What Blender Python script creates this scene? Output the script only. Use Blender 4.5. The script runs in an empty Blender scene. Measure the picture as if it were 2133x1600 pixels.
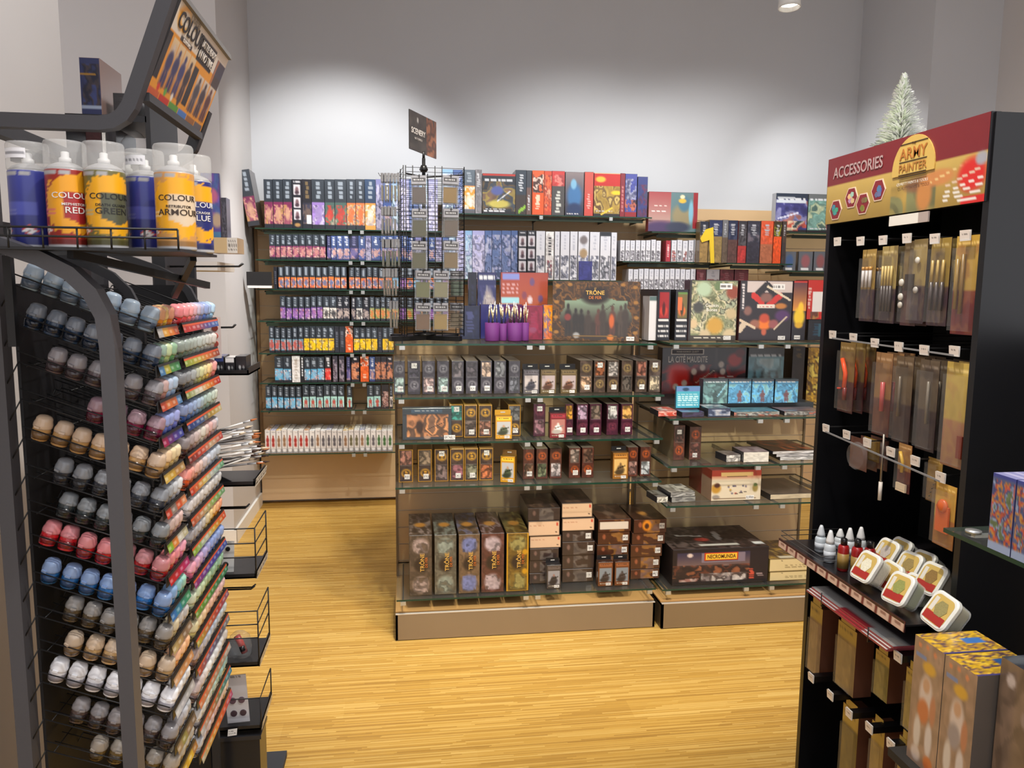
import bpy, math, random
import numpy as np
from mathutils import Vector, Matrix
S = bpy.context.scene
COL = S.collection
# ---------------------------------------------------------------- camera
EYE = 1.6
F_PX = 1602.0
def cam_axes(yaw=8.0, pitch=7.1, roll=0.52):
    y, p, r = map(math.radians, (yaw, pitch, roll))
    Fw = Vector((math.sin(y)*math.cos(p), math.cos(y)*math.cos(p), -math.sin(p)))
    R0 = Vector((math.cos(y), -math.sin(y), 0)); U0 = R0.cross(Fw)
    return Fw, math.cos(r)*R0+math.sin(r)*U0, -math.sin(r)*R0+math.cos(r)*U0
FW, RT, UP = cam_axes()
cd = bpy.data.cameras.new('camera'); cam = bpy.data.objects.new('camera', cd); COL.objects.link(cam)
cam.matrix_world = Matrix(((RT.x, UP.x, -FW.x, 0), (RT.y, UP.y, -FW.y, 0), (RT.z, UP.z, -FW.z, EYE), (0, 0, 0, 1)))
cd.sensor_fit = 'HORIZONTAL'; cd.sensor_width = 36.0; cd.lens = 36.0*F_PX/2133.0; cd.clip_start = 0.05; cd.clip_end = 60
S.camera = cam
# plan positions are measured from sight lines onto real planes of the room (X, Y or Z = const)
def _ray(px, py): return FW + (px-1066.5)/F_PX*RT + (800-py)/F_PX*UP
def atX(px, py, X): d = _ray(px, py); t = X/d.x; return Vector((X, d.y*t, EYE+d.z*t))
def atY(px, py, Y): d = _ray(px, py); t = Y/d.y; return Vector((d.x*t, Y, EYE+d.z*t))
def atZ(px, py, Z): d = _ray(px, py); t = (Z-EYE)/d.z; return Vector((d.x*t, d.y*t, Z))
# ---------------------------------------------------------------- world, exposure
S.view_settings.view_transform = 'Standard'; S.view_settings.look = 'None'
S.view_settings.exposure = 0.40; S.view_settings.gamma = 1.0; S.view_settings.use_curve_mapping = False
S.cycles.max_bounces = 8; S.cycles.diffuse_bounces = 4; S.cycles.glossy_bounces = 4
S.cycles.transparent_max_bounces = 24; S.cycles.transmission_bounces = 4
S.cycles.sample_clamp_indirect = 4.0; S.cycles.caustics_reflective = False; S.cycles.caustics_refractive = False
W = bpy.data.worlds.new('world'); S.world = W; W.use_nodes = True
W.node_tree.nodes['Background'].inputs[0].default_value = (0.95, 0.945, 0.985, 1)
W.node_tree.nodes['Background'].inputs[1].default_value = 1.0
def spot(name, loc, aim, power, size=60, blend=0.5, col=(1, 0.86, 0.7), rad=0.04):
    l = bpy.data.lights.new(name, 'SPOT'); l.energy = power; l.spot_size = math.radians(size); l.spot_blend = blend
    l.color = col; l.shadow_soft_size = rad
    o = bpy.data.objects.new(name, l); COL.objects.link(o); o.location = loc
    o.rotation_euler = (Vector(aim)-Vector(loc)).to_track_quat('-Z', 'Y').to_euler(); return o
NEU = (0.985, 0.985, 0.955)
LAMPS = [  # where, at what, power, cone, colour, softness : the track spotlights under the ceiling, plus one added for the left wall
    ((2.149, 4.275, 3.13), (2.4, 5.8, 1.75), 52, 100, NEU, .9),
    ((1.044, 4.364, 3.185), (1.2, 5.8, 1.75), 50, 100, NEU, .9),
    ((-0.25, 4.35, 3.2), (-0.45, 5.8, 1.9), 105, 84, NEU, .7),
    ((2.6, 5.05, 3.2), (3.5, 5.6, 1.7), 34, 100, NEU, .9),
    ((1.6, 4.3, 3.2), (1.7, 5.8, 1.75), 30, 100, NEU, .9),
    ((0.1, 4.5, 3.2), (-1.06, 5.2, 1.0), 110, 50, NEU, .8),
    ((0.3, 1.9, 3.3), (0.5, 3.5, 1.0), 150, 64, (1, 0.93, 0.82), .6),
    ((1.5, 1.9, 3.3), (1.5, 3.5, 0.9), 105, 62, (1, 0.93, 0.82), .6),
    ((0.4, 1.6, 3.3), (-1.6, 2.9, 2.4), 60, 80, NEU, .9),  # unseen spot, added to brighten the near left wall and pier
    ((2.6, 2.4, 3.3), (4.02, 3.9, 2.4), 30, 50, NEU, .9),
    ((0.2, 3.0, 3.3), (-0.6, 4.3, 0.0), 100, 70, (1, 0.93, 0.82), .6),
    ((0.6, 1.6, 3.3), (0.4, 2.3, 0.0), 130, 80, (1, 0.93, 0.82), .6),
    ((0.7, 0.7, 3.2), (-0.5, 1.45, 1.3), 80, 60, (1, 0.95, 0.88), .6),
    ((0.2, 0.6, 3.2), (1.25, 1.8, 1.2), 40, 60, (1, 0.94, 0.86), .6),
]
for i, (lo, ai, pw, sz, cc, bl) in enumerate(LAMPS): spot('spot_light', lo, ai, pw, sz, bl, cc)
# ---------------------------------------------------------------- helpers
def lin(c):
    c = [v/255.0 for v in c[:3]]
    return tuple(v/12.92 if v <= 0.04045 else ((v+0.055)/1.055)**2.4 for v in c)
class MB:
    def __init__(s): s.v = []; s.f = []; s.c = []; s.m = []; s.sm = []
    def add(s, vs, fs, c, mi=0, smooth=False):
        n = len(s.v); s.v += [tuple(p) for p in vs]; lc = lin(c); s.c += [lc]*len(vs)
        for f in fs: s.f.append(tuple(n+i for i in f)); s.m.append(mi); s.sm.append(smooth)
        return s
    def box(s, x0, x1, y0, y1, z0, z1, c, mi=0, skip=''):
        vs = [(x0,y0,z0),(x1,y0,z0),(x1,y1,z0),(x0,y1,z0),(x0,y0,z1),(x1,y0,z1),(x1,y1,z1),(x0,y1,z1)]
        fs = {'b':(0,3,2,1),'t':(4,5,6,7),'f':(0,1,5,4),'r':(1,2,6,5),'k':(2,3,7,6),'l':(3,0,4,7)}
        return s.add(vs, [f for k, f in fs.items() if k not in skip], c, mi)
    def quad(s, a, b, c_, d, c, mi=0): return s.add([a, b, c_, d], [(0, 1, 2, 3)], c, mi)
    def bar(s, p, q, w, h, c, mi=0, up=(0, 0, 1)):
        p = Vector(p); q = Vector(q); d = (q-p).normalized(); u = Vector(up)
        if abs(d.dot(u)) > 0.99: u = Vector((1, 0, 0))
        a = d.cross(u).normalized()*w/2; b = a.normalized().cross(d).normalized()*h/2
        vs = [p-a-b, p+a-b, p+a+b, p-a+b, q-a-b, q+a-b, q+a+b, q-a+b]
        return s.add(vs, [(0,1,2,3),(7,6,5,4),(0,4,5,1),(1,5,6,2),(2,6,7,3),(3,7,4,0)], c, mi)
    def ribbon(s, pts, w, h, c, wdir=(0, 1, 0), mi=0):
        """rectangular section swept along pts; wdir: direction of the width"""
        pts = [Vector(p) for p in pts]; wd = Vector(wdir).normalized(); n0 = len(pts); vs = []
        for i, p in enumerate(pts):
            d = (pts[min(i+1, n0-1)]-pts[max(i-1, 0)]).normalized(); nn = wd.cross(d).normalized()
            vs += [p-wd*w/2-nn*h/2, p+wd*w/2-nn*h/2, p+wd*w/2+nn*h/2, p-wd*w/2+nn*h/2]
        fs = [(0, 1, 2, 3), tuple(4*(n0-1)+k for k in (3, 2, 1, 0))]
        for i in range(n0-1):
            for k in range(4): fs.append((4*i+k, 4*i+4+k, 4*i+4+(k+1) % 4, 4*i+(k+1) % 4))
        return s.add(vs, fs, c, mi)
    def tube(s, pts, r, c, n=6, mi=0):
        pts = [Vector(p) for p in pts]; m = len(pts); vs = []; ref = None
        for i, p in enumerate(pts):
            d = (pts[min(i+1, m-1)]-pts[max(i-1, 0)])
            d = d.normalized() if d.length > 1e-9 else Vector((0, 0, 1))
            if ref is None: ref = Vector((0, 0, 1)) if abs(d.z) < .9 else Vector((1, 0, 0))
            a = d.cross(ref).normalized(); b = a.cross(d).normalized(); ref = b
            vs += [p+a*r*math.cos(2*math.pi*k/n)+b*r*math.sin(2*math.pi*k/n) for k in range(n)]
        fs = [(i*n+k, i*n+(k+1) % n, (i+1)*n+(k+1) % n, (i+1)*n+k) for i in range(m-1) for k in range(n)]
        fs += [tuple(range(n-1, -1, -1)), tuple((m-1)*n+k for k in range(n))]
        return s.add(vs, fs, c, mi, True)
    def lathe(s, prof, c, n=16, o=(0, 0, 0), mi=0, sx=1, sy=1, cols=None):
        o = Vector(o); vs = []; base = len(s.v)
        for (r, z) in prof: vs += [(o.x+sx*r*math.cos(2*math.pi*k/n), o.y+sy*r*math.sin(2*math.pi*k/n), o.z+z) for k in range(n)]
        fs = [(i*n+k, i*n+(k+1) % n, (i+1)*n+(k+1) % n, (i+1)*n+k) for i in range(len(prof)-1) for k in range(n)]
        fs += [tuple(range(n-1, -1, -1)), tuple((len(prof)-1)*n+k for k in range(n))]
        s.add(vs, fs, c, mi, True)
        if cols:
            for i in range(len(prof)):
                for k in range(n): s.c[base+i*n+k] = lin(cols[i] if not callable(cols[i]) else cols[i](k/n))
        return s
    def sheet(s, A, o, ux, uz, mi=0):
        """picture A (rows from the top) laid on the plane o + u*ux + v*uz"""
        h, w = A.shape[:2]; o = Vector(o); ux = Vector(ux); uz = Vector(uz); n = len(s.v)
        for j in range(h):
            for i in range(w):
                p = o + ux*(i/(w-1)) + uz*(1-j/(h-1)); s.v.append(tuple(p))
        L = np.clip(A, 0, 255)/255.0; L = np.where(L <= 0.04045, L/12.92, ((L+0.055)/1.055)**2.4)
        s.c += [tuple(x) for x in L.reshape(-1, 3).tolist()]
        for j in range(h-1):
            for i in range(w-1):
                a = n+j*w+i; s.f.append((a, a+w, a+w+1, a+1)); s.m.append(mi); s.sm.append(False)
        return s
    def build(s, name, mat, parent=None, loc=None, rz=0.0):
        me = bpy.data.meshes.new(name); me.from_pydata(s.v, [], s.f)
        mats = mat if isinstance(mat, (list, tuple)) else [mat]
        for m in mats: me.materials.append(m)
        me.polygons.foreach_set('material_index', s.m); me.polygons.foreach_set('use_smooth', s.sm)
        ca = me.color_attributes.new('Col', 'FLOAT_COLOR', 'POINT')
        arr = np.ones((len(s.v), 4), dtype=np.float32); arr[:, :3] = np.array(s.c, dtype=np.float32); ca.data.foreach_set('color', arr.ravel())
        me.update(); return link(name, me, parent, loc, rz)
def link(name, data, parent=None, loc=None, rz=0.0):
    o = bpy.data.objects.new(name, data); COL.objects.link(o)
    if parent is not None: o.parent = parent
    if loc is not None: o.location = loc
    if rz: o.rotation_euler = (0, 0, rz)
    return o
def empty(name, loc=(0, 0, 0), rz=0.0): return link(name, None, None, loc, rz)
def tag(o, label=None, cat=None, group=None, kind=None):
    if label: o['label'] = label
    if cat: o['category'] = cat
    if group: o['group'] = group
    if kind: o['kind'] = kind
    return o
def copy_tree(o, parent=None):
    c = o.copy(); COL.objects.link(c)
    if parent is not None: c.parent = parent
    for ch in list(o.children): copy_tree(ch, c)
    return c
ONES = 'first second third fourth fifth sixth seventh eighth ninth tenth eleventh twelfth thirteenth fourteenth fifteenth sixteenth seventeenth eighteenth nineteenth twentieth'.split()
def nth(i):
    if i < 20: return ONES[i]
    return {2: 'twenty', 3: 'thirty', 4: 'forty'}[(i+1)//10]+'-'+ONES[(i+1) % 10-1] if (i+1) % 10 else {3: 'thirtieth', 4: 'fortieth', 5: 'fiftieth'}[(i+1)//10]
# ---------------------------------------------------------------- materials
def nodes(m): m.use_nodes = True; return m.node_tree.nodes, m.node_tree.links
def pmat(name, rough=0.5, metal=0.0, coat=0.0, spec=0.5, noise=0.0, nscale=40.0, src='attr', flat=(1, 1, 1), bump=0.0):
    """principled surface; base colour from the mesh's Col attribute, the object's colour, or one flat colour, with a little noise"""
    m = bpy.data.materials.new(name); N, L = nodes(m); b = N['Principled BSDF']
    b.inputs['Roughness'].default_value = rough; b.inputs['Metallic'].default_value = metal
    b.inputs['Coat Weight'].default_value = coat; b.inputs['Coat Roughness'].default_value = 0.12; b.inputs['Specular IOR Level'].default_value = spec
    if src == 'attr': a = N.new('ShaderNodeAttribute'); a.attribute_name = 'Col'; out = a.outputs['Color']
    elif src == 'obj':
        a = N.new('ShaderNodeAttribute'); a.attribute_name = 'Col'; oi = N.new('ShaderNodeObjectInfo')
        mx = N.new('ShaderNodeMix'); mx.data_type = 'RGBA'; mx.blend_type = 'MULTIPLY'; mx.inputs[0].default_value = 1
        L.new(a.outputs['Color'], mx.inputs[6]); L.new(oi.outputs['Color'], mx.inputs[7]); out = mx.outputs[2]
    else: a = N.new('ShaderNodeRGB'); a.outputs[0].default_value = (*lin(flat), 1); out = a.outputs[0]
    if noise:
        t = N.new('ShaderNodeTexNoise'); t.inputs['Scale'].default_value = nscale; t.inputs['Detail'].default_value = 3
        tc = N.new('ShaderNodeTexCoord'); L.new(tc.outputs['Object'], t.inputs['Vector'])
        mr = N.new('ShaderNodeMapRange'); mr.inputs[3].default_value = 1-noise; mr.inputs[4].default_value = 1+noise; L.new(t.outputs['Fac'], mr.inputs[0])
        h = N.new('ShaderNodeHueSaturation'); L.new(out, h.inputs['Color']); L.new(mr.outputs[0], h.inputs['Value']); out = h.outputs[0]
        if bump:
            bp = N.new('ShaderNodeBump'); bp.inputs['Strength'].default_value = bump; bp.inputs['Distance'].default_value = 0.002
            L.new(t.outputs['Fac'], bp.inputs['Height']); L.new(bp.outputs[0], b.inputs['Normal'])
    L.new(out, b.inputs['Base Color']); return m
PRINT = pmat('printed_card', 0.42, noise=0.05, nscale=30, coat=0.15)
WRAP = pmat('shrink_wrapped_card', 0.3, noise=0.05, nscale=20, coat=0.5)
MATTE = pmat('matte_surface', 0.75, noise=0.04)
PLAST = pmat('moulded_plastic', 0.28, noise=0.03)
DARKMETAL = pmat('powder_coated_metal', 0.45, noise=0.06, nscale=200)
STEEL = pmat('brushed_steel', 0.36, metal=0.75, noise=0.06, nscale=8)
BOARD = pmat('slatwall_board', 0.5, noise=0.05, nscale=6)
POT = pmat('tinted_plastic', 0.25, src='obj', coat=0.3, noise=0.08, nscale=60)
WALLM = pmat('painted_plaster', 0.85, noise=0.02, nscale=3, bump=0.05)
def clear(name, tint=(1, 1, 1), opac=0.12, rough=0.08, col=(0.9, 0.9, 0.9)):
    m = bpy.data.materials.new(name); N, L = nodes(m); N.remove(N['Principled BSDF']); o = N['Material Output']
    tr = N.new('ShaderNodeBsdfTransparent'); tr.inputs[0].default_value = (*tint, 1)
    gl = N.new('ShaderNodeBsdfGlossy'); gl.inputs['Roughness'].default_value = rough
    df = N.new('ShaderNodeBsdfDiffuse'); df.inputs[0].default_value = (*col, 1)
    a = N.new('ShaderNodeMixShader'); a.inputs[0].default_value = opac; L.new(tr.outputs[0], a.inputs[1]); L.new(df.outputs[0], a.inputs[2])
    fr = N.new('ShaderNodeLayerWeight'); fr.inputs[0].default_value = 0.25
    mr = N.new('ShaderNodeMapRange'); mr.inputs[3].default_value = 0.04; mr.inputs[4].default_value = 0.75; L.new(fr.outputs['Facing'], mr.inputs[0])
    pw = N.new('ShaderNodeMath'); pw.operation = 'MULTIPLY'; L.new(mr.outputs[0], pw.inputs[0]); L.new(mr.outputs[0], pw.inputs[1])
    b = N.new('ShaderNodeMixShader'); L.new(pw.outputs[0], b.inputs[0]); L.new(a.outputs[0], b.inputs[1]); L.new(gl.outputs[0], b.inputs[2])
    L.new(b.outputs[0], o.inputs[0]); return m
GLASS = clear('shelf_glass', (0.95, 0.98, 0.96), 0.02)
CLEAR = clear('clear_plastic', (0.96, 0.96, 0.95), 0.03)
FROST = clear('frosted_cap_plastic', (0.97, 0.97, 0.96), 0.26, 0.2, (0.92, 0.92, 0.91))
BAG = clear('clear_bag_film', (0.95, 0.96, 0.97), 0.07, 0.12)
GEDGE = pmat('glass_edge', 0.2, src='flat', flat=(28, 62, 48))
_flat = {}
def flat(c, rough=0.5):
    if (c, rough) not in _flat: _flat[(c, rough)] = pmat('ink', rough, src='flat', flat=c, noise=0.03)
    return _flat[(c, rough)]
def text(body, size, loc, rot, c, parent=None, name='lettering', align='CENTER', sx=1.0, ext=0.0003, shear=0.0):
    cu = bpy.data.curves.new(name, 'FONT'); cu.body = body; cu.size = size; cu.align_x = align; cu.align_y = 'CENTER'; cu.extrude = ext; cu.shear = shear
    cu.offset = size*(.012 if size > .02 else .004); cu.resolution_u = 3; tmp = bpy.data.objects.new('tmp', cu); me = bpy.data.meshes.new_from_object(tmp); bpy.data.objects.remove(tmp); bpy.data.curves.remove(cu)
    me.transform(Matrix.Diagonal((sx, 1, 1, 1))); me.materials.clear(); me.materials.append(flat(c)); o = link(name, me, parent, loc); o.rotation_euler = rot; return o
# ---------------------------------------------------------------- little painter for printed card
def cv(w, h, c): return np.ones((h, w, 3))*np.array(c, dtype=float)
def _xy(A):
    h, w = A.shape[:2]; return np.meshgrid((np.arange(w)+.5)/w, (np.arange(h)+.5)/h)
def rect(A, x0, y0, x1, y1, c): X, Y = _xy(A); A[(X >= x0) & (X < x1) & (Y >= y0) & (Y < y1)] = c; return A
def grad(A, x0, y0, x1, y1, c0, c1):
    X, Y = _xy(A); m = (X >= x0) & (X < x1) & (Y >= y0) & (Y < y1); t = np.clip((Y-y0)/max(y1-y0, 1e-6), 0, 1)[..., None]
    G = np.array(c0)*(1-t)+np.array(c1)*t; A[m] = G[m]; return A
def blob(A, cx, cy, rx, ry, c, a=1.0, clip=(0, 0, 1, 1)):
    X, Y = _xy(A); d = ((X-cx)/rx)**2+((Y-cy)/ry)**2
    m = np.clip(1.6-1.2*d, 0, 1)*a*((X >= clip[0]) & (X <= clip[2]) & (Y >= clip[1]) & (Y <= clip[3])); m = m[..., None]
    A[:] = A*(1-m)+np.array(c)*m; return A
def field(h, w, ny, nx, rs):
    """smooth random field, ny x nx cells"""
    G = rs.rand(ny+2, nx+2); yy = np.linspace(0, ny, h); xx = np.linspace(0, nx, w); y0 = yy.astype(int); x0 = xx.astype(int); fy = (yy-y0)[:, None]; fx_ = (xx-x0)[None, :]
    return (G[y0][:, x0]*(1-fx_)+G[y0][:, x0+1]*fx_)*(1-fy)+(G[y0+1][:, x0]*(1-fx_)+G[y0+1][:, x0+1]*fx_)*fy
def mott(A, x0, y0, x1, y1, cols, rnd, n=10, s=0.15, a=0.85):
    """brushy patches in the given colours, strongest where a smooth random field crosses its levels"""
    h, w = A.shape[:2]; rs = np.random.RandomState(rnd.randint(0, 10**6)); X, Y = _xy(A)
    cx = max(2, int(.9/max(s, .04)*(x1-x0)**.0)); cy = max(2, int(cx*min(3, h/w)))
    fld = .62*field(h, w, cy, cx, rs)+.38*field(h, w, cy*2, cx*2, rs); lo, hi = np.percentile(fld, 4), np.percentile(fld, 96); t = np.clip((fld-lo)/(hi-lo), 0, .999)
    cols = list(cols); m = len(cols)+1; lv = t*m; idx = lv.astype(int); edge = np.clip((lv-idx)*5, 0, 1)[..., None]
    P = np.concatenate([A[None], np.array([np.ones(A.shape)*np.array(c, dtype=float) for c in cols])])
    cur = np.take_along_axis(P, idx[None, ..., None].repeat(3, -1), 0)[0]; prv = np.take_along_axis(P, np.maximum(idx-1, 0)[None, ..., None].repeat(3, -1), 0)[0]
    out = prv*(1-edge)+cur*edge; out = out*(0.82+.36*field(h, w, min(h, cy*3), min(w, cx*3), rs)[..., None])
    reg = ((X >= x0) & (X <= x1) & (Y >= y0) & (Y <= y1))[..., None]*a; A[:] = A*(1-reg)+out*reg; return A
def figure(A, cx, y0, y1, w, c, c2=None):
    """a standing figure: head, torso, legs"""
    h = y1-y0; blob(A, cx, y0+.12*h, .18*w, .10*h, c2 or c); blob(A, cx, y0+.42*h, .42*w, .24*h, c)
    blob(A, cx-.16*w, y0+.8*h, .15*w, .22*h, c); blob(A, cx+.18*w, y0+.8*h, .15*w, .22*h, c); return A
def line(A, x0, y0, x1, y1, th, c):
    X, Y = _xy(A); dx, dy = x1-x0, y1-y0; t = np.clip(((X-x0)*dx+(Y-y0)*dy)/(dx*dx+dy*dy), 0, 1)
    A[((X-x0-t*dx)**2+(Y-y0-t*dy)**2) < th*th] = c; return A
def dashes(A, x0, y0, x1, y1, c, rows, rnd):
    for r in range(rows):
        y = y0+(r+.2)*(y1-y0)/rows; x = x0
        while x < x1:
            d = rnd.uniform(.04, .12)*(x1-x0)*2; rect(A, x, y, min(x+d, x1), y+.55*(y1-y0)/rows, c); x += d+.04
    return A
def vword(A, x0, y0, x1, y1, c, rnd, n=5):
    """a word set sideways up a spine: small bars with gaps"""
    for k in range(n):
        a = y0+(y1-y0)*k/n; b = a+.7*(y1-y0)/n; xa = x0+(x1-x0)*rnd.uniform(0, .25); rect(A, xa, a, x1-(x1-x0)*rnd.uniform(0, .25), b, c)
    return A
# ================================================================ the room
R_ = random.Random(7)
def struct(name, mb, mat): return tag(mb.build(name, mat), kind='structure')
fm = bpy.data.materials.new('bamboo_strip_floor'); N, L = nodes(fm); b = N['Principled BSDF']
tc = N.new('ShaderNodeTexCoord'); sp = N.new('ShaderNodeSeparateXYZ'); L.new(tc.outputs['Object'], sp.inputs[0])
def mth(op, a, b_=None, c_=None):
    n = N.new('ShaderNodeMath'); n.operation = op
    for i, v in enumerate((a, b_, c_)):
        if v is None: continue
        if hasattr(v, 'is_linked') or hasattr(v, 'links'): L.new(v, n.inputs[i])
        else: n.inputs[i].default_value = v
    return n.outputs[0]
def strip_noise(wy, lx, seed):
    row = mth('FLOOR', mth('DIVIDE', sp.outputs[1], wy)); wn = N.new('ShaderNodeTexWhiteNoise'); wn.noise_dimensions = '1D'; L.new(mth('ADD', row, seed), wn.inputs['W'])
    cell = mth('FLOOR', mth('ADD', mth('DIVIDE', sp.outputs[0], lx), mth('MULTIPLY', wn.outputs[0], 7.3)))
    w2 = N.new('ShaderNodeTexWhiteNoise'); w2.noise_dimensions = '2D'; cb = N.new('ShaderNodeCombineXYZ'); L.new(row, cb.inputs[0]); L.new(cell, cb.inputs[1]); L.new(cb.outputs[0], w2.inputs['Vector'])
    return w2.outputs[0]
s1 = strip_noise(0.0055, 0.33, 3.1); s2 = strip_noise(0.125, 1.3, 9.7)
no = N.new('ShaderNodeTexNoise'); mp = N.new('ShaderNodeMapping'); mp.inputs['Scale'].default_value = (3, 260, 1); L.new(tc.outputs['Object'], mp.inputs[0]); L.new(mp.outputs[0], no.inputs['Vector']); no.inputs['Detail'].default_value = 2
mixv = mth('ADD', mth('ADD', mth('MULTIPLY', s1, 0.5), mth('MULTIPLY', no.outputs[0], 0.38)), mth('MULTIPLY', s2, 0.12))
cr = N.new('ShaderNodeValToRGB'); L.new(mixv, cr.inputs[0]); e = cr.color_ramp.elements
e[0].position = 0.12; e[0].color = (*lin((164, 122, 54)), 1); e[1].position = 0.9; e[1].color = (*lin((228, 192, 112)), 1)
k = cr.color_ramp.elements.new(0.5); k.color = (*lin((200, 156, 72)), 1)
seam = mth('LESS_THAN', mth('FRACT', mth('DIVIDE', sp.outputs[1], 0.125)), 0.012)
mxs = N.new('ShaderNodeMix'); mxs.data_type = 'RGBA'; L.new(mth('MULTIPLY', seam, 0.5), mxs.inputs[0]); L.new(cr.outputs[0], mxs.inputs[6]); mxs.inputs[7].default_value = (*lin((96, 62, 26)), 1)
L.new(mxs.outputs[2], b.inputs['Base Color']); b.inputs['Roughness'].default_value = 0.42
struct('floor', MB().box(-3.5, 7, -3, 6.5, -0.06, 0, (200, 150, 70)), fm)
WC = (192, 193, 197); WC2 = (200, 196, 195)
struct('ceiling', MB().box(-3.5, 7, 2.2, 6.5, 4.3, 4.4, (210, 208, 206)), WALLM)
struct('wall_back', MB().box(-1.5, 5.2, 5.8, 5.95, 0, 4.3, WC), WALLM)
struct('wall_left', MB().box(-3.2, -1.06, 4.84, 5.8, 0, 4.3, WC2), WALLM)       # pier whose front looks down the aisle
struct('wall_left_near', MB().box(-3.2, -1.03, -0.6, 2.62, 0, 4.3, WC2), WALLM)
struct('wall_right', MB().box(3.52, 4.6, 4.95, 5.8, 0, 4.3, WC), WALLM)
struct('wall_right_near', MB().box(4.02, 4.6, -0.5, 4.95, 0, 4.3, WC2), WALLM)
struct('baseboard_left', MB().box(-1.06, -1.045, 4.83, 5.72, 0, 0.09, (232, 228, 222)).box(-3.0, -1.045, 4.825, 4.84, 0, 0.09, (232, 228, 222)), MATTE)
# ---------------------------------------------------------------- track lights
def lamp_can(lo, ai, label):
    r = empty('spotlight', lo); d = (Vector(ai)-Vector(lo)).normalized(); r.rotation_euler = d.to_track_quat('-Z', 'Y').to_euler()
    tag(r, label, 'spotlight', 'track spotlights under the ceiling')
    MB().tube([(0, 0, .16), (0, 0, 1.05)], .012, (210, 210, 208), 8).build('stem', PLAST, r)
    MB().lathe([(0.03, 0.17), (0.055, 0.16), (0.06, 0.03), (0.062, 0.005), (0.056, 0.005), (0.055, 0.03)], (225, 225, 222), 20).build('housing', PLAST, r)
    m = bpy.data.materials.get('lamp_glow')
    if not m:
        m = bpy.data.materials.new('lamp_glow'); N, L = nodes(m); N['Principled BSDF'].inputs['Emission Color'].default_value = (1, 0.95, 0.88, 1); N['Principled BSDF'].inputs['Emission Strength'].default_value = 14
    MB().lathe([(0.0001, 0.031), (0.052, 0.030)], (255, 255, 255), 20).build('lamp', m, r)
    return r
for (lo, ai, *_), lb in zip(LAMPS[:2], ('white spotlight lit above the back wall, shining at the top edge', 'white spotlight over the middle of the back wall')):
    lamp_can(Vector(lo)+Vector((0, 0, .035)), Vector(lo)+Vector((0, -.06, -1)), lb)
# ---------------------------------------------------------------- slatwall and shelving fixtures
TAN = (206, 172, 130); TAN2 = (188, 150, 108)
def slat_panel(mb, x0, x1, y, z0, z1, pitch=0.1, c=TAN):
    """boards with a real groove between them, lying in front of plane y"""
    mb.box(x0, x1, y+0.006, y+0.02, z0, z1, (222, 206, 180))
    z = z0
    while z < z1-0.01:
        mb.box(x0, x1, y, y+0.0065, z, min(z+pitch-0.006, z1), c); z += pitch
    return mb
def glass_shelf(name, parent, x0, x1, y0, y1, z, t=0.008):
    mb = MB(); mb.box(x0, x1, y0, y1, z-t, z, (255, 255, 255), 0, 'flrk')
    mb.box(x0, x1, y0, y1, z-t, z, (40, 80, 62), 1, 'bt')
    return mb.build(name, [GLASS, GEDGE], parent)
def bracket(mb, x, yf, yb, z, c=(20, 24, 22)):
    t = 0.006; vs = []
    for xx in (x-t/2, x+t/2): vs += [(xx, yb, z-0.012), (xx, yf+0.03, z-0.012), (xx, yf+0.02, z-0.02), (xx, yb, z-0.030)]
    return mb.add(vs, [(0, 1, 2, 3), (7, 6, 5, 4), (0, 4, 5, 1), (1, 5, 6, 2), (2, 6, 7, 3), (3, 7, 4, 0)], c)
# back wall slatwall : panels reach 2.21 m
p = empty('slatwall_panel', (0, 0, 0)); tag(p, 'tan slatwall panel fixed to the back wall behind the small boxes', 'wall panel')
mb = slat_panel(MB(), -1.045, 0.95, 5.755, 0.46, 2.2); mb.box(-1.045, 0.95, 5.72, 5.78, 0.03, 0.46, (212, 184, 148)); mb.build('boards', BOARD, p)
MB().box(-1.05, -1.03, 5.74, 5.79, 0.03, 2.2, (150, 118, 84)).build('edge_trim', MATTE, p)
p = empty('slatwall_panel', (0, 0, 0)); tag(p, 'tan slatwall panel on the back wall beyond the big game boxes', 'wall panel')
slat_panel(MB(), 0.96, 3.49, 5.755, 0.03, 2.215).build('boards', BOARD, p)
BACKZ = [1.987, 1.779, 1.58, 1.365, 1.145, 0.939, 0.745]
SHELF_Y = 5.42
BZ = {}
def wall_shelf(z, x0, x1, yf, label, yb=5.75, splits=(), bcol=(20, 26, 22), rail=True):
    r = empty('glass_shelf', (0, 0, 0)); tag(r, label, 'shelf', 'glass shelves on the back wall')
    glass_shelf('glass_pane', r, x0, x1, yf, yb, z)
    for bx in [x0+0.05, x1-0.05]+list(splits): bracket(MB(), bx, yf, yb, z).build('bracket', DARKMETAL, r)
    if rail: MB().box(x0+0.05, x1-0.05, yf+0.05, yf+0.06, z-0.038, z-0.014, (38, 50, 34)).build('under_rail', DARKMETAL, r)
    for bx in list(splits): MB().box(bx-0.012, bx+0.012, yf-0.004, yf+0.012, z-0.03, z-0.006, (190, 192, 190)).build('clip', STEEL, r)
    return r
for i, z in enumerate(BACKZ):
    wall_shelf(z, -0.985, 0.30, SHELF_Y, 'long glass shelf of small boxes on the back wall, %s from the top' % nth(i), splits=(-0.36, -0.28), rail=i < 4)
wall_shelf(0.44, -1.0, 0.30, SHELF_Y, 'lowest glass shelf on the back wall, holding white model boxes', splits=(-0.36, -0.28), rail=False, yb=5.715)
wall_shelf(2.109, 0.25, 1.75, 5.38, 'glass shelf holding the row of large colourful game boxes', splits=(0.95, 1.45))
wall_shelf(1.66, 0.31, 1.54, 5.38, 'glass shelf holding tall pale blue and white boxes', splits=(0.95, 1.45))
wall_shelf(2.012, 1.76, 2.28, 5.40, 'glass shelf under the big red and grey portrait box', splits=())
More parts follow.
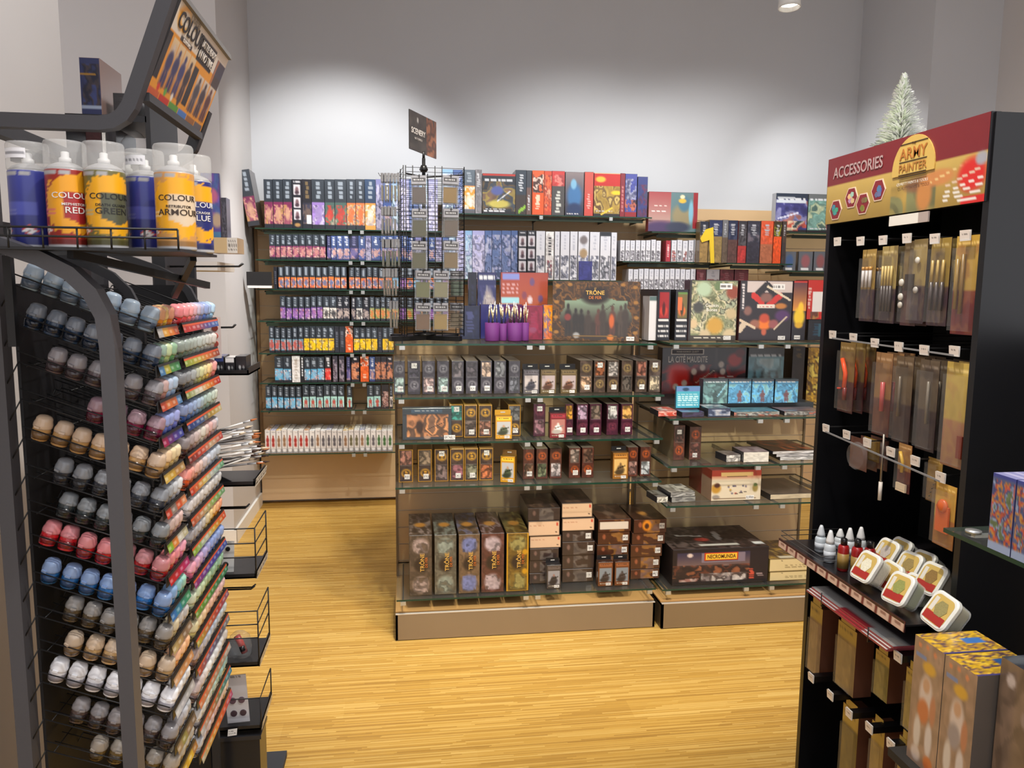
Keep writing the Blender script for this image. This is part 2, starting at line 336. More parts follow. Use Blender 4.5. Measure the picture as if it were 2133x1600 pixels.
wall_shelf(1.799, 1.55, 2.27, 5.40, 'glass shelf holding the upper row of small white boxes', splits=())
wall_shelf(1.60, 1.55, 2.6, 5.40, 'glass shelf holding the lower row of small white boxes', splits=())
wall_shelf(1.793, 2.29, 2.79, 5.3, 'glass shelf holding the black and orange rule boxes', splits=())
wall_shelf(2.025, 2.80, 3.45, 5.40, 'glass shelf under two boxes beside the black stand', splits=())
wall_shelf(1.746, 2.80, 3.45, 5.40, 'glass shelf with three small grey figure boxes', splits=())
PLINTH = pmat('plinth_metal', 0.38, metal=0.35, noise=0.05, nscale=5)
# ---------------------------------------------------------------- the two gondolas
def gondola(x0, x1, yf, label, base_c, zs, yb=3.86, top=1.345, posts=()):
    g = empty('display_gondola', ((x0+x1)/2, yb, 0)); tag(g, label, 'shelving unit', 'tan slatwall gondolas with glass shelves'); g.location = (0, 0, 0)
    bz = 0.125
    mb = MB(); mb.box(x0, x1, yf, yf+0.012, 0.004, bz, base_c); mb.box(x0, x1, yf-.001, yf+.012, bz-.001, bz+.002, (226, 220, 210)); mb.box(x0, x1, yf+.012, yb, bz-0.012, bz-.001, base_c); mb.box(x0, x0+0.01, yf, yb, 0.0, bz, (90, 74, 56)); mb.box(x1-0.01, x1, yf, yb, 0.0, bz, (90, 74, 56)); mb.build('plinth', PLINTH, g)  # pale strip along the top edge paints in its bright highlight
    MB().box(x0, x1, yf+0.02, yb, bz, bz+0.006, (196, 150, 92)).build('base_deck', BOARD, g)
    slat_panel(MB(), x0+0.01, x1-0.01, yb-0.02, bz, top, 0.088).build('slat_board', BOARD, g)
    MB().box(x0-.0, x0+0.01, yb-0.03, yb+0.03, 0, top, (120, 100, 76)).build('end_trim', BOARD, g)
    MB().box(x1-0.01, x1, yb-0.03, yb+0.03, 0, top, (120, 100, 76)).build('end_trim', BOARD, g)
    for (z, a, b_, y_) in zs:
        pane = glass_shelf('glass_shelf', g, a, b_, y_, yb-0.02, z)
        for bx in [a+0.03, b_-0.03]+list(posts): bracket(MB(), bx, y_, yb-0.02, z).build('bracket', DARKMETAL, pane)
        for bx in [a+0.03, b_-0.03]+list(posts): MB().box(bx-0.012, bx+0.012, y_-0.003, y_+0.012, z-0.026, z-0.009, (200, 202, 200)).build('clip', STEEL, pane)
    return g
F1S = [(1.359, -0.04, 1.125, 3.33), (1.121, -0.045, 1.178, 3.36), (0.920, -0.045, 1.178, 3.36), (0.718, -0.045, 1.178, 3.36), (0.203, -0.045, 1.165, 3.35)]
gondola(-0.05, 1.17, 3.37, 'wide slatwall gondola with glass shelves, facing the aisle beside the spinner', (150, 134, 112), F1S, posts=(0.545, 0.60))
F2S = [(1.362, 1.185, 2.10, 3.33), (1.02, 1.185, 2.10, 3.30), (0.80, 1.185, 2.10, 3.30), (0.613, 1.185, 2.10, 3.30), (0.19, 1.2, 2.10, 3.36)]
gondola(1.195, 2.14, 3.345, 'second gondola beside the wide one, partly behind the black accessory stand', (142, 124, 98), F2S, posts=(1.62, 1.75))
# ================================================================ boxed goods
RND = random.Random(11)
_cache = {}
def box_mesh(Wd, D, Hh, front, side=(60, 60, 64), top=(70, 70, 74), left=None, mat=None, key=None, lid=0.0):
    """a carton: picture in front, plain or printed sides, real thickness and a small rounded lip; origin at the middle of its front foot"""
    b = MB(); e = min(0.0012, Wd*0.06, Hh*0.05)
    x0, x1 = -Wd/2, Wd/2
    b.sheet(front, (x0+e, 0, e), (Wd-2*e, 0, 0), (0, 0, Hh-2*e))
    ec = [int(v*0.8) for v in (side if not isinstance(side, np.ndarray) else side.mean(axis=(0, 1)))]
    # chamfer round the front edge
    for (p, q, r, s) in (((x0+e,0,e),(x1-e,0,e),(x1,e,0),(x0,e,0)), ((x1-e,0,e),(x1-e,0,Hh-e),(x1,e,Hh),(x1,e,0)), ((x1-e,0,Hh-e),(x0+e,0,Hh-e),(x0,e,Hh),(x1,e,Hh)), ((x0+e,0,Hh-e),(x0+e,0,e),(x0,e,0),(x0,e,Hh))):
        b.quad(p, q, r, s, ec)
    def face(what, o, ux, uz):
        if isinstance(what, np.ndarray): b.sheet(what, o, ux, uz)
        else:
            o = Vector(o); b.quad(o, o+Vector(ux), o+Vector(ux)+Vector(uz), o+Vector(uz), what)
    face(side, (x1, e, 0), (0, D-e, 0), (0, 0, Hh)); face(left if left is not None else side, (x0, D, 0), (0, e-D, 0), (0, 0, Hh))
    face(top, (x0, e, Hh), (Wd, 0, 0), (0, D-e, 0))
    b.quad((x0, e, 0), (x0, D, 0), (x1, D, 0), (x1, e, 0), (60, 58, 56)); b.quad((x0, D, 0), (x0, D, Hh), (x1, D, Hh), (x1, D, 0), (60, 58, 56))
    return b
# ---- pictures for the fronts; each takes the grid size and a random source
def art_spine(w, h, rnd, top=(52, 60, 70), word=(150, 160, 172), pal=((140, 90, 110),), split=0.47, foot=(38, 40, 48), bg=(120, 60, 90), wn=4):
    A = cv(w, h, top); grad(A, 0, 0, 1, split, top, [v*0.85 for v in top]); vword(A, .32, .06, .72, split-.06, word, rnd, wn)
    rect(A, 0, split, 1, .90, bg); mott(A, 0, split+.04, 1, .9, pal, rnd, 14, .3); blob(A, .5, .7, .28, .14, pal[0], .8)
    rect(A, 0, .91, 1, 1, foot); return A
def art_squares(w, h, rnd, base=(30, 32, 42)):
    A = cv(w, h, base)
    for k in range(3):
        y = .12+k*.25; rect(A, .15, y, .85, y+.2, (214, 208, 214)); blob(A, .5, y+.1, .18, .07, (120, 90, 96)); blob(A, .5, y+.15, .22, .04, (70, 50, 60))
    dashes(A, .2, .03, .8, .08, (190, 190, 196), 1, rnd); blob(A, .5, .92, .3, .04, (170, 130, 80)); return A
def art_plain(w, h, rnd, c=(60, 60, 66), word=(200, 200, 205), a=.2, b=.8, lo=None):
    A = cv(w, h, c); mott(A, 0, 0, 1, 1, [[v*.8 for v in c], [min(255, v*1.15+6) for v in c]], rnd, 8, .3, .5)
    if lo is not None: rect(A, 0, .55, 1, 1, lo)
    vword(A, .3, a, .7, b, word, rnd, 7); return A
def art_scene(w, h, rnd, bg=(60, 66, 76), pal=((190, 150, 80),), title=(210, 212, 216), foot=(28, 28, 32), tbar=None, n=30, ty=.1):
    A = cv(w, h, bg); mott(A, 0, .2, 1, .92, pal, rnd, n, .2, .75)
    if tbar is not None: rect(A, 0, 0, 1, .16, tbar)
    dashes(A, .08, ty, .9, ty+.09, title, 1, rnd); rect(A, 0, .93, 1, 1, foot); dashes(A, .1, .86, .7, .9, title, 1, rnd); return A
def art_white(w, h, rnd, fig=(150, 60, 50), bg=(226, 220, 216), zig=True, fig2=None):
    A = cv(w, h, bg); figure(A, .5, .22, .72, .7, fig, fig2 or fig)
    if zig:
        rect(A, 0, .82, 1, 1, (150, 148, 150)); blob(A, .5, .86, .35, .07, (232, 230, 230)); rect(A, .1, .76, .9, .79, (190, 184, 182))
    dashes(A, .2, .06, .85, .12, (170, 165, 165), 1, rnd); return A
def art_whitecol(w, h, rnd, fig=(110, 112, 130), acc=(214, 214, 222)):
    A = cv(w, h, (222, 220, 224)); grad(A, 0, 0, 1, .5, acc, (222, 220, 224)); mott(A, .1, .5, .9, .97, [fig, [v*.6 for v in fig], (180, 176, 186)], rnd, 12, .22); vword(A, .35, .08, .65, .4, (190, 190, 200), rnd, 5); return A
def art_blue(w, h, rnd, c=(96, 124, 176), c2=(190, 196, 226)):
    A = cv(w, h, c); grad(A, 0, 0, 1, 1, c, c2); mott(A, 0, .1, 1, .98, [c2, [v*.55 for v in c], (150, 150, 190), (206, 200, 214)], rnd, 16, .26, .7); return A
KIND = {
 'magenta': ('slim box, slate top and magenta creature art', lambda w, h, r: art_spine(w, h, r, pal=((206, 160, 130), (150, 84, 100), (190, 150, 90)), bg=(122, 44, 84))),
 'magsmall': ('small slate box with magenta band', lambda w, h, r: art_spine(w, h, r, pal=((200, 140, 130), (110, 60, 90), (220, 190, 170)), bg=(130, 50, 96))),
 'squares': ('black box with three white picture squares', art_squares),
 'goldfig': ('dark box with gold figure and blue foot', lambda w, h, r: rect(art_spine(w, h, r, (34, 34, 44), (120, 100, 70), ((110, 90, 80), (60, 60, 80)), bg=(44, 44, 60)), .45, .72, .9, .9, (226, 226, 230))),
 'purple': ('slate box with lilac battle art', lambda w, h, r: art_spine(w, h, r, pal=((150, 130, 180), (200, 190, 210), (100, 80, 130)), bg=(150, 120, 190))),
 'greenred': ('slate box with green and red battle art', lambda w, h, r: art_spine(w, h, r, pal=((200, 60, 50), (90, 120, 100), (180, 160, 140)), bg=(70, 96, 90))),
 'orange': ('slate box with orange battle art', lambda w, h, r: art_spine(w, h, r, pal=((226, 110, 60), (214, 180, 150), (110, 120, 130), (240, 170, 90)), bg=(230, 120, 60))),
 'orwhite': ('blue topped box with white creature on orange', lambda w, h, r: art_spine(w, h, r, (40, 66, 100), pal=((236, 226, 220), (240, 160, 60), (200, 190, 190)), bg=(240, 150, 60), foot=(240, 160, 70))),
 'orsmall': ('small slate box with orange and blue figures', lambda w, h, r: art_spine(w, h, r, pal=((90, 110, 160), (230, 200, 190), (236, 120, 50), (190, 90, 80)), bg=(240, 130, 50))),
 'lilac': ('pale lilac box with grey figures', lambda w, h, r: art_blue(w, h, r, (120, 120, 170), (170, 160, 180))),
 'bluebox': ('small blue box with cream figure', lambda w, h, r: art_spine(w, h, r, (70, 92, 150), (220, 224, 236), ((210, 160, 150), (60, 80, 150), (236, 220, 210)), bg=(56, 80, 140), foot=(50, 60, 110))),
 'navybox': ('narrow navy box with figures', lambda w, h, r: art_spine(w, h, r, (40, 44, 84), (120, 120, 160), ((110, 100, 150), (190, 150, 150)), bg=(60, 56, 110))),
 'violet': ('small slate box with violet horde art', lambda w, h, r: art_spine(w, h, r, pal=((160, 110, 180), (210, 190, 200), (90, 60, 120), (190, 120, 130)), bg=(120, 80, 160))),
 'ivory': ('small slate box with ivory and black figure', lambda w, h, r: art_spine(w, h, r, pal=((60, 56, 60), (236, 230, 224), (190, 170, 160)), bg=(230, 224, 216))),
 'darkface': ('dark box with pale face', lambda w, h, r: art_spine(w, h, r, (36, 38, 48), (180, 180, 186), ((200, 180, 170), (60, 56, 70)), bg=(44, 42, 56))),
 'autumn': ('small slate box with green and orange warriors', lambda w, h, r: art_spine(w, h, r, pal=((226, 130, 70), (120, 150, 80), (220, 190, 160)), bg=(140, 150, 90))),
 'redteal': ('small slate box with red figures on teal', lambda w, h, r: art_spine(w, h, r, pal=((196, 80, 70), (200, 160, 150), (90, 120, 140)), bg=(120, 160, 180))),
 'yellow': ('small slate box with yellow vehicle art', lambda w, h, r: art_spine(w, h, r, pal=((250, 200, 30), (110, 90, 60), (230, 210, 170)), bg=(250, 200, 20))),
 'dark': ('plain dark box with small emblem', lambda w, h, r: art_plain(w, h, r, (36, 38, 48), (96, 100, 112))),
 'tallorange': ('bright orange box with pale patch', lambda w, h, r: mott(art_plain(w, h, r, (232, 96, 36), (250, 200, 170), .7, .9), 0, .05, 1, .4, ((236, 226, 220), (60, 50, 50)), r, 8, .25)),
 'cyan': ('small slate box with sky blue art', lambda w, h, r: art_spine(w, h, r, pal=((140, 190, 220), (210, 150, 140), (60, 110, 150), (230, 230, 230)), bg=(90, 170, 210))),
 'whitetall': ('plain white box with fine vertical print', lambda w, h, r: art_plain(w, h, r, (238, 234, 232), (190, 180, 170), .15, .9)),
 'blacktext': ('black box with white vertical letters', lambda w, h, r: art_plain(w, h, r, (34, 36, 42), (214, 216, 220), .05, .8)),
 'redbox': ('dark box with bright red art', lambda w, h, r: art_spine(w, h, r, (40, 38, 44), (210, 210, 214), ((230, 70, 60), (240, 200, 190)), bg=(180, 40, 40))),
 'greyfig': ('dark box with mauve grey creature', lambda w, h, r: mott(cv(w, h, (54, 50, 62)), .1, .15, .9, .95, ((140, 124, 140), (170, 160, 170), (90, 70, 80)), r, 14, .25)),
 'orfig': ('dark box with orange figure', lambda w, h, r: art_spine(w, h, r, (34, 34, 44), (214, 210, 214), ((226, 150, 110), (190, 110, 70)), bg=(52, 44, 56), split=.2)),
 'mint': ('small slate box with red hero on mint', lambda w, h, r: figure(art_spine(w, h, r, pal=((170, 214, 206), (150, 190, 200)), bg=(170, 214, 204)), .5, .52, .9, .6, (186, 80, 70), (60, 60, 70))),
 'pinkfig': ('black box with pink and brown creature', lambda w, h, r: mott(cv(w, h, (40, 38, 44)), .1, .3, .9, .9, ((206, 160, 150), (150, 100, 90), (220, 190, 180)), r, 14, .22)),
 'wred': ('white model box with red figure', lambda w, h, r: art_white(w, h, r, (168, 52, 46))),
 'wbrown': ('white model box with brown figure', lambda w, h, r: art_white(w, h, r, (150, 112, 84))),
 'wgrey': ('white model box with grey figure', lambda w, h, r: art_white(w, h, r, (96, 92, 98))),
 'wolive': ('white model box with olive figure', lambda w, h, r: art_white(w, h, r, (110, 104, 76))),
 'wgreen': ('white model box with green figure', lambda w, h, r: art_white(w, h, r, (66, 108, 62))),
 'paleblue': ('tall pale blue painted box', lambda w, h, r: art_blue(w, h, r, (130, 170, 210), (196, 210, 220))),
 'lavender': ('tall lavender painted box', lambda w, h, r: art_blue(w, h, r, (160, 160, 206), (206, 200, 224))),
 'midblue': ('tall blue painted box with warriors', lambda w, h, r: art_blue(w, h, r, (70, 96, 150), (110, 124, 166))),
 'sqwhite': ('tall black box with four white squares', art_squares),
 'wfig': ('tall white box with slate blue figures', art_whitecol),
 'wtext': ('tall white box with dark vertical lettering', lambda w, h, r: mott(art_plain(w, h, r, (224, 218, 214), (60, 56, 60), .12, .5), .2, .6, .8, .95, ((120, 50, 60), (90, 90, 100)), r, 5, .15)),
 'wpics': ('tall white box with small pictures', lambda w, h, r: blob(blob(art_whitecol(w, h, r, (90, 100, 150)), .5, .18, .35, .09, (120, 110, 110)), .5, .45, .35, .1, (170, 140, 100))),
 'wblacktop': ('tall white box with black cap and figures', lambda w, h, r: rect(art_whitecol(w, h, r, (90, 90, 100)), 0, 0, 1, .1, (36, 38, 44))),
 'slateor': ('tall slate box with orange and white art', lambda w, h, r: art_spine(w, h, r, (96, 108, 120), (150, 160, 170), ((236, 226, 220), (210, 200, 196)), bg=(240, 150, 50), split=.36, foot=(90, 90, 96))),
 'greyspine': ('tall grey box end', lambda w, h, r: art_plain(w, h, r, (130, 126, 130), (210, 210, 214), .1, .4)),
 'wsmall': ('small white box with grey figures', lambda w, h, r: art_whitecol(w, h, r, (110, 104, 112))),
 'wsmallred': ('small white box with red creature', lambda w, h, r: art_whitecol(w, h, r, (176, 90, 84))),
 'redspine': ('small red spined box', lambda w, h, r: art_plain(w, h, r, (176, 40, 56), (230, 190, 190))),
 'maroon': ('low maroon box', lambda w, h, r: art_plain(w, h, r, (118, 44, 54), (160, 100, 104))),
}
def place_box(name, label, cat, group, x0, x1, z, H, Y, D, front, side=(56, 58, 64), top=(72, 76, 82), left=None, mat=WRAP, rz=0.0, tilt=0.0):
    o = box_mesh(x1-x0, D, H, front, side, top, left).build(name, mat, None, ((x0+x1)/2, Y, z), rz)
    if tilt: o.rotation_euler[1] = tilt
    return tag(o, label, cat, group)
def back_row(z, Y, items, where, group, D=0.2, name='game_box', cat='box'):
    """items: (px0, px1, ytop, kind)"""
    for i, (a, b, yt, k) in enumerate(items):
        desc, fn = KIND[k]; p = atY(a, yt, Y); q = atY(b, yt, Y); H = p.z-z-0.0005
        w = max(6, int((b-a)*.55)); h = max(12, int(H/(q.x-p.x)*w))
        A = fn(w, min(h, 60), RND); sc = A[:max(2, h//3)].mean(axis=(0, 1))
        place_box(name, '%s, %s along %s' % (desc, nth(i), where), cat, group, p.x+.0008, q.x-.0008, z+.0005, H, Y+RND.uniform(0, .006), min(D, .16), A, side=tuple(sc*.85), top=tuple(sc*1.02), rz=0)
def seq(x0, xs, yt, kinds):
    """consecutive boxes from x0 with right edges xs"""
    out = []; a = x0
    for i, b in enumerate(xs):
        k = kinds[i] if i < len(kinds) else kinds[-1]
        if k: out.append((a, b, yt, k))
        a = b
    return out
def even(x0, x1, n, yt, kinds):
    r = random.Random(int(x0)); st = (x1-x0)/n
    return [(x0+i*st+.4, x0+(i+1)*st-.4, yt+r.uniform(-1, 1.5), kinds[i % len(kinds)]) for i in range(n)]
YB = 5.44
K = lambda s: s.split()
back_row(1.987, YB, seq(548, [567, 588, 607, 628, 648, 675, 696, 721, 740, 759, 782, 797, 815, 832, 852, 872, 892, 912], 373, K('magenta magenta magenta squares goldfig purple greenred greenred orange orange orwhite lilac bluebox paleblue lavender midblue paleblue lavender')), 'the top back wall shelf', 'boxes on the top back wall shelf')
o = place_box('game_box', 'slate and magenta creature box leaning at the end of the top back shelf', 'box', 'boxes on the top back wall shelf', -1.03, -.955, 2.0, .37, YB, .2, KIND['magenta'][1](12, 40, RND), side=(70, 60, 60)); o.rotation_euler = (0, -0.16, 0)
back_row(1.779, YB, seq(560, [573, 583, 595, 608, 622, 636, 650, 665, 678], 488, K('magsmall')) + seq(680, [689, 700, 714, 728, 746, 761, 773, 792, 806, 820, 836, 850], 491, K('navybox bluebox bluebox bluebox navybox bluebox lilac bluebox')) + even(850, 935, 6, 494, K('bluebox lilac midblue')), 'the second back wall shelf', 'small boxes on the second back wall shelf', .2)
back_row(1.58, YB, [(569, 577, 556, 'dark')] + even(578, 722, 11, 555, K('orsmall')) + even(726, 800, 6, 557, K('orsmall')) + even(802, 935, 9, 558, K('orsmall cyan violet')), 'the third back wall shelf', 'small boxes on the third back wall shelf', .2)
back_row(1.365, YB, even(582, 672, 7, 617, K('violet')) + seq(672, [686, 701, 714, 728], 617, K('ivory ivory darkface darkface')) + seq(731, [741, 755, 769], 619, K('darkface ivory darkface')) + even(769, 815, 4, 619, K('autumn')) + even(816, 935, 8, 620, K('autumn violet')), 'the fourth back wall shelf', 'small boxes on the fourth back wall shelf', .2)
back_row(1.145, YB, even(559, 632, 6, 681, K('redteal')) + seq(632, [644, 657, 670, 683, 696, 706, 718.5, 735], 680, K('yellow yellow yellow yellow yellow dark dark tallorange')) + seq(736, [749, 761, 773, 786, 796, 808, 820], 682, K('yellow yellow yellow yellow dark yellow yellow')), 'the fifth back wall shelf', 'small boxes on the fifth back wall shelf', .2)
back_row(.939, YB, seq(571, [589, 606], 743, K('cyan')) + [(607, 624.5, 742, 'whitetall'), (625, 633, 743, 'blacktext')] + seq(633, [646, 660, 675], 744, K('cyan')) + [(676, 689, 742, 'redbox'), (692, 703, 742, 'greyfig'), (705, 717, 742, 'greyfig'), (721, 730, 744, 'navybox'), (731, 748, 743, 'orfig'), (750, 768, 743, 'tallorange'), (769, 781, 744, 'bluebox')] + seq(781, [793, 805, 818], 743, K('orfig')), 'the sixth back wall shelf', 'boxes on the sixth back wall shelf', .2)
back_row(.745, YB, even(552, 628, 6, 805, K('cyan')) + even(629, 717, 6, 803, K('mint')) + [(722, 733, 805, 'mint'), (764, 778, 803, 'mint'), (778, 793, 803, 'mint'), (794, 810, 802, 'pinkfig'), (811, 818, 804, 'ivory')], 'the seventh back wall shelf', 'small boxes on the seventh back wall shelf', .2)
wk = K('wred wred wbrown wbrown wred wred wred wred wgrey wbrown wgrey wgrey wgrey wgrey wbrown wolive wolive wbrown wgreen wgrey wgreen wgreen wgreen')
for i, (a, b_, yt, k) in enumerate(even(551, 818, 23, 896, wk)):
    desc, fn = KIND[k]; p = atY(a, yt, YB); q = atY(b_, yt, YB); topc = R_.choice([(226, 218, 210), (170, 170, 200), (200, 150, 110), (230, 190, 120), (232, 228, 224)])
    place_box('model_box', '%s, %s along the lowest wall shelf' % (desc, nth(i)), 'box', 'white model boxes on the lowest back wall shelf', p.x, q.x, .4405, p.z-.4405, YB, .24, fn(8, 26, RND), side=(210, 204, 200), top=mott(cv(6, 10, topc), 0, 0, 1, 1, ((240, 236, 230), topc), RND, 5, .3), mat=PRINT)
# ---- upper boxes beyond the spinner
YR = 5.40; zt = 2.1095
G1 = 'large game boxes on the highest back shelf'
back_row(zt, YR, [(921, 944, 352, 'paleblue'), (944, 964, 353, 'midblue'), (965, 990, 353, 'slateor'), (990, 1004, 353, 'greyspine')], 'the high box shelf', G1, .24)
def hero(px0, px1, yt, yb, Y, z, label, A, side=(50, 50, 56), top=(60, 60, 64), D=.07, rz=0, name='game_box', group=None, left=None, mat=WRAP, cat='game box'):
    p = atY(px0, yt, Y); q = atY(px1, yt, Y); return place_box(name, label, cat, group, p.x+.0005, q.x-.0005, z+.0005, p.z-z, Y, D, A, side, top, left, mat, rz)
A = art_scene(40, 52, RND, (36, 42, 50), ((110, 84, 50), (70, 80, 92), (190, 160, 70), (150, 110, 80)), ty=.12); rect(A, 0, 0, 1, .06, (190, 60, 50)); blob(A, .45, .42, .2, .12, (86, 96, 160)); blob(A, .5, .75, .35, .1, (206, 190, 90)); line(A, .45, .68, .85, .42, .012, (230, 230, 236)); dashes(A, .05, .9, .7, .96, (226, 226, 230), 1, RND)
hero(1005, 1074, 361, 450, YR, zt, 'large black game box with blue helmeted hero and red top edge', A, group=G1, D=.07)
def spine2(w, h, c1, c2, s=.5, wc=(210, 210, 214), a=.55, b=.9, pal=None):
    A = cv(w, h, c1); rect(A, 0, s, 1, 1, c2)
    if pal: mott(A, .05, .08, .95, s, pal, RND, 10, .25)
    vword(A, .3, a, .7, b, wc, RND, 7); return A
hero(1074, 1097, 354, 450, YR, zt, 'slate box end with pale vertical lettering and green streak', line(spine2(10, 36, (46, 58, 70), (60, 50, 44), .55, (220, 224, 230), .1, .5), .3, .95, .9, .8, .04, (150, 200, 60)), group=G1, D=.16)
hero(1097, 1108, 355, 452, YR, zt, 'narrow dark box end beside the orange box', spine2(8, 36, (58, 64, 72), (110, 84, 76), .4), group=G1, D=.16)
hero(1109, 1134, 355, 453, YR, zt, 'bright orange box with black and white emblem above its lettering', spine2(14, 44, (224, 90, 40), (232, 88, 26), .5, (250, 210, 180), .55, .88, ((40, 34, 36), (236, 220, 210), (50, 40, 40))), (200, 80, 30), group=G1, D=.16)
hero(1134, 1150, 356, 452, YR, zt, 'red orange box end with rough fire art', mott(cv(10, 40, (200, 70, 40)), 0, .1, 1, .9, ((230, 110, 60), (150, 50, 40), (230, 170, 140)), RND, 12, .3), group=G1, D=.16)
hero(1150, 1177, 356, 454, YR, zt, 'red and charcoal box end with big pale vertical lettering', spine2(14, 44, (190, 56, 52), (74, 70, 68), .35, (206, 206, 196), .45, .95, ((220, 130, 120), (150, 60, 60))), group=G1, D=.16)
A = cv(28, 50, (120, 108, 108)); grad(A, 0, 0, 1, 1, (130, 118, 118), (40, 40, 60)); blob(A, .5, .55, .4, .3, (60, 110, 160)); blob(A, .45, .28, .16, .12, (120, 170, 200)); blob(A, .5, .85, .4, .15, (30, 50, 90)); dashes(A, .1, .93, .7, .97, (226, 220, 220), 1, RND)
hero(1178, 1217, 358, 455, YR, zt, 'grey game box with a glowing blue armoured figure', A, group=G1, D=.06)
hero(1218, 1237, 358, 455, YR, zt, 'coral red box end with vertical lettering', spine2(10, 40, (186, 78, 66), (196, 72, 60), .5, (230, 180, 170), .5, .85), group=G1, D=.16)
A = art_scene(44, 60, RND, (150, 120, 50), ((170, 140, 60), (100, 74, 40), (206, 180, 110), (80, 50, 30)), tbar=(176, 36, 30), n=60); rect(A, 0, 0, 1, .3, (178, 36, 30)); blob(A, .25, .15, .2, .07, (236, 170, 50)); line(A, .3, .95, .7, .8, .02, (226, 190, 60)); blob(A, .85, .45, .2, .05, (240, 190, 40)); rect(A, 0, 0, 1, .02, (226, 210, 160))
hero(1238, 1293, 360, 455, YR, zt, 'red game box with a golden painted battle scene', A, (150, 30, 34), group=G1, D=.06)
hero(1293, 1303, 361, 455, YR, zt, 'thin dark red box end beside the golden battle box', spine2(6, 40, (120, 34, 44), (130, 30, 40), .5, (180, 110, 110), .3, .9), group=G1, D=.16)
A = mott(cv(18, 50, (64, 70, 140)), .05, .12, .95, .6, ((160, 160, 176), (110, 110, 130), (60, 60, 90)), RND, 18, .2); mott(A, 0, .6, 1, .86, ((190, 96, 60), (60, 30, 40)), RND, 8, .3); rect(A, 0, .88, 1, 1, (140, 30, 36))
hero(1303, 1328, 362, 462, YR, zt, 'blue box with a grey armoured knight and red foot', A, group=G1, D=.16)
hero(1329, 1350, 368, 465, YR, zt, 'dark blue and maroon box, last on the high shelf', mott(cv(14, 40, (46, 54, 110)), 0, .2, 1, 1, ((50, 50, 100), (90, 40, 70), (60, 60, 90)), RND, 10, .3), group=G1, D=.16)
back_row(1.6605, YR, seq(935, [950, 969, 984, 1010, 1025, 1045, 1065, 1079], 480, K('paleblue lavender paleblue lavender midblue midblue midblue midblue')) + [(1080, 1098, 480, 'sqwhite'), (1099, 1116, 480, 'sqwhite'), (1117, 1136, 481, 'wfig'), (1137, 1155, 482, 'wtext'), (1156, 1167, 482, 'wfig'), (1168, 1187, 482, 'wfig'), (1188, 1204, 482, 'wfig'), (1205, 1228, 482, 'wpics'), (1229, 1250, 483, 'wfig'), (1251, 1273, 483, 'wblacktop'), (1274, 1286, 484, 'wfig')], 'the tall box shelf', 'tall boxes on the shelf below the large game boxes', .16)
hero(1206, 1234, 544, 578, 5.385, 1.6605, 'small plain royal blue card box in front of the tall white boxes', art_plain(12, 14, RND, (56, 58, 130), (56, 58, 130)), (60, 60, 120), D=.012, cat='box')
A = cv(60, 44, (150, 110, 108)); grad(A, 0, 0, .55, .7, (150, 64, 66), (176, 140, 130)); rect(A, .45, 0, 1, 1, (90, 116, 120)); rect(A, .9, 0, 1, .9, (140, 36, 42)); blob(A, .68, .6, .22, .3, (140, 128, 96)); blob(A, .72, .3, .12, .2, (70, 110, 130)); blob(A, .68, .22, .08, .06, (220, 170, 60)); blob(A, .86, .5, .05, .3, (120, 170, 190)); blob(A, .68, .12, .05, .05, (226, 210, 170)); blob(A, .25, .95, .4, .22, (70, 50, 90)); blob(A, .6, .88, .25, .14, (50, 56, 76)); dashes(A, .12, .33, .38, .36, (220, 200, 190), 1, RND); dashes(A, .06, .46, .38, .52, (236, 224, 220), 1, RND)
hero(1352, 1455, 399, 484, YR, 2.0125, 'wide red and grey portrait box with a robed golden figure', A, (120, 30, 36), (150, 130, 120), D=.06)
back_row(1.7995, YR, even(1292, 1378, 8, 500, K('wsmall')) + [(1388, 1398, 501, 'redspine')] + even(1399, 1458, 5, 500, K('wsmallred wsmall')), 'the upper short shelf', 'small white boxes on the upper of two short shelves', .2)
back_row(1.6005, YR, even(1309, 1450, 13, 560, K('wsmall')) + [(1452, 1472, 561, 'maroon'), (1473, 1500, 561, 'wsmallred'), (1501, 1530, 561, 'maroon'), (1531, 1560, 561, 'maroon')], 'the lower short shelf', 'small white boxes on the lower of two short shelves', .2)
Y5 = 5.31; G5 = 'black and orange rule boxes beside the tan panel'
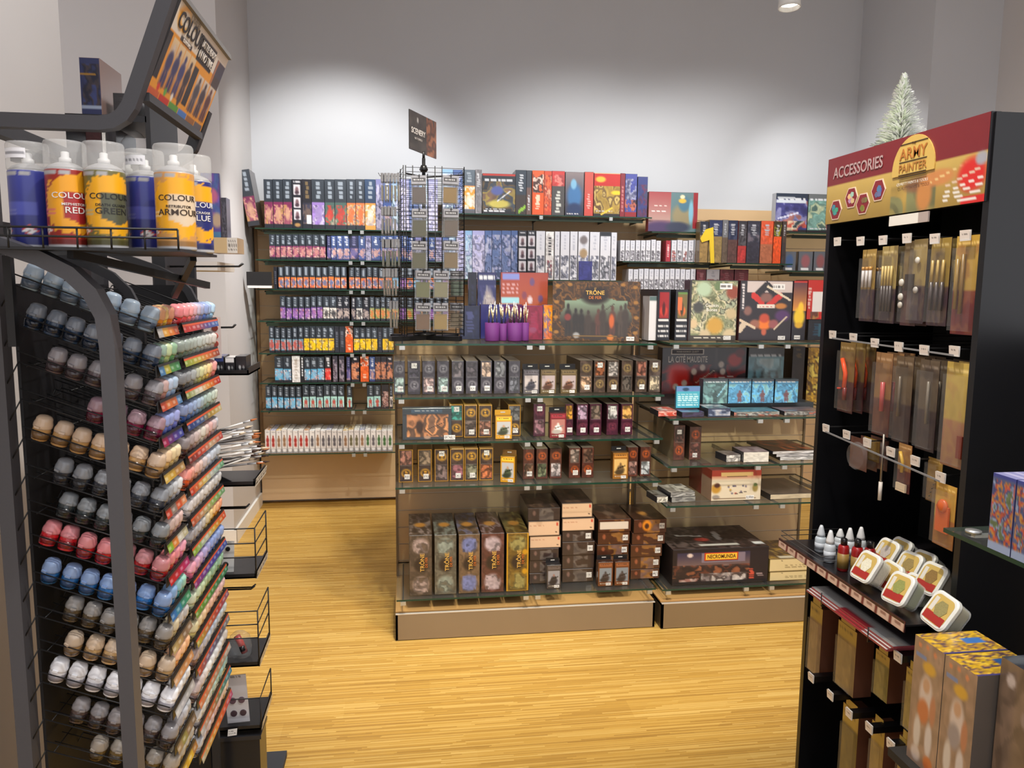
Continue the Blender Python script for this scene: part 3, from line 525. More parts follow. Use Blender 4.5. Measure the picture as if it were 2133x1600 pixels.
for (a, b_, yt, c1, c2, s, pal, lb) in (
    (1459, 1477, 461, (30, 36, 52), (150, 120, 70), .35, ((60, 56, 60),), 'navy box with pale lettering above a brown scene'),
    (1478, 1506, 458, (34, 44, 80), (140, 116, 70), .38, ((50, 62, 100), (40, 46, 70)), 'navy topped box with a brown and yellow scene'),
    (1506, 1518, 458, (110, 110, 112), (96, 80, 66), .4, None, 'narrow grey and brown box end'),
    (1518, 1538, 459, (32, 40, 66), (90, 60, 56), .45, ((60, 66, 90),), 'navy box with a dim red creature'),
    (1539, 1557, 460, (50, 48, 54), (172, 52, 50), .6, ((90, 86, 90), (60, 56, 60)), 'dark box with a plain brick red lower half'),
    (1558, 1585, 460, (48, 48, 60), (52, 50, 62), .5, ((66, 66, 80), (110, 100, 110)), 'broad charcoal box with a faint figure'),
    (1586, 1612, 460, (206, 84, 50), (170, 100, 70), .55, ((210, 90, 60), (200, 80, 40)), 'orange box with a brown monster below its title'),
    (1613, 1630, 461, (60, 50, 30), (222, 80, 32), .36, ((150, 150, 30), (40, 36, 30)), 'orange box with black and yellow top'),
    (1631, 1640, 461, (70, 56, 50), (60, 50, 50), .5, None, 'thin dark box ending the row of rule boxes')):
    A = spine2(14, 44, c1, c2, s, (170, 170, 176), .08, .35, pal); mott(A, 0, s+.05, 1, .95, (c2, [v*.8 for v in c2], [min(255, v*1.2) for v in c2]), RND, 10, .25, .6)
    hero(a, b_, yt, 550, Y5, 1.7935, lb, A, tuple(v*.7 for v in c2), group=G5, D=.08)
p = tag(MB().add([tuple(atY(x, y, Y5-.008)) for x, y in ((1459, 497), (1470, 478), (1486, 473), (1488, 548), (1480, 548), (1478, 500), (1462, 505))], [tuple(range(6, -1, -1))], (226, 190, 40)).build('promotional_card', PRINT), 'yellow cut-out card hanging before the navy topped box', 'card'); p.modifiers.new('thick', 'SOLIDIFY').thickness = .003
A = art_scene(32, 40, RND, (50, 50, 100), ((70, 70, 130), (150, 150, 190), (190, 120, 100)), tbar=(40, 50, 66)); rect(A, .05, .1, .6, .14, (180, 184, 190)); rect(A, .03, .18, .95, .25, (200, 206, 214)); line(A, .1, .65, .7, .5, .02, (210, 210, 230)); mott(A, 0, .7, 1, .95, ((190, 80, 60), (210, 190, 160), (40, 60, 60)), RND, 10, .15)
hero(1617, 1684, 402, 486, YR, 2.0255, 'navy box with space warrior art beside the black stand', A, (170, 172, 178), (120, 120, 124), left=(170, 172, 178), D=.06)
A = art_scene(30, 40, RND, (110, 150, 140), ((130, 170, 160), (90, 120, 110), (190, 190, 150), (60, 80, 76)), tbar=(100, 104, 106)); blob(A, .8, .8, .14, .2, (200, 50, 50))
hero(1685, 1745, 404, 486, YR, 2.0255, 'green box with ancient warriors beside the navy space box', A, D=.06)
for i, (a, b_, c) in enumerate(((1632, 1659, (70, 96, 140)), (1664, 1694, (150, 90, 96)), (1696, 1724, (140, 84, 86)))):
    A = cv(14, 18, (96, 100, 108)); blob(A, .5, .5, .3, .35, c); rect(A, .2, .85, .7, .97, (226, 226, 226)); dashes(A, .1, .03, .9, .1, (190, 190, 190), 1, RND)
    hero(a, b_, 524, 565, YR, 1.7465, 'small grey blister box with %s figure' % ('a blue', 'a red', 'a dim red, nearest the black stand')[i], A, D=.05, group='three small figure boxes')
# ================================================================ goods on the two gondolas
def sticker(o, x, z, w=.024, h=.022, y=-.0007, bars=True, name='price_sticker', rows=3):
    A = cv(12, 10, (238, 236, 232))
    if bars: dashes(A, .12, .15, .88, .85, (120, 118, 118), rows, RND)
    b = MB(); b.sheet(A, (x-w/2, y, z-h/2), (w, 0, 0), (0, 0, h)); b.box(x-w/2, x+w/2, y+.0001, -.0001, z-h/2, z+h/2, (238, 236, 232), 0, 'f'); return b.build(name, PRINT, o)
def px_box(a, b_, yt, Y, z, name, label, cat, group, A, side, top, D, left=None, rz=0, mat=WRAP):
    p = atY(a, yt, Y); q = atY(b_, yt, Y); return place_box(name, label, cat, group, p.x+.0004, q.x-.0004, z+.0004, p.z-z-.0004, Y, D, A, side, top, left, mat, rz)
def art_card(pic, emblem, base, flip, rnd, border=None, w=16, h=38):
    """end of a miniature box: round emblem, small picture, dark ground"""
    A = cv(w, h, base); mott(A, 0, 0, 1, 1, ([v*.75 for v in base], [min(255, v*1.3) for v in base]), rnd, 10, .3, .5)
    e0, p0 = (.08, .5) if not flip else (.56, .06)
    blob(A, .52, e0+.16, .34, .13, emblem); blob(A, .52, e0+.16, .24, .09, base); vword(A, .42, e0+.09, .62, e0+.24, emblem, rnd, 4)
    rect(A, .1, p0, .9, p0+.42, pic); mott(A, .1, p0, .9, p0+.42, ([v*.4 for v in pic], [v*.65 for v in pic], [min(255, v*1.15) for v in pic]), rnd, 12, .3); rect(A, .1, .485, .9, .495, [v*.6+60 for v in base])
    if border: rect(A, 0, 0, .07, 1, border); rect(A, .93, 0, 1, 1, border); rect(A, 0, 0, 1, .035, border); rect(A, 0, .965, 1, 1, border)
    return A
def card_box(a, b_, yt, Y, z, base, pic, emb, flip, st, desc, where, group, border=None, D=.3, top=(112, 102, 90)):  # top colour is lightened to stand in for the glossy reflection
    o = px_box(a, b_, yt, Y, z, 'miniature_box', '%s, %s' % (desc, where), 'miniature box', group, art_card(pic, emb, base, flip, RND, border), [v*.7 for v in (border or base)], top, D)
    H = atY(a, yt, Y).z-z; w = atY(b_, yt, Y).x-atY(a, yt, Y).x
    if st == 'f': sticker(o, w*.08, .026)
    elif st == 't': sticker(o, w*.02, H-.022)
    return o
def tab_box(a, b_, yt, Y, z, base, bg, fig, head, label, group, tabc=(24, 22, 24), D=.04, rz=0, tabh=.022):
    """small hanging carton: window picture of one figure, dark tab with a slot above"""
    A = cv(20, 32, base); rect(A, .08, .25, .92, .8, bg); blob(A, .5, .66, .27, .11, fig); blob(A, .42, .74, .3, .09, [v*.8 for v in fig]); blob(A, .5, .56, .2, .09, [min(255, v*1.2) for v in fig]); blob(A, .5, .44, .075, .055, head); line(A, .3, .6, .78, .5, .025, [v*.6 for v in fig]); rect(A, .1, .06, .9, .18, [min(255, v*1.25+16) for v in base]); dashes(A, .18, .09, .82, .15, (60, 50, 44), 1, RND); dashes(A, .15, .86, .6, .92, (200, 190, 170), 1, RND)
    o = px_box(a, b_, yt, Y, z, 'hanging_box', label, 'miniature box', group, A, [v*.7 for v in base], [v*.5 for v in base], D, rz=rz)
    w = atY(b_, yt, Y).x-atY(a, yt, Y).x; H = atY(a, yt, Y).z-z
    t = MB(); t.box(-w/2+.002, w/2-.002, D-.002, D-.0004, H-.003, H+tabh, tabc); t.box(-w*.14, w*.14, D-.0026, D-.002, H+tabh*.4, H+tabh*.6, (200, 196, 190)); t.build('hang_tab', PRINT, o)
    sticker(o, w*.2, .010, .024, .013); return o
def fx(k, s=3.742, o=810): return o+k/s
YF = 3.45; z1 = 1.1215
GA = 'grey and brown miniature boxes on the upper glass shelf'
g = (62, 58, 66); gb = (76, 62, 54)
spec = [(35, 125, 0, (170, 196, 190), 'f', 'pale green picture'), (145, 245, 1, (66, 62, 72), 't', 'sticker at its top'), (260, 360, 0, (196, 170, 166), 'f', 'pink picture'), (375, 470, 0, (176, 204, 198), 'f', 'white and green picture'),
        (490, 585, 1, (112, 104, 108), 'f', 'faint upper picture'), (600, 695, 1, (92, 84, 90), 'f', 'dark upper picture'), (715, 805, 1, (206, 176, 156), 'f', 'bright upper picture'), (820, 915, 1, (120, 120, 124), '', 'grey figure, no sticker'), (935, 1025, 0, (104, 106, 114), '', 'pale emblem and no sticker')]
for i, (a, b_, fl, pic, st, d) in enumerate(spec):
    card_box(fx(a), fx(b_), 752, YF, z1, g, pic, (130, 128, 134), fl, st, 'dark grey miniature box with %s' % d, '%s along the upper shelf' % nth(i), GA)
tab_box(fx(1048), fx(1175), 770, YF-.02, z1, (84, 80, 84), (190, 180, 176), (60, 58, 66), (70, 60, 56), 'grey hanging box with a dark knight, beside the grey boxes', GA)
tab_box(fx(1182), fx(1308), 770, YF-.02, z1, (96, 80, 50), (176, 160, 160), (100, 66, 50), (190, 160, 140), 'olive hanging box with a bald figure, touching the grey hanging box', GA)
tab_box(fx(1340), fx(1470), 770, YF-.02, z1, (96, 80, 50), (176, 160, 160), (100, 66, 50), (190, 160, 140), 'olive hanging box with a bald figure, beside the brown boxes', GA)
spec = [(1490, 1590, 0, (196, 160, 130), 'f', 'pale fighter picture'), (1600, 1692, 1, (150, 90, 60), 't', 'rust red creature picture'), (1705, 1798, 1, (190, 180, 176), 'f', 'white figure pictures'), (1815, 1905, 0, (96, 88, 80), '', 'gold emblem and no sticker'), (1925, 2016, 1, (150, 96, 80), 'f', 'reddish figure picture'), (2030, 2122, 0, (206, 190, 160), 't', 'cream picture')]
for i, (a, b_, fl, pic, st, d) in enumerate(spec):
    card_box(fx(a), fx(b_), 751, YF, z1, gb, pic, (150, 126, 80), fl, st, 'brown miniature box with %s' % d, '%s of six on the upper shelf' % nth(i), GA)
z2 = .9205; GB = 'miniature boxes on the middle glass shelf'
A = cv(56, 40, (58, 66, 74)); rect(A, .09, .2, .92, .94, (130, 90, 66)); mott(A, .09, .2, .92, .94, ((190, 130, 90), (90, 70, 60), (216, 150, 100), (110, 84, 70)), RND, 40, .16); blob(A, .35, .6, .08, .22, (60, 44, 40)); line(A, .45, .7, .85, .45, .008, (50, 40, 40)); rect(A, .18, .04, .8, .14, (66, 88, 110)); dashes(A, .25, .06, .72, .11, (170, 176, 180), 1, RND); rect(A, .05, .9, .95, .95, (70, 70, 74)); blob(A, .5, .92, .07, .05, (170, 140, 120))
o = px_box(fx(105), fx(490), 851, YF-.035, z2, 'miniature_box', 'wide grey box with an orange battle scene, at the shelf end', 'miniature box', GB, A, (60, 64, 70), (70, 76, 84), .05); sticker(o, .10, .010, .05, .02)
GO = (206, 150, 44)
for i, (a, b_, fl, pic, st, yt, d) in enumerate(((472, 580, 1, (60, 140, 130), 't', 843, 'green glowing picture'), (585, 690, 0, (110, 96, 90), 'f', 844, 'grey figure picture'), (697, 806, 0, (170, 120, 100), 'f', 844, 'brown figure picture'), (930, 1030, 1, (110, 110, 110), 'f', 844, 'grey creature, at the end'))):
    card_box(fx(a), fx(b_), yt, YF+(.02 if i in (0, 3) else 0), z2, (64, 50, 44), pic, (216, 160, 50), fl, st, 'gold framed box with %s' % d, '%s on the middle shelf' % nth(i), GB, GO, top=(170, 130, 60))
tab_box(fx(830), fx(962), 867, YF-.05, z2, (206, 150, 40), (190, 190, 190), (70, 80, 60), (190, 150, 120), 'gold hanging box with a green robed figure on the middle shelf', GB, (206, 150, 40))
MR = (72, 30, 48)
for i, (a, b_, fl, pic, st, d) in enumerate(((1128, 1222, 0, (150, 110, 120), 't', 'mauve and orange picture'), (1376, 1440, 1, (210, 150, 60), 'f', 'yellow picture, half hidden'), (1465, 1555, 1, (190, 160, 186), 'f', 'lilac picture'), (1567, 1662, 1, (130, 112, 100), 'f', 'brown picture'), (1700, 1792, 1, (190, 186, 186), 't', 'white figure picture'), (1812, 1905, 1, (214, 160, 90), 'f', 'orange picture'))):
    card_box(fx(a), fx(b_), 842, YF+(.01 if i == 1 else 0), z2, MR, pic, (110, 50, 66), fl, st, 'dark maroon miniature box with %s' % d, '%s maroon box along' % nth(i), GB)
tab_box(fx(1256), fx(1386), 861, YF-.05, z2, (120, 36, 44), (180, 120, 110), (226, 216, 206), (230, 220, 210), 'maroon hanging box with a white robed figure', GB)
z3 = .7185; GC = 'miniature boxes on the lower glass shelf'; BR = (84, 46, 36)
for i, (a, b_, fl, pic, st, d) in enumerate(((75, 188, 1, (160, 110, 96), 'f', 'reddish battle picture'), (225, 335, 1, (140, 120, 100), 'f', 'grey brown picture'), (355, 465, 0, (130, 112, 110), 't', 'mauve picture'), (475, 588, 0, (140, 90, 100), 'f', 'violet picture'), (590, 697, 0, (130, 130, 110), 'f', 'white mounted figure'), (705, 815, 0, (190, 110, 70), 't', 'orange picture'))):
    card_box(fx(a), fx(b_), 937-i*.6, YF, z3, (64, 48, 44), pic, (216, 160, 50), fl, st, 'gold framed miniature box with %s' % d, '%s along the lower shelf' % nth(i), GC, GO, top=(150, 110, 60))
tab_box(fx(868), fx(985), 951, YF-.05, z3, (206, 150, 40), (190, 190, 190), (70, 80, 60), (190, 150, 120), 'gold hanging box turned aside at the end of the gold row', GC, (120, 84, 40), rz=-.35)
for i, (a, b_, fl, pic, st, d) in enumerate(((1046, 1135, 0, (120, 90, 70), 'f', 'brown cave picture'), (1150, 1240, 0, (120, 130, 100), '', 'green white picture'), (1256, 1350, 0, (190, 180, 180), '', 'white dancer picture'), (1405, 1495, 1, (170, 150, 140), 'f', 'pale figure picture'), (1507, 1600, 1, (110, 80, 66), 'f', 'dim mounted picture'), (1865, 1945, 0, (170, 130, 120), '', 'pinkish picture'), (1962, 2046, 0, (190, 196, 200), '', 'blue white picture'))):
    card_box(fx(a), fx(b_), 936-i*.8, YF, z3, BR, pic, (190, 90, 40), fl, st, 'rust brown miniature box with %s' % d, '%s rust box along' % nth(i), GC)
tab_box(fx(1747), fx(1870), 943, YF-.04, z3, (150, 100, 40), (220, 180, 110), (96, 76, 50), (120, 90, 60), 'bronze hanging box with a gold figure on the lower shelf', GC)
# ---- bottom shelf: five tall boxes
z4 = .2035; GD = 'five tall boxes at the foot of the wide gondola'; fy = lambda k: 810+k/3.615
def tall(pic, base, word, border=None):
    A = cv(26, 74, base); mott(A, 0, 0, 1, 1, ([v*.8 for v in base], [v*1.2 for v in base]), RND, 20, .2, .6)
    blob(A, .5, .18, .36, .13, pic); mott(A, .2, .08, .8, .3, (pic, [v*.6 for v in pic], base), RND, 10, .2); blob(A, .5, .82, .36, .14, pic); mott(A, .2, .7, .8, .95, (pic, [v*.6 for v in pic], base), RND, 12, .2)
    blob(A, .5, .5, .3, .12, (44, 32, 26))
    if border: rect(A, 0, 0, .08, 1, border); rect(A, .92, 0, 1, 1, border); rect(A, 0, 0, 1, .02, border); rect(A, 0, .98, 1, 1, border); blob(A, .82, .33, .12, .05, border); blob(A, .82, .66, .12, .05, border)
    return A
for a, b_, yt, pic, base, bd, d in ((152, 325, 1116, (170, 150, 144), (84, 70, 58), None, 'brown tall box with faded portraits, at the gondola edge'), (342, 510, 1115, (140, 150, 140), (96, 92, 80), None, 'grey green tall box with a wolf rider'), (525, 687, 1114, (110, 120, 170), (110, 88, 66), None, 'brown tall box with an icy blue figure'), (696, 870, 1112, (176, 160, 166), (88, 52, 44), None, 'red brown tall box with white crescent portraits'), (886, 1056, 1111, (150, 140, 84), (110, 86, 34), (196, 146, 30), 'gold bordered tall box with olive art')):
    T = cv(14, 24, [v*.62 for v in base]); mott(T, 0, 0, 1, 1, (pic, base, [v*.4 for v in base]), RND, 14, .2, .5); blob(T, .5, .55, .25, .1, (176, 120, 50))
    o = px_box(fy(a), fy(b_), yt, 3.39, z4, 'tall_game_box', d, 'game box', GD, tall(pic, base, 0, bd), (44, 38, 36), T, .34, left=(60, 50, 44))
    w = atY(fy(b_), yt, 3.39).x-atY(fy(a), yt, 3.39).x
    text('TRÔNE', .026, (.008, -.0012, .155), (math.pi/2, -math.pi/2, 0), (214, 170, 84), o, 'title_lettering'); text('DE FER', .016, (.026, -.0012, .155), (math.pi/2, -math.pi/2, 0), (200, 110, 40), o, 'title_lettering')
# ---- bottom shelf: stacks of flat boxes
def flat_box(a, b_, ya, yb, Y, label, A, group, side=(50, 38, 32), top=(62, 48, 42), D=.26, zb=None, st=None, name='flat_game_box', rz=0, mat=WRAP):
    p = atY(a, ya, Y); q = atY(b_, ya, Y); zb = atY(a, yb, Y).z if zb is None else zb
    o = place_box(name, label, 'game box', group, p.x, q.x, zb, p.z-zb, Y, D, A, side, top, None, mat, rz)
    if st is not None: sticker(o, st*(q.x-p.x)/2, (p.z-zb)/2, .026, min(.026, (p.z-zb)*.8))
    return o, p.z
def art_side(base, rnd, acc=((120, 110, 104),), w=34, h=14):
    A = cv(w, h, base); mott(A, .35, 0, .8, 1, acc, rnd, 8, .3, .7); rect(A, 0, 0, 1, .1, [v*1.3 for v in base]); blob(A, .2, .4, .05, .2, [min(255, v*2) for v in base]); return A
def art_label(base, rnd, w=34, h=14):
    A = cv(w, h, base); rect(A, .03, .1, .97, .92, (226, 190, 156)); dashes(A, .06, .25, .5, .38, (200, 150, 120), 1, rnd); rect(A, .88, .16, .95, .36, (206, 80, 60)); rect(A, .84, .72, .92, .78, (60, 40, 36)); return A
DKB = (62, 48, 44); RB = (78, 44, 30)
def stack(cols, levels, desc, group):
    n = len(levels)
    for i, (yt, yb_, kind, a, b_, note) in enumerate(reversed(levels)):
        zz = getattr(stack, 'z', None) if i else z4+.0004
        base = RB if 'rust' in kind else DKB
        A = art_label(base, RND) if 'label' in kind else art_side(base, RND, ((170, 120, 60), (140, 110, 100)) if 'rust' in kind else ((120, 112, 106), (90, 84, 84)))
        if 'strip' in kind: rect(A, .06, .25, .9, .8, (220, 206, 190))
        if 'emblem' in kind: blob(A, .4, .45, .14, .4, (240, 150, 40)); blob(A, .4, .5, .07, .2, base)
        T = cv(16, 14, [v*.8 for v in base]); mott(T, .1, .1, .9, .9, ((110, 84, 66), (40, 34, 32)), RND, 10, .2, .6); blob(T, .45, .6, .12, .15, (190, 130, 60) if 'emblem' in kind else (120, 96, 80))
        o, zt_ = flat_box(fy(a), fy(b_), yt, yb_, 3.47+.004*(i % 2), '%s, %s' % (note, desc), A, group, zb=zz, st=.72 if 'code' in kind else (-.8 if 'lcode' in kind else None), top=T)
        stack.z = zt_+.0006
Y_ = lambda v: 1000+v/3.615
stack(0, [(Y_(215), Y_(308), 'dark', 1048, 1290, 'dark box with grey figures, topmost'), (Y_(312), Y_(398), 'label', 1048, 1288, 'box with cream label, upper'), (Y_(424), Y_(518), 'label', 1060, 1298, 'box with cream label, lower'), (Y_(520), Y_(600), 'plain', 1062, 1280, 'plain brown box'), (Y_(606), Y_(700), 'dark', 1058, 1286, 'grey brown box, second from the bottom'), (Y_(706), Y_(800), 'dark', 1058, 1286, 'grey brown box, lowest')], 'in the stack beside the gold tall box', 'flat boxes stacked beside the tall boxes')
stack(0, [(Y_(176), Y_(266), 'label', 1302, 1535, 'box with cream label, topmost'), (Y_(290), Y_(380), 'label', 1304, 1550, 'box with cream label, second'), (Y_(386), Y_(464), 'code', 1306, 1534, 'brown box with a barcode, third'), (Y_(470), Y_(562), 'code', 1306, 1550, 'brown box with a barcode, fourth'), (Y_(568), Y_(668), 'dark', 1306, 1546, 'grey brown box, fifth'), (Y_(674), Y_(792), 'code', 1306, 1540, 'thick grey brown box, lowest')], 'in the tallest stack on the bottom shelf', 'flat boxes in the tallest stack')
stack(0, [(Y_(300), Y_(386), 'rust strip', 1578, 1824, 'rust box with a cream strip, topmost'), (Y_(392), Y_(486), 'rust code', 1575, 1815, 'rust box with a barcode, second'), (Y_(492), Y_(565), 'rust code', 1568, 1806, 'rust box with a barcode, third'), (Y_(570), Y_(680), 'rust', 1572, 1806, 'rust box behind hanging boxes, fourth'), (Y_(684), Y_(790), 'rust', 1572, 1806, 'rust box behind hanging boxes, lowest')], 'in the stack behind two hanging boxes', 'flat boxes stacked behind the hanging boxes')
stack(0, [(Y_(300), Y_(396), 'rust emblem code', 1846, 2092, 'rust box with orange emblem, topmost'), (Y_(402), Y_(486), 'rust code', 1832, 2080, 'rust box with a barcode, second'), (Y_(492), Y_(574), 'rust lcode', 1822, 2058, 'rust box with its barcode first, third'), (Y_(580), Y_(670), 'rust code', 1820, 2042, 'rust box with white riders, fourth'), (Y_(676), Y_(768), 'rust code', 1820, 2036, 'rust box with a barcode, lowest')], 'in the end stack near the black box', 'flat boxes stacked at the end of the bottom shelf')
GE = 'hanging boxes before the stacks on the bottom shelf'
tab_box(fy(1190), fy(1298), 1178, 3.40, z4, (70, 62, 60), (150, 150, 156), (44, 42, 48), (150, 110, 100), 'dark hanging box with a black robed figure before the stacks', GE)
tab_box(fy(1577), fy(1690), 1172, 3.40, z4, (110, 62, 36), (130, 140, 150), (60, 52, 56), (60, 54, 56), 'rust hanging box with a bearded fighter, nearer the tallest stack', GE)
tab_box(fy(1703), fy(1815), 1171, 3.40, z4, (110, 62, 36), (130, 140, 150), (60, 52, 56), (60, 54, 56), 'rust hanging box with a bearded fighter, nearer the end stack', GE)
# ---- on top of the wide gondola
zt1 = 1.3595
A = cv(90, 62, (58, 40, 24)); mott(A, 0, 0, 1, 1, ((110, 72, 30), (60, 40, 20), (134, 90, 40), (44, 30, 20)), RND, 160, .06, .7); X, Y2 = _xy(A)
m = ((X-.5)/.41)**2+((Y2-.62)/.36)**2 < 1; m |= (abs(X-.5) < .36) & (abs(Y2-.62) < .30); A[m] = (120, 140, 118)
grad_m = np.clip((Y2-.35)/.35, 0, 1)[..., None]; A[:] = np.where(m[..., None], A*(1-grad_m)+np.array((52, 42, 36))*grad_m, A)
for k in range(9): figure(A, .17+k*.085+RND.uniform(-.02, .02), .34+RND.uniform(0, .14), .9, .1, RND.choice([(58, 48, 42), (70, 58, 50), (40, 36, 34), (84, 52, 44)]))
blob(A, .68, .66, .03, .12, (190, 90, 40)); line(A, .58, .5, .7, .38, .006, (60, 50, 40)); blob(A, .18, .6, .04, .06, (120, 50, 46)); blob(A, .49, .24, .17, .15, (34, 22, 18)); blob(A, .28, .9, .04, .05, (150, 150, 150)); blob(A, .67, .93, .04, .05, (190, 110, 40)); rect(A, .25, .9, .75, .92, (120, 90, 40))
for cx, cy in ((.06, .08), (.2, .06), (.8, .06), (.94, .1), (.95, .35), (.05, .35), (.95, .85), (.05, .85), (.04, .6), (.96, .6)): blob(A, cx, cy, .03, .03, (150, 104, 44))
t = px_box(1153, 1331, 585, 3.47, zt1, 'large_game_box', 'large brown fantasy game box with a dark oval title on the gondola', 'game box', None, A, spine2(16, 40, (84, 62, 50), (90, 66, 52), .5, (190, 120, 60), .3, .75, ((110, 84, 66), (60, 46, 40))), (40, 34, 30), .105, rz=-.24); sticker(t, .16, .014, .036, .018)
text('TRÔNE', .026, (-.005, -.0012, .222), (math.pi/2, 0, 0), (222, 176, 90), t, 'title_lettering'); text('LE', .010, (-.005, -.0012, .243), (math.pi/2, 0, 0), (200, 160, 90), t, 'title_lettering'); text('DE FER', .019, (-.005, -.0012, .200), (math.pi/2, 0, 0), (210, 120, 50), t, 'title_lettering')
A = art_scene(22, 34, RND, (40, 44, 90), ((60, 60, 110), (150, 150, 160), (180, 150, 140)), ty=.04); blob(A, .6, .6, .3, .35, (160, 150, 150)); mott(A, .4, .35, .85, .95, ((190, 180, 170), (100, 96, 110)), RND, 12, .18)
za = zt1; o = px_box(958, 1000, 637, 3.60, za, 'game_box', 'dark navy boxed set standing behind the spinner foot', 'game box', None, art_plain(16, 22, RND, (26, 32, 62), (60, 66, 110)), (20, 24, 50), (34, 36, 60), .05)
px_box(1001, 1088, 634, 3.64, za, 'game_box', 'low blue and plum box behind the purple brush pots', 'game box', None, mott(cv(26, 20, (40, 40, 100)), .5, 0, 1, 1, ((96, 30, 70), (60, 40, 110)), RND, 10, .4), (40, 30, 80), (50, 50, 90), .05)
z_s = atY(1088, 634, 3.64).z+.001
px_box(976, 993, 567, 3.74, za, 'game_box', 'narrow black box behind the navy figure box', 'game box', None, art_plain(8, 30, RND, (20, 22, 40), (30, 32, 60)), (20, 22, 40), (34, 36, 60), .04)
px_box(995, 1034, 567, 3.74, za, 'game_box', 'navy box with a pale armoured figure behind the brushes', 'game box', None, A, (34, 36, 60), (90, 90, 120), .04)
A = cv(46, 34, (150, 72, 56)); grad(A, 0, 0, 1, 1, (146, 64, 54), (178, 92, 40)); rect(A, .04, .04, .4, .12, (120, 130, 190)); dashes(A, .04, .16, .38, .34, (196, 150, 150), 3, RND); rect(A, .02, .38, .4, .48, (150, 200, 206)); blob(A, .2, .75, .16, .16, (206, 140, 110)); 
for cx, cy in ((.5, .35), (.66, .15), (.62, .42), (.84, .4), (.52, .68), (.7, .62), (.84, .7), (.55, .9), (.72, .9)): blob(A, cx, cy, .055, .06, RND.choice([(120, 60, 76), (206, 190, 196), (96, 70, 110), (190, 110, 90)]))
px_box(1043, 1142, 567, 3.70, za, 'game_box', 'rust orange box back covered in small component pictures', 'game box', None, A, (100, 44, 40), (170, 160, 200), .04)
px_box(1090, 1131, 637, 3.56, za, 'game_box', 'plain crimson box beside the purple brush pots', 'game box', None, blob(art_plain(18, 24, RND, (120, 26, 54), (130, 40, 70)), .5, .7, .2, .08, (130, 60, 90)), (70, 30, 110), (140, 90, 130), .05)
px_box(1132, 1152, 635, 3.58, za, 'game_box', 'slim yellow and orange box between crimson box and large game box', 'game box', None, mott(cv(10, 24, (236, 140, 40)), 0, .1, 1, .95, ((250, 180, 60), (110, 110, 160), (220, 120, 90)), RND, 10, .3), (80, 96, 150), (150, 120, 110), .05)
# purple brush pots
PUR = (88, 26, 98)
r = empty('brush_holder', atZ(1055, 712, zt1) + Vector((0, .03, 0))); r.location.z = zt1; tag(r, 'purple four-tube brush holder on the gondola top', 'brush holder')
def hz(px, Y): return atY(px, 690, Y).x-r.location.x
tubes = []
yb0 = r.location.y
for i, (a, b_) in enumerate(((1010, 1040), (1040, 1057), (1057, 1087), (1086, 1102))):
    xa, xb = hz(a, yb0), hz(b_, yb0); rr = max((xb-xa)/2, .019); cx = (xa+xb)/2; cy = .0 if i % 2 == 0 else .012; tubes.append((cx, cy, rr, .085-.004*(i == 1)))
    MB().lathe([(rr*.98, .001), (rr, .006), (rr, tubes[-1][3]), (rr*.94, tubes[-1][3]), (rr*.93, .01)], PUR, 20, (cx, cy, 0)).build('tube', MATTE, r)
bi = 0
for ti, (cx, cy, rr, hh) in enumerate(tubes):
    for k in range((7, 5, 7, 4)[ti]):
        a = RND.uniform(0, 6.28); q = RND.uniform(.2, .8)*rr; bx, by = cx+q*math.cos(a), cy+q*math.sin(a); L_ = RND.uniform(.125, .165); dx, dy = RND.uniform(-.02, .02)+.12*(bx-cx), RND.uniform(-.012, .012)
        o = empty('paint_brush', r.location+Vector((bx, by, .012))); o.rotation_euler = (RND.uniform(-.08, .08), RND.uniform(-.14, .14), 0)
        tag(o, 'paint brush standing tip up in the %s purple tube of the holder' % nth(ti), 'paint brush', 'brushes in the purple holder')
        MB().tube([(0, 0, 0), (0, 0, L_*.55), (0, 0, L_*.72)], .0022, RND.choice([(40, 34, 34), (60, 30, 30), (30, 30, 34)]), 6).build('handle', PLAST, o)
        MB().lathe([(.0024, L_*.70), (.0028, L_*.8), (.0026, L_*.9)], (214, 196, 150), 8).build('ferrule', PLAST, o)
        MB().lathe([(.0026, L_*.9), (.0034, L_*.95), (.0004, L_*1.05)], RND.choice([(230, 226, 216), (214, 200, 180), (236, 232, 226), (226, 220, 214)]), 8).build('bristles', MATTE, o)
# ================================================================ goods on the second gondola
zg = 1.3625; YG = 3.46; G2 = 'game boxes on top of the second gondola'
A = cv(8, 26, (216, 214, 216)); rect(A, 0, 0, 1, .1, (90, 110, 110)); rect(A, 0, .45, 1, .47, (180, 178, 180))
px_box(1353, 1369, 617, 3.47, zg, 'game_box', 'white box end beside the black spined books, on the gondola top', 'game box', G2, A, (200, 200, 204), (90, 110, 110), .1)
def black_spine(pic, lowc):
    A = cv(16, 52, (30, 30, 38)); rect(A, .18, .05, .86, .56, pic); blob(A, .5, .42, .28, .1, lowc); blob(A, .5, .38, .12, .14, [v*.5 for v in pic]); rect(A, .1, .58, .9, .62, (220, 216, 214))
    for k in range(3): dashes(A, .1, .68+k*.1, .9, .74+k*.1, (200, 198, 198), 1, RND)
    return A
px_box(1370, 1398, 603, YG, zg, 'game_box', 'black spined box with a red devil picture', 'game box', G2, black_spine((150, 32, 34), (200, 60, 44)), (24, 24, 30), (200, 200, 200), .26)
px_box(1408, 1436, 603, YG, zg, 'game_box', 'black spined box with an orange creature under a green band', 'game box', G2, rect(rect(black_spine((110, 96, 52), (220, 110, 50)), .18, .05, .86, .1, (96, 130, 60)), .18, .16, .5, .4, (220, 110, 60)), (24, 24, 30), (200, 200, 200), .26)
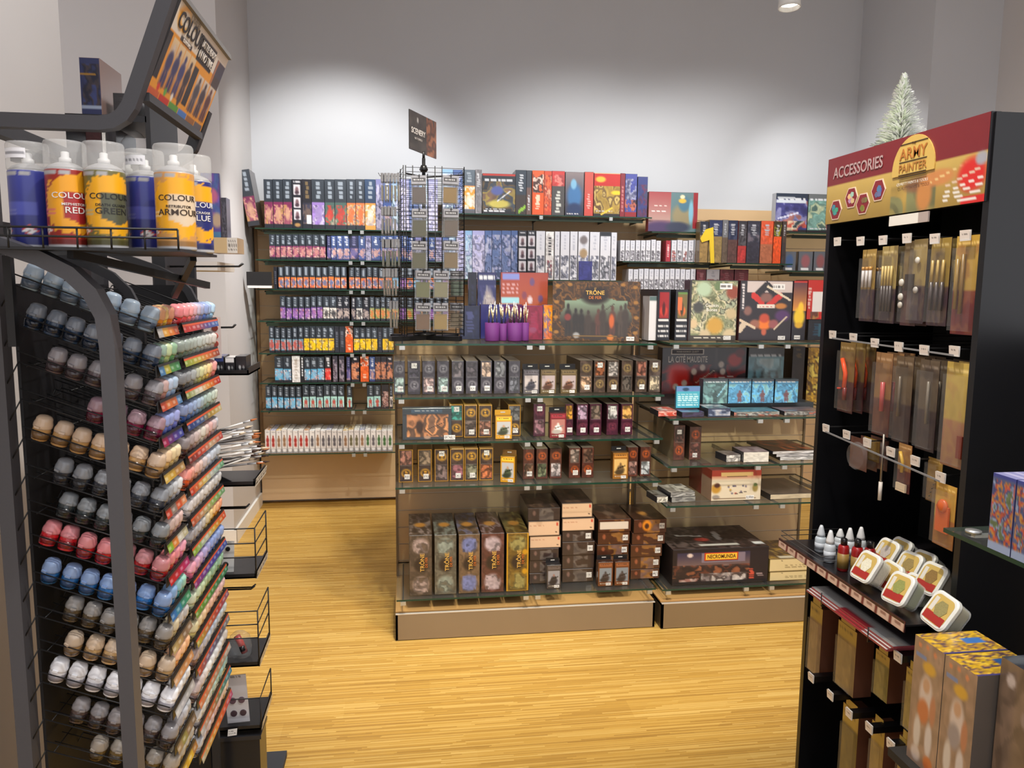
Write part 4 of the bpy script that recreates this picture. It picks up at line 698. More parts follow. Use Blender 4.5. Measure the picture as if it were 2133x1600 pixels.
A = cv(56, 64, (120, 126, 92)); mott(A, 0, .03, 1, .88, ((150, 154, 120), (96, 100, 70), (190, 180, 140), (206, 196, 166), (70, 70, 56), (160, 166, 140)), RND, 90, .1)
for cx, cy, rx, c in ((.9, .2, .14, (140, 64, 40)), (.1, .72, .1, (206, 180, 140)), (.2, .45, .12, (66, 66, 64)), (.55, .75, .18, (196, 150, 60)), (.88, .55, .12, (190, 170, 130)), (.3, .15, .16, (170, 190, 160)), (.85, .9, .14, (200, 180, 140)), (.35, .9, .12, (196, 176, 140)), (.6, .1, .1, (100, 120, 80))): blob(A, cx, cy, rx, rx*.8, c)
rect(A, 0, .9, 1, 1, (60, 52, 44)); dashes(A, .12, .94, .8, .96, (214, 206, 190), 1, RND); rect(A, 0, 0, .06, 1, (44, 40, 40)); rect(A, 0, 0, 1, .02, (50, 46, 50))
o = px_box(1437, 1538, 583, YG-.01, zg, 'game_box', 'square game box crowded with pale green skulls and creatures', 'game box', G2, A, (60, 30, 34), (206, 204, 204), .07); sticker(o, .075, .014, .036, .018); sticker(o, .06, .255, .06, .026, name='publisher_flag', rows=1)
text('Cookin', .022, (-.006, -.0012, .165), (math.pi/2, 0, 0), (232, 228, 216), o, 'title_lettering'); text('Bones', .022, (-.006, -.0012, .145), (math.pi/2, 0, 0), (232, 228, 216), o, 'title_lettering')
A = cv(60, 66, (36, 28, 34)); line(A, .2, .95, .02, .5, .05, (210, 186, 166))
A[(abs(_xy(A)[0]-.5)+abs(_xy(A)[1]-.25)) > .62] = (36, 28, 34); rect(A, .14, .02, .98, .2, (206, 190, 184)); line(A, .3, .25, .5, .08, .06, (36, 30, 34)); line(A, .7, .25, .5, .08, .06, (36, 30, 34)); line(A, .26, .25, .42, .36, .05, (200, 44, 34)); line(A, .76, .25, .55, .4, .05, (200, 44, 34)); line(A, .52, .1, .95, .32, .018, (222, 206, 180)); blob(A, .5, .28, .12, .08, (130, 90, 80))
blob(A, .78, .42, .12, .05, (190, 120, 50)); blob(A, .82, .58, .15, .1, (80, 44, 96)); blob(A, .48, .72, .14, .1, (236, 120, 30)); blob(A, .48, .62, .1, .08, (190, 70, 40)); blob(A, .3, .72, .1, .08, (150, 96, 76)); blob(A, .66, .72, .1, .08, (150, 80, 80)); line(A, .02, .65, .3, .78, .02, (214, 190, 160)); line(A, .9, .6, .68, .8, .014, (220, 200, 170)); line(A, .02, .82, .1, .72, .05, (206, 186, 160)); blob(A, .16, .5, .08, .08, (130, 90, 80)); blob(A, .48, .85, .05, .06, (190, 90, 60)); rect(A, .34, .4, .66, .46, (226, 214, 200)); dashes(A, .38, .41, .62, .45, (190, 80, 80), 1, RND); rect(A, .03, .04, .1, .5, (60, 56, 62)); vword(A, .04, .06, .09, .48, (214, 206, 206), RND, 9); dashes(A, .16, .93, .7, .95, (220, 210, 200), 1, RND)
o = px_box(1543, 1653, 584, YG-.01, zg, 'game_box', 'square black game box with an orange and purple emblem of fighters', 'game box', G2, A, (70, 30, 40), (210, 208, 208), .07); sticker(o, .085, .014, .036, .018); sticker(o, .06, .255, .06, .026, name='publisher_flag', rows=1)
A = cv(20, 60, (40, 30, 44)); grad(A, 0, .03, 1, .5, (90, 50, 60), (230, 150, 60)); rect(A, 0, 0, 1, .04, (200, 50, 36)); blob(A, .5, .6, .42, .16, (240, 200, 40)); blob(A, .6, .45, .2, .1, (250, 200, 50)); blob(A, .5, .74, .3, .05, (220, 170, 40)); rect(A, 0, .8, 1, 1, (26, 22, 30))
o = px_box(1654, 1683, 585, YG, zg, 'game_box', 'dark box with a bright yellow creature on an orange glow', 'game box', G2, A, (40, 30, 44), (180, 60, 50), .09); sticker(o, -.005, .016, .03, .018)
A = cv(24, 40, (190, 40, 30)); rect(A, .3, .3, 1, .8, (226, 220, 216)); mott(A, .2, .8, 1, 1, ((150, 120, 60), (90, 60, 40)), RND, 6, .2); vword(A, .03, .2, .2, .75, (220, 170, 160), RND, 8)
zb = zg+.113; px_box(1684, 1720, 666, YG+.02, zg, 'game_box', 'black box with teal corner beneath the red and white box', 'game box', G2, rect(art_plain(20, 20, RND, (26, 26, 34), (30, 60, 80)), .6, .2, 1, .8, (40, 80, 96)), (24, 24, 30), (40, 40, 44), .12)
zb = atY(1684, 666, YG+.02).z+.001; px_box(1684, 1722, 583, YG+.02, zb, 'game_box', 'red box with a white panel, stacked beside the yellow creature box', 'game box', G2, A, (150, 30, 26), (190, 80, 60), .12)
# shelf of the red city box
zs1 = 1.0205; G3 = 'goods on the upper shelf of the second gondola'
A = cv(80, 60, (50, 38, 42)); grad(A, 0, 0, 1, 1, (50, 42, 46), (40, 24, 28)); mott(A, 0, .3, 1, .8, ((150, 30, 26), (110, 24, 26), (60, 28, 30)), RND, 30, .14, .8); blob(A, .2, .5, .14, .24, (206, 40, 30)); blob(A, .6, .6, .25, .16, (150, 34, 30)); blob(A, .86, .22, .09, .12, (190, 40, 34)); blob(A, .92, .1, .06, .08, (110, 30, 36))
for cx, cy in ((.7, .3), (.72, .42), (.38, .42), (.17, .68), (.27, .62), (.48, .35)): blob(A, cx, cy, .035, .06, (206, 186, 170))
line(A, .4, .62, .62, .4, .006, (190, 170, 150)); line(A, .56, .55, .86, .5, .006, (206, 190, 180))
px_box(1380, 1556, 724, 3.70, zs1, 'large_game_box', 'wide black and red city game box lettered in white', 'game box', G3, A, (40, 24, 28), (60, 50, 54), .07)
cb = S.objects.get('large_game_box.001')
Hc = atY(1380, 724, 3.7).z-zs1; text('LA CITÉ MAUDITE', .043, (-.088, -.0012, Hc-.062), (math.pi/2, 0, 0), (236, 230, 226), cb, 'title_lettering', sx=.60)
pl = MB(); pl.box(-.178, -.005, -.0016, -.0002, Hc-.036, Hc-.008, (226, 220, 216)); pl.box(-.172, -.011, -.0022, -.0016, Hc-.032, Hc-.012, (50, 40, 44)); pl.build('title_plate', PRINT, cb)
text('WARHAMMER QUEST', .012, (-.0915, -.0028, Hc-.022), (math.pi/2, 0, 0), (226, 220, 214), cb, 'title_lettering')
A = art_scene(30, 30, RND, (110, 150, 160), ((90, 110, 110), (150, 180, 186), (190, 200, 196)), tbar=(60, 64, 66)); 
for k in range(4): figure(A, .2+.2*k, .4, .8, .16, (76, 84, 84))
rect(A, 0, .8, 1, 1, (50, 52, 52)); dashes(A, .1, .86, .6, .92, (150, 150, 150), 1, RND)
px_box(1560, 1635, 724, 3.69, zs1, 'game_box', 'grey green boxed game with small figures under a pale sky', 'game box', G3, A, (60, 60, 60), (70, 74, 76), .06)
A = mott(cv(16, 40, (150, 110, 40)), 0, 0, 1, 1, ((206, 160, 50), (90, 60, 26), (226, 200, 90)), RND, 20, .2)
px_box(1684, 1720, 724, 3.70, zs1, 'game_box', 'golden box in shade beside the black stand', 'game box', G3, A, (60, 40, 20), (60, 50, 30), .06)
px_box(1652, 1678, 722, 3.69, zs1, 'game_box', 'very dark brown box between the pale sky box and golden box', 'game box', G3, art_plain(10, 40, RND, (34, 24, 20), (90, 70, 30), .05, .2), (30, 22, 20), (50, 40, 30), .1)
for i, (a, b_, c, d) in enumerate(((1465, 1517, (96, 130, 130), 'a grey green hooded figure'), (1518, 1566, (90, 160, 200), 'a red dressed dancer, nearest the grey green one'), (1567, 1613, (90, 160, 200), 'a red dressed dancer, middle one'), (1615, 1664, (90, 160, 200), 'a red dressed dancer, end of the row'))):
    A = cv(26, 28, c); mott(A, 0, .2, 1, 1, ([v*.7 for v in c], [min(255, v*1.3) for v in c], (150, 200, 190)), RND, 24, .18, .7); rect(A, 0, 0, 1, .12, (64, 70, 76)); dashes(A, .1, .1, .9, .17, (226, 230, 232), 1, RND); figure(A, .5, .45, .95, .3, (120, 80, 84) if i else (60, 80, 80)); line(A, .6, .7, .95, .2, .02, (150, 210, 230))
    px_box(a, b_, 790, 3.48, zs1+.038, 'deck_box', 'teal card deck box with %s' % d, 'deck box', 'four teal deck boxes in a row', A, (50, 70, 84), (52, 58, 60), .05)
o = MB(); 
def bagA():
    A = cv(24, 34, (70, 170, 190)); rect(A, 0, 0, 1, .25, (96, 130, 180)); blob(A, .4, .14, .14, .08, (20, 60, 90)); dashes(A, .1, .32, .9, .9, (200, 236, 236), 6, RND); return A
px_box(1409, 1459, 805, 3.42, zs1+.028, 'booster_pack', 'bright turquoise card packet standing before the red city box', 'card packet', G3, bagA(), (60, 120, 150), (80, 140, 170), .014)
def flatpx(a, b_, yt, yb, Y, label, A, top, D, zb, side=(40, 40, 46), rz=0, cat='game box', name='flat_game_box', group=None, mat=WRAP):
    p = atY(a, yt, Y); q = atY(b_, yt, Y); return place_box(name, label, cat, group, p.x, q.x, zb, p.z-zb, Y, D, A, side, top, None, mat, rz), p.z
T = lambda c, *p: mott(cv(18, 14, c), 0, 0, 1, 1, p or ([v*.6 for v in c], [min(255, v*1.3) for v in c]), RND, 16, .2, .7)
flatpx(1371, 1410, 856, 865, 3.36, 'small red and white flat packet at the shelf corner', T((190, 70, 50), (220, 200, 190), (150, 40, 34)), T((190, 150, 140), (200, 70, 50), (230, 220, 214)), .12, zs1, group=G3)
flatpx(1421, 1467, 859, 871, 3.33, 'flat purple and black packet beside the small red packet', T((60, 50, 80), (30, 30, 40)), T((90, 80, 120), (40, 36, 50)), .10, zs1, group=G3)
flatpx(1475, 1522, 851, 871, 3.33, 'thick navy deck lying flat with white print', mott(cv(20, 12, (50, 62, 90)), 0, .2, 1, .8, ((130, 140, 160), (200, 200, 206)), RND, 12, .2), T((96, 104, 120), (50, 60, 80), (200, 200, 200)), .13, zs1, group=G3)
flatpx(1529, 1624, 858, 868, 3.34, 'flat grey deck with teal lid beneath the dancer boxes', mott(cv(30, 8, (130, 130, 120)), 0, 0, 1, 1, ((180, 180, 176), (80, 80, 80), (190, 110, 90)), RND, 16, .12), T((90, 130, 140), (60, 90, 100)), .13, zs1, group=G3)
flatpx(1634, 1715, 857, 867, 3.34, 'flat grey deck with rosy lid, nearest the black stand', mott(cv(30, 8, (120, 116, 110)), 0, 0, 1, 1, ((180, 180, 176), (80, 80, 80), (190, 110, 90)), RND, 16, .12), T((110, 100, 104), (150, 120, 120)), .13, zs1, group=G3)
MB().box(1.52, 1.99, 3.50, 3.62, zs1, zs1+.037, (60, 64, 68)).build('display_riser', PLAST); tag(S.objects['display_riser'], 'low grey riser tray under the four teal deck boxes', 'riser')
# middle shelf
zs2 = .8005; G4 = 'goods on the middle shelf of the second gondola'
o = px_box(1404, 1428, 886, 3.42, zs2, 'miniature_box', 'rust brown spine box with sticker on top, beside its twin', 'miniature box', G4, art_card((90, 60, 56), (200, 90, 40), (84, 46, 36), 1, RND), (60, 40, 32), (50, 40, 34), .3, left=(130, 116, 92)); sticker(o, 0, .135, .022, .02)
o = px_box(1437, 1462, 889, 3.42, zs2, 'miniature_box', 'rust brown spine box with sticker at its foot, second of two', 'miniature box', G4, art_card((110, 66, 60), (200, 90, 40), (84, 46, 36), 0, RND), (60, 40, 32), (50, 40, 34), .3, left=(70, 52, 42)); sticker(o, 0, .022, .022, .02)
flatpx(1512, 1544, 948, 955, 3.36, 'small thin grey card pack on the middle shelf', T((190, 186, 180)), T((96, 88, 84), (150, 140, 134)), .1, zs2, cat='card pack', name='card_pack', group=G4, rz=.12)
flatpx(1549, 1602, 942, 956, 3.34, 'white carton lying flat on the middle shelf', T((226, 220, 208), (214, 208, 196)), T((150, 136, 140), (120, 104, 110)), .13, zs2, name='carton', cat='carton', group=G4)
zz = zs2
for i, (lb, c, t_) in enumerate((('thin white edged magazine, lowest under the orange cover', (222, 220, 216), (60, 50, 46)), ('thin dark magazine in the middle of three', (206, 204, 204), (50, 44, 44)), ('black and orange covered magazine on top of three', (214, 210, 206), (50, 34, 28)))):
    o, zz = flatpx(1625-i*8, 1700, 952-i*6, 958, 3.36, lb, T(c), T(t_, (200, 90, 40), (40, 30, 28)) if i == 2 else T(t_), .26, zz+.0006, cat='magazine', name='magazine', group='three magazines on the middle shelf', rz=.02*i)
# lower shelf
zs3 = .6135; G5b = 'goods on the lower shelf of the second gondola'
flatpx(1368, 1392, 1035, 1044, 3.36, 'small cream pad at the shelf corner', T((206, 200, 186)), T((110, 106, 100), (150, 146, 140)), .12, zs3, cat='card pack', name='card_pack', group=G5b, rz=.1)
o, zz = flatpx(1398, 1450, 1036, 1043, 3.36, 'silver grey tray of tokens, lower of two', T((150, 150, 146), (90, 90, 90)), T((110, 106, 100), (190, 186, 180)), .15, zs3, cat='token tray', name='token_tray', group=G5b, rz=.1)
flatpx(1396, 1449, 1026, 1036, 3.36, 'silver grey tray of tokens, upper of two', T((150, 150, 146), (90, 90, 90), (200, 200, 196)), T((130, 126, 118), (206, 200, 190), (80, 78, 76)), .15, zz+.0006, cat='token tray', name='token_tray', group=G5b, rz=.1)
A = cv(52, 34, (222, 208, 182)); rect(A, 0, 0, 1, .2, (150, 48, 34)); grad(A, 0, .2, 1, .35, (190, 120, 90), (222, 208, 182)); rect(A, .2, .1, .82, .22, (206, 170, 110)); rect(A, .3, .2, .72, .25, (96, 60, 40)); blob(A, .1, .6, .1, .16, (190, 140, 50)); blob(A, .12, .5, .06, .08, (80, 40, 30)); blob(A, .1, .88, .08, .08, (150, 140, 130)); blob(A, .88, .6, .06, .14, (150, 130, 70)); blob(A, .88, .5, .04, .06, (90, 110, 60))
for k in range(12): blob(A, .32+RND.uniform(0, .4), .38+RND.uniform(0, .4), .022, .035, RND.choice([(190, 60, 50), (90, 90, 110), (200, 160, 60), (110, 100, 120)]))
line(A, .5, .78, .75, .7, .01, (60, 50, 50)); rect(A, .05, .9, .9, .93, (120, 90, 60))
o = px_box(1483, 1587, 980, 3.36, zs3, 'game_box', 'cream and brick red boxed set with tiny figures', 'game box', G5b, A, (120, 30, 26), (110, 50, 44), .12, left=rect(cv(10, 20, (160, 130, 110)), 0, 0, 1, .3, (130, 44, 34))); sticker(o, .07, .014, .04, .018)
px_box(1462, 1482, 966, 3.49, zs3, 'game_box', 'brick red box end tucked behind the cream boxed set', 'game box', G5b, rect(cv(10, 24, (170, 150, 136)), 0, 0, 1, .3, (136, 44, 36)), (120, 30, 26), (110, 50, 44), .16)
flatpx(1604, 1700, 1030, 1044, 3.36, 'large flat book with a dark cover and cream pages', T((206, 190, 160), (196, 180, 150)), T((56, 48, 46), (90, 80, 76)), .3, zs3, cat='book', name='book', group=G5b, rz=.03)
# bottom shelf
zs4 = .1905
A = cv(80, 46, (34, 24, 26)); grad(A, .05, .1, .95, .5, (50, 44, 70), (120, 96, 90)); rect(A, .3, .12, .75, .4, (130, 116, 130)); mott(A, 0, .45, 1, .8, ((110, 60, 44), (60, 40, 36), (44, 30, 30), (150, 90, 60)), RND, 40, .1); mott(A, .3, .7, .78, .95, ((190, 184, 180), (140, 130, 130), (80, 70, 70), (214, 206, 200)), RND, 34, .07); mott(A, .08, .82, .34, .95, ((170, 120, 110), (206, 180, 170), (90, 60, 60)), RND, 14, .1); blob(A, .18, .18, .03, .06, (220, 200, 190)); rect(A, .8, .1, 1, 1, (36, 26, 30)); vword(A, .8, .6, .85, .9, (200, 80, 60), RND, 6); vword(A, .87, .75, .95, .85, (150, 130, 130), RND, 2); rect(A, 0, .92, 1, 1, (28, 20, 22))
T2 = cv(50, 30, (40, 30, 30)); mott(T2, 0, 0, 1, 1, ((70, 52, 50), (30, 22, 24), (96, 80, 76), (50, 40, 40)), RND, 50, .1); line(T2, .2, .4, .42, .45, .02, (190, 180, 176)); line(T2, .62, .3, .58, .6, .03, (190, 184, 180)); rect(T2, .33, .8, .72, .88, (206, 200, 190)); blob(T2, .4, .6, .08, .08, (170, 60, 50)); rect(T2, .88, .78, .99, .88, (236, 234, 230))
o = px_box(1402, 1602, 1146, 3.40, zs4, 'large_game_box', 'big black boxed game with an orange title sign on the bottom shelf', 'game box', None, A, (32, 22, 26), T2, .34, left=(30, 22, 22), mat=PRINT)
w2 = (atY(1602, 1146, 3.4).x-atY(1402, 1146, 3.4).x)/2
tp = MB(); tp.box(-.085, .085, -.0025, -.0002, .118, .156, (190, 60, 20)); tp.box(-.079, .079, -.0034, -.0025, .122, .152, (238, 190, 60)); tp.build('title_plate', PRINT, o)
text('NECROMUNDA', .026, (0, -.0042, .137), (math.pi/2, 0, 0), (90, 50, 16), o, 'title_lettering', sx=.78)
G6 = 'cream edged boxes beside the big black game'
A1 = lambda: rect(dashes(dashes(rect(cv(30, 14, (220, 200, 150)), 0, 0, 1, .06, (130, 100, 40)), .3, .15, .4, .25, (80, 60, 40), 1, RND), .4, .5, .95, .75, (150, 130, 90), 2, RND), 0, .95, 1, 1, (120, 96, 40))
TT = cv(24, 20, (70, 50, 32)); mott(TT, 0, 0, 1, 1, ((150, 120, 60), (50, 36, 24), (190, 150, 60), (110, 84, 60)), RND, 34, .13); rect(TT, .3, .86, .95, .95, (206, 196, 170))
o, zz = flatpx(1604, 1684, 1192, 1218, 3.40, 'cream edged game box lying flat, lower of two', A1(), TT, .27, zs4, (130, 110, 60), group=G6)
flatpx(1604, 1684, 1165, 1191, 3.40, 'cream edged game box with a brown battle lid, upper of two', A1(), TT, .27, zz+.0006, (130, 110, 60), group=G6)
# ================================================================ the wire spinner on the wide gondola
GRAN = pmat('loose_flock', 0.9, src='obj', noise=0.35, nscale=420)
BLK = (22, 22, 24)
SX = atY(884, 640, 3.56).x; SY = 3.56
sp_ = empty('spinner_rack', (SX, SY, zt1)); tag(sp_, 'black wire spinner rack of flock bags with a sign on its pole', 'spinner rack')
b = MB(); b.bar((-.155, -.09, .012), (.155, .07, .012), .03, .022, BLK); b.bar((-.15, .08, .012), (.16, -.09, .012), .03, .022, BLK); b.lathe([(.05, .022), (.05, .03), (.02, .034)], BLK, 18); b.build('foot', PLAST, sp_)
zp = atY(884, 330, 3.56).z-zt1
MB().tube([(0, 0, .02), (0, 0, zp)], .008, BLK, 10).lathe([(.012, zp-.06), (.02, zp-.05), (.012, zp-.03)], BLK, 12).build('pole', PLAST, sp_)
ga, gb_, gy = atY(846, 500, 3.44).x-SX, atY(967, 500, 3.44).x-SX, -.11
gt = atY(900, 347, 3.44).z-zt1; g0 = .035
def wire_grid(p0, p1, name, dz=.0185, uprights=(0, .5, 1)):
    m = MB(); p0 = Vector(p0); p1 = Vector(p1); z = g0
    while z < gt+.001: m.tube([p0+Vector((0, 0, z)), p1+Vector((0, 0, z))], .0011, BLK, 4); z += dz
    for u in uprights: q = p0.lerp(p1, u); m.tube([q+Vector((0, 0, g0-.01)), q+Vector((0, 0, gt+.004))], .0022, BLK, 5)
    return m.build(name, DARKMETAL, sp_)
wire_grid((ga, gy, 0), (gb_, gy, 0), 'wire_grid', uprights=(0, .12, .5, .62, 1)); wire_grid((ga-.01, gy, 0), (ga-.035, .12, 0), 'wire_grid', uprights=(0, .5, 1)); wire_grid((ga-.03, .125, 0), (gb_-.02, .125, 0), 'wire_grid'); wire_grid((gb_, gy, 0), (gb_-.02, .12, 0), 'wire_grid', uprights=(0, 1))
MB().bar((0, 0, gt-.03), (ga, gy, gt-.03), .006, .006, BLK).bar((0, 0, gt-.03), (gb_, gy, gt-.03), .006, .006, BLK).bar((0, 0, g0), (ga, gy, g0), .006, .006, BLK).bar((0, 0, g0), (gb_, gy, g0), .006, .006, BLK).build('spoke', DARKMETAL, sp_)
# sign on the pole, turned three quarters away
pa = atY(853, 230, 3.44); pb = atY(853, 305, 3.44); pc = Vector((pa.x+.125, 3.69, pa.z)); 
sg = empty('pole_sign', (SX, SY, zp+zt1)); tag(sg, 'dark scenery sign clipped to the pole of the wire spinner', 'sign')
u = Vector((.125, .25, 0)).normalized(); wS, hS = .279, .165
A = cv(44, 28, (58, 52, 52)); mott(A, 0, 0, .6, 1, ((64, 58, 56), (50, 46, 46)), RND, 10, .3); mott(A, .62, 0, 1, 1, ((120, 74, 56), (84, 56, 48), (150, 96, 70)), RND, 14, .16); rect(A, .12, .78, .5, .8, (140, 134, 130)); rect(A, .16, .84, .46, .86, (120, 114, 110)); blob(A, .3, .2, .03, .07, (150, 146, 144))
q = Vector((-.0625, -.12, .02)); nrm = Vector((u.y, -u.x, 0))
m = MB(); m.sheet(A, q, u*wS, (0, 0, hS)); m.add([q-nrm*.004, q+u*wS-nrm*.004, q+u*wS-nrm*.004+Vector((0, 0, hS)), q-nrm*.004+Vector((0, 0, hS)), q-nrm*.0002, q+u*wS-nrm*.0002, q+u*wS-nrm*.0002+Vector((0, 0, hS)), q-nrm*.0002+Vector((0, 0, hS))], [(3, 2, 1, 0), (0, 1, 5, 4), (1, 2, 6, 5), (2, 3, 7, 6), (3, 0, 4, 7)], (34, 32, 32)); m.build('sign_panel', PRINT, sg)
MB().tube([(0, 0, .0), (0, 0, .03)], .006, BLK, 8).build('clip', PLAST, sg)
ang = math.atan2(u.y, u.x)
text('SCENERY', .034, q+u*(wS*.31)+nrm*.0012+Vector((0, 0, hS*.5)), (math.pi/2, 0, ang), (190, 184, 180), sg, 'title_lettering')
text('BATTLEFIELD', .013, q+u*(wS*.31)+nrm*.0012+Vector((0, 0, hS*.32)), (math.pi/2, 0, ang), (160, 154, 150), sg, 'title_lettering')
# bag of flock : film, header card and filling
def make_bag():
    w, h = .066, .118
    m = MB(); m.add([(-w/2, -.006, -h), (w/2, -.006, -h), (w/2, -.007, -h*.3), (-w/2, -.007, -h*.3), (-w/2, -.001, 0), (w/2, -.001, 0), (-w/2, .003, -h), (w/2, .003, -h), (w/2, .003, 0), (-w/2, .003, 0)], [(0, 1, 2, 3), (3, 2, 5, 4), (7, 6, 9, 8), (0, 3, 4, 9, 6), (1, 7, 8, 5, 2), (0, 6, 7, 1)], (255, 255, 255))
    o = m.build('flock_bag', BAG)
    A = cv(24, 14, (134, 134, 140)); rect(A, .1, .3, .9, .75, (62, 60, 62)); dashes(A, .18, .42, .8, .62, (170, 170, 172), 1, RND); blob(A, .5, .1, .1, .08, (70, 70, 72))
    m = MB(); m.sheet(A, (-w/2+.001, -.0078, -.034), (w-.002, 0, 0), (0, 0, .036)); m.box(-w/2+.001, w/2-.001, -.0077, .0035, -.034, .002, (104, 102, 104), 0, 'f'); m.build('header_card', PRINT, o)
    m = MB(); m.box(-w*.42, w*.42, -.0055, .002, -h+.006, -h*.42, (255, 255, 255)); m.box(-w*.44, w*.44, -.0064, -.0054, -h*.42, -h*.40, (255, 255, 255)); m.build('filling', GRAN, o); return o
BAG0 = make_bag(); first = [BAG0]
def put_bag(loc, rz, c, label, group):
    o = first.pop() if first else copy_tree(BAG0)
    o.location = loc; o.rotation_euler = (RND.uniform(-.03, .03), RND.uniform(-.04, .04), rz+RND.uniform(-.05, .05)); tag(o, label, 'bag', group)
    for ch in o.children:
        if ch.name.startswith('filling'): ch.color = (*lin([v*.8 for v in c]), 1)
    return o
C1 = [((74, 58, 54), 'brown mauve'), ((64, 62, 26), 'dark olive'), ((82, 80, 46), 'olive green'), ((106, 108, 62), 'moss green'), ((116, 80, 48), 'rust brown')]
C2 = [((140, 104, 26), 'mustard yellow'), ((92, 74, 62), 'grey brown'), ((118, 92, 50), 'tan brown'), ((134, 128, 92), 'pale sage'), ((160, 128, 56), 'straw yellow')]
TOPS = [368, 437, 504, 565, 632]
hooks = MB()
def hook_wire(parent, p, q, tip=.012):
    p = Vector(p); q = Vector(q); return MB().tube([p, q, q+(q-p).normalized()*.006+Vector((0, 0, tip))], .0017, BLK, 5).build('hook', DARKMETAL, parent)
for r in range(5):
    for cxs, (c, nm), col in (((873, 873, 873, 881, 881)[r], C1[r], 'middle'), ((939, 939, 939, 919, 919)[r], C2[r], 'outer')):
        z = atY(cxs, TOPS[r], 3.40).z; X = atY(cxs, TOPS[r], 3.40).x
        hook_wire(sp_, (X-SX, gy, z-zt1-.006), (X-SX, 3.372-SY, z-zt1-.006))
        for k in range(3):
            put_bag((X+RND.uniform(-.003, .003), 3.385+.017*k, z), 0, c, 'clear bag of %s flock, %s, %s row of the spinner' % (nm, ('in front', 'second deep', 'behind two others')[k], nth(r)), 'flock bags facing the aisle on the spinner')
    Yl = 3.50; z = atY(820, TOPS[r]-4, 3.5).z
    hook_wire(sp_, (ga-.02, Yl-SY, z-zt1-.006), (atY(793, 400, 3.5).x-SX-.003, Yl-SY, z-zt1-.006))
    cc, nm = [((120, 110, 90), 'dry brown'), ((128, 122, 118), 'ash grey'), ((84, 84, 60), 'swamp green'), ((110, 92, 72), 'bark brown'), ((120, 104, 84), 'earth brown')][r]
    n = (6, 5, 6, 5, 3)[r]
    for k in range(n):
        X = atY(798, 400, 3.5).x+.0135*k+(.03 if r == 4 else 0); put_bag((X, Yl, z), -math.pi/2, cc, 'clear bag of %s flock seen edge on, %s of %d, %s row' % (nm, nth(k), n, nth(r)), 'flock bags hanging edge on at the side of the spinner')
for k, (r, px) in enumerate(((3, 952), (4, 952))):
    z = atY(px, TOPS[r], 3.60).z; put_bag((atY(px, 600, 3.6).x, 3.60, z), 0, ((90, 110, 90), (140, 120, 90))[k], ('clear bag of green flock seen through the spinner wires', 'clear bag of tan flock seen through the lowest spinner wires')[k], 'flock bags facing the aisle on the spinner')
# ================================================================ paint rack
FX = -.42
GREY = (74, 73, 77)
rk = empty('paint_rack', (-.5, 1.5, 0)); rk.location = (0, 0, 0); tag(rk, 'dark grey paint rack of sloping wire tiers with curved tube frame', 'display rack')
def arc_path(Y, off=0.0):
    P = [(-.72, 1.70), (-.556, 1.655), (-.500, 1.635), (-.462, 1.615), (-.436, 1.588), (-.421, 1.555), (-.417, 1.51), (-.417, 0.0)]
    return [Vector((max(x-off, -.72), Y, z)) for x, z in P]
MB().ribbon(arc_path(1.17), .03, .021, GREY).build('near_frame', DARKMETAL, rk)
MB().ribbon(arc_path(1.502, .065), .012, .016, (40, 40, 43)).build('middle_frame', DARKMETAL, rk)
MB().ribbon(arc_path(1.81, .04), .016, .016, (36, 36, 39)).build('far_frame', DARKMETAL, rk)
xr = atY(63, 1600, 1.37).x
MB().box(xr-.012, xr+.012, 1.355, 1.385, 0, 1.86, GREY).build('rear_upright', DARKMETAL, rk)
MB().box(xr-.012, xr+.012, 1.80, 1.83, 0, 1.86, (50, 50, 54)).build('rear_upright', DARKMETAL, rk)
MB().box(xr+.016, xr+.021, 1.39, 1.80, .05, 1.60, (30, 30, 33)).build('back_panel', DARKMETAL, rk)  # dark panel added so the shaded rack interior reads black
MB().box(xr+.022, FX-.055, 1.828, 1.832, .05, 1.60, (24, 24, 27)).build('added_dark_panel', DARKMETAL, rk)  # black sheet added so the gaps between the tiers look dark
MB().bar((xr, 1.36, 1.855), (xr, 1.82, 1.855), .02, .02, (60, 60, 64)).bar((xr, 1.17, .04), (xr, 1.82, .04), .02, .02, (50, 50, 54)).bar((-.72, 1.17, 1.70), (-.72, 1.82, 1.70), .02, .02, (50, 50, 54)).build('rail', DARKMETAL, rk)
MB().bar((xr, 1.17, .03), (FX, 1.17, .03), .02, .02, GREY).bar((xr, 1.50, .03), (FX, 1.50, .03), .02, .02, GREY).bar((xr, 1.81, .03), (FX, 1.81, .03), .02, .02, GREY).build('foot_rail', DARKMETAL, rk)
# header frame that carries the sign
hx = atY(40, 247, 1.21)
def head_path(Y, up=1.45):
    zz = 1.829; P = [(-.70, zz), (-.43, zz), (-.412, zz+.003), (-.398, zz+.012), (-.388, zz+.026), (-.384, zz+.036)]
    P.append((-.384+.062*up, zz+.036+.165*up)); return [Vector((x, Y, z)) for x, z in P]
MB().ribbon(head_path(1.215), .02, .02, (58, 57, 61)).build('sign_arm', DARKMETAL, rk)
MB().ribbon(head_path(1.545, .35), .02, .02, (44, 43, 47)).build('sign_arm', DARKMETAL, rk)
MB().bar((-.60, 1.20, 1.829), (-.60, 1.56, 1.829), .02, .02, (56, 56, 60)).build('rail', DARKMETAL, rk)
sg = empty('header_sign', (-.372, 1.38, 1.875)); tag(sg, 'tilted sign board with orange paint pictures above the spray cans', 'sign')
so = Vector((-.3715, 1.230, 1.877)); su = Vector((0, .302, 0)); sv = Vector((.0565, 0, .135)); sn = su.cross(sv).normalized()
A = cv(110, 56, (222, 212, 200)); OR = (226, 150, 40)
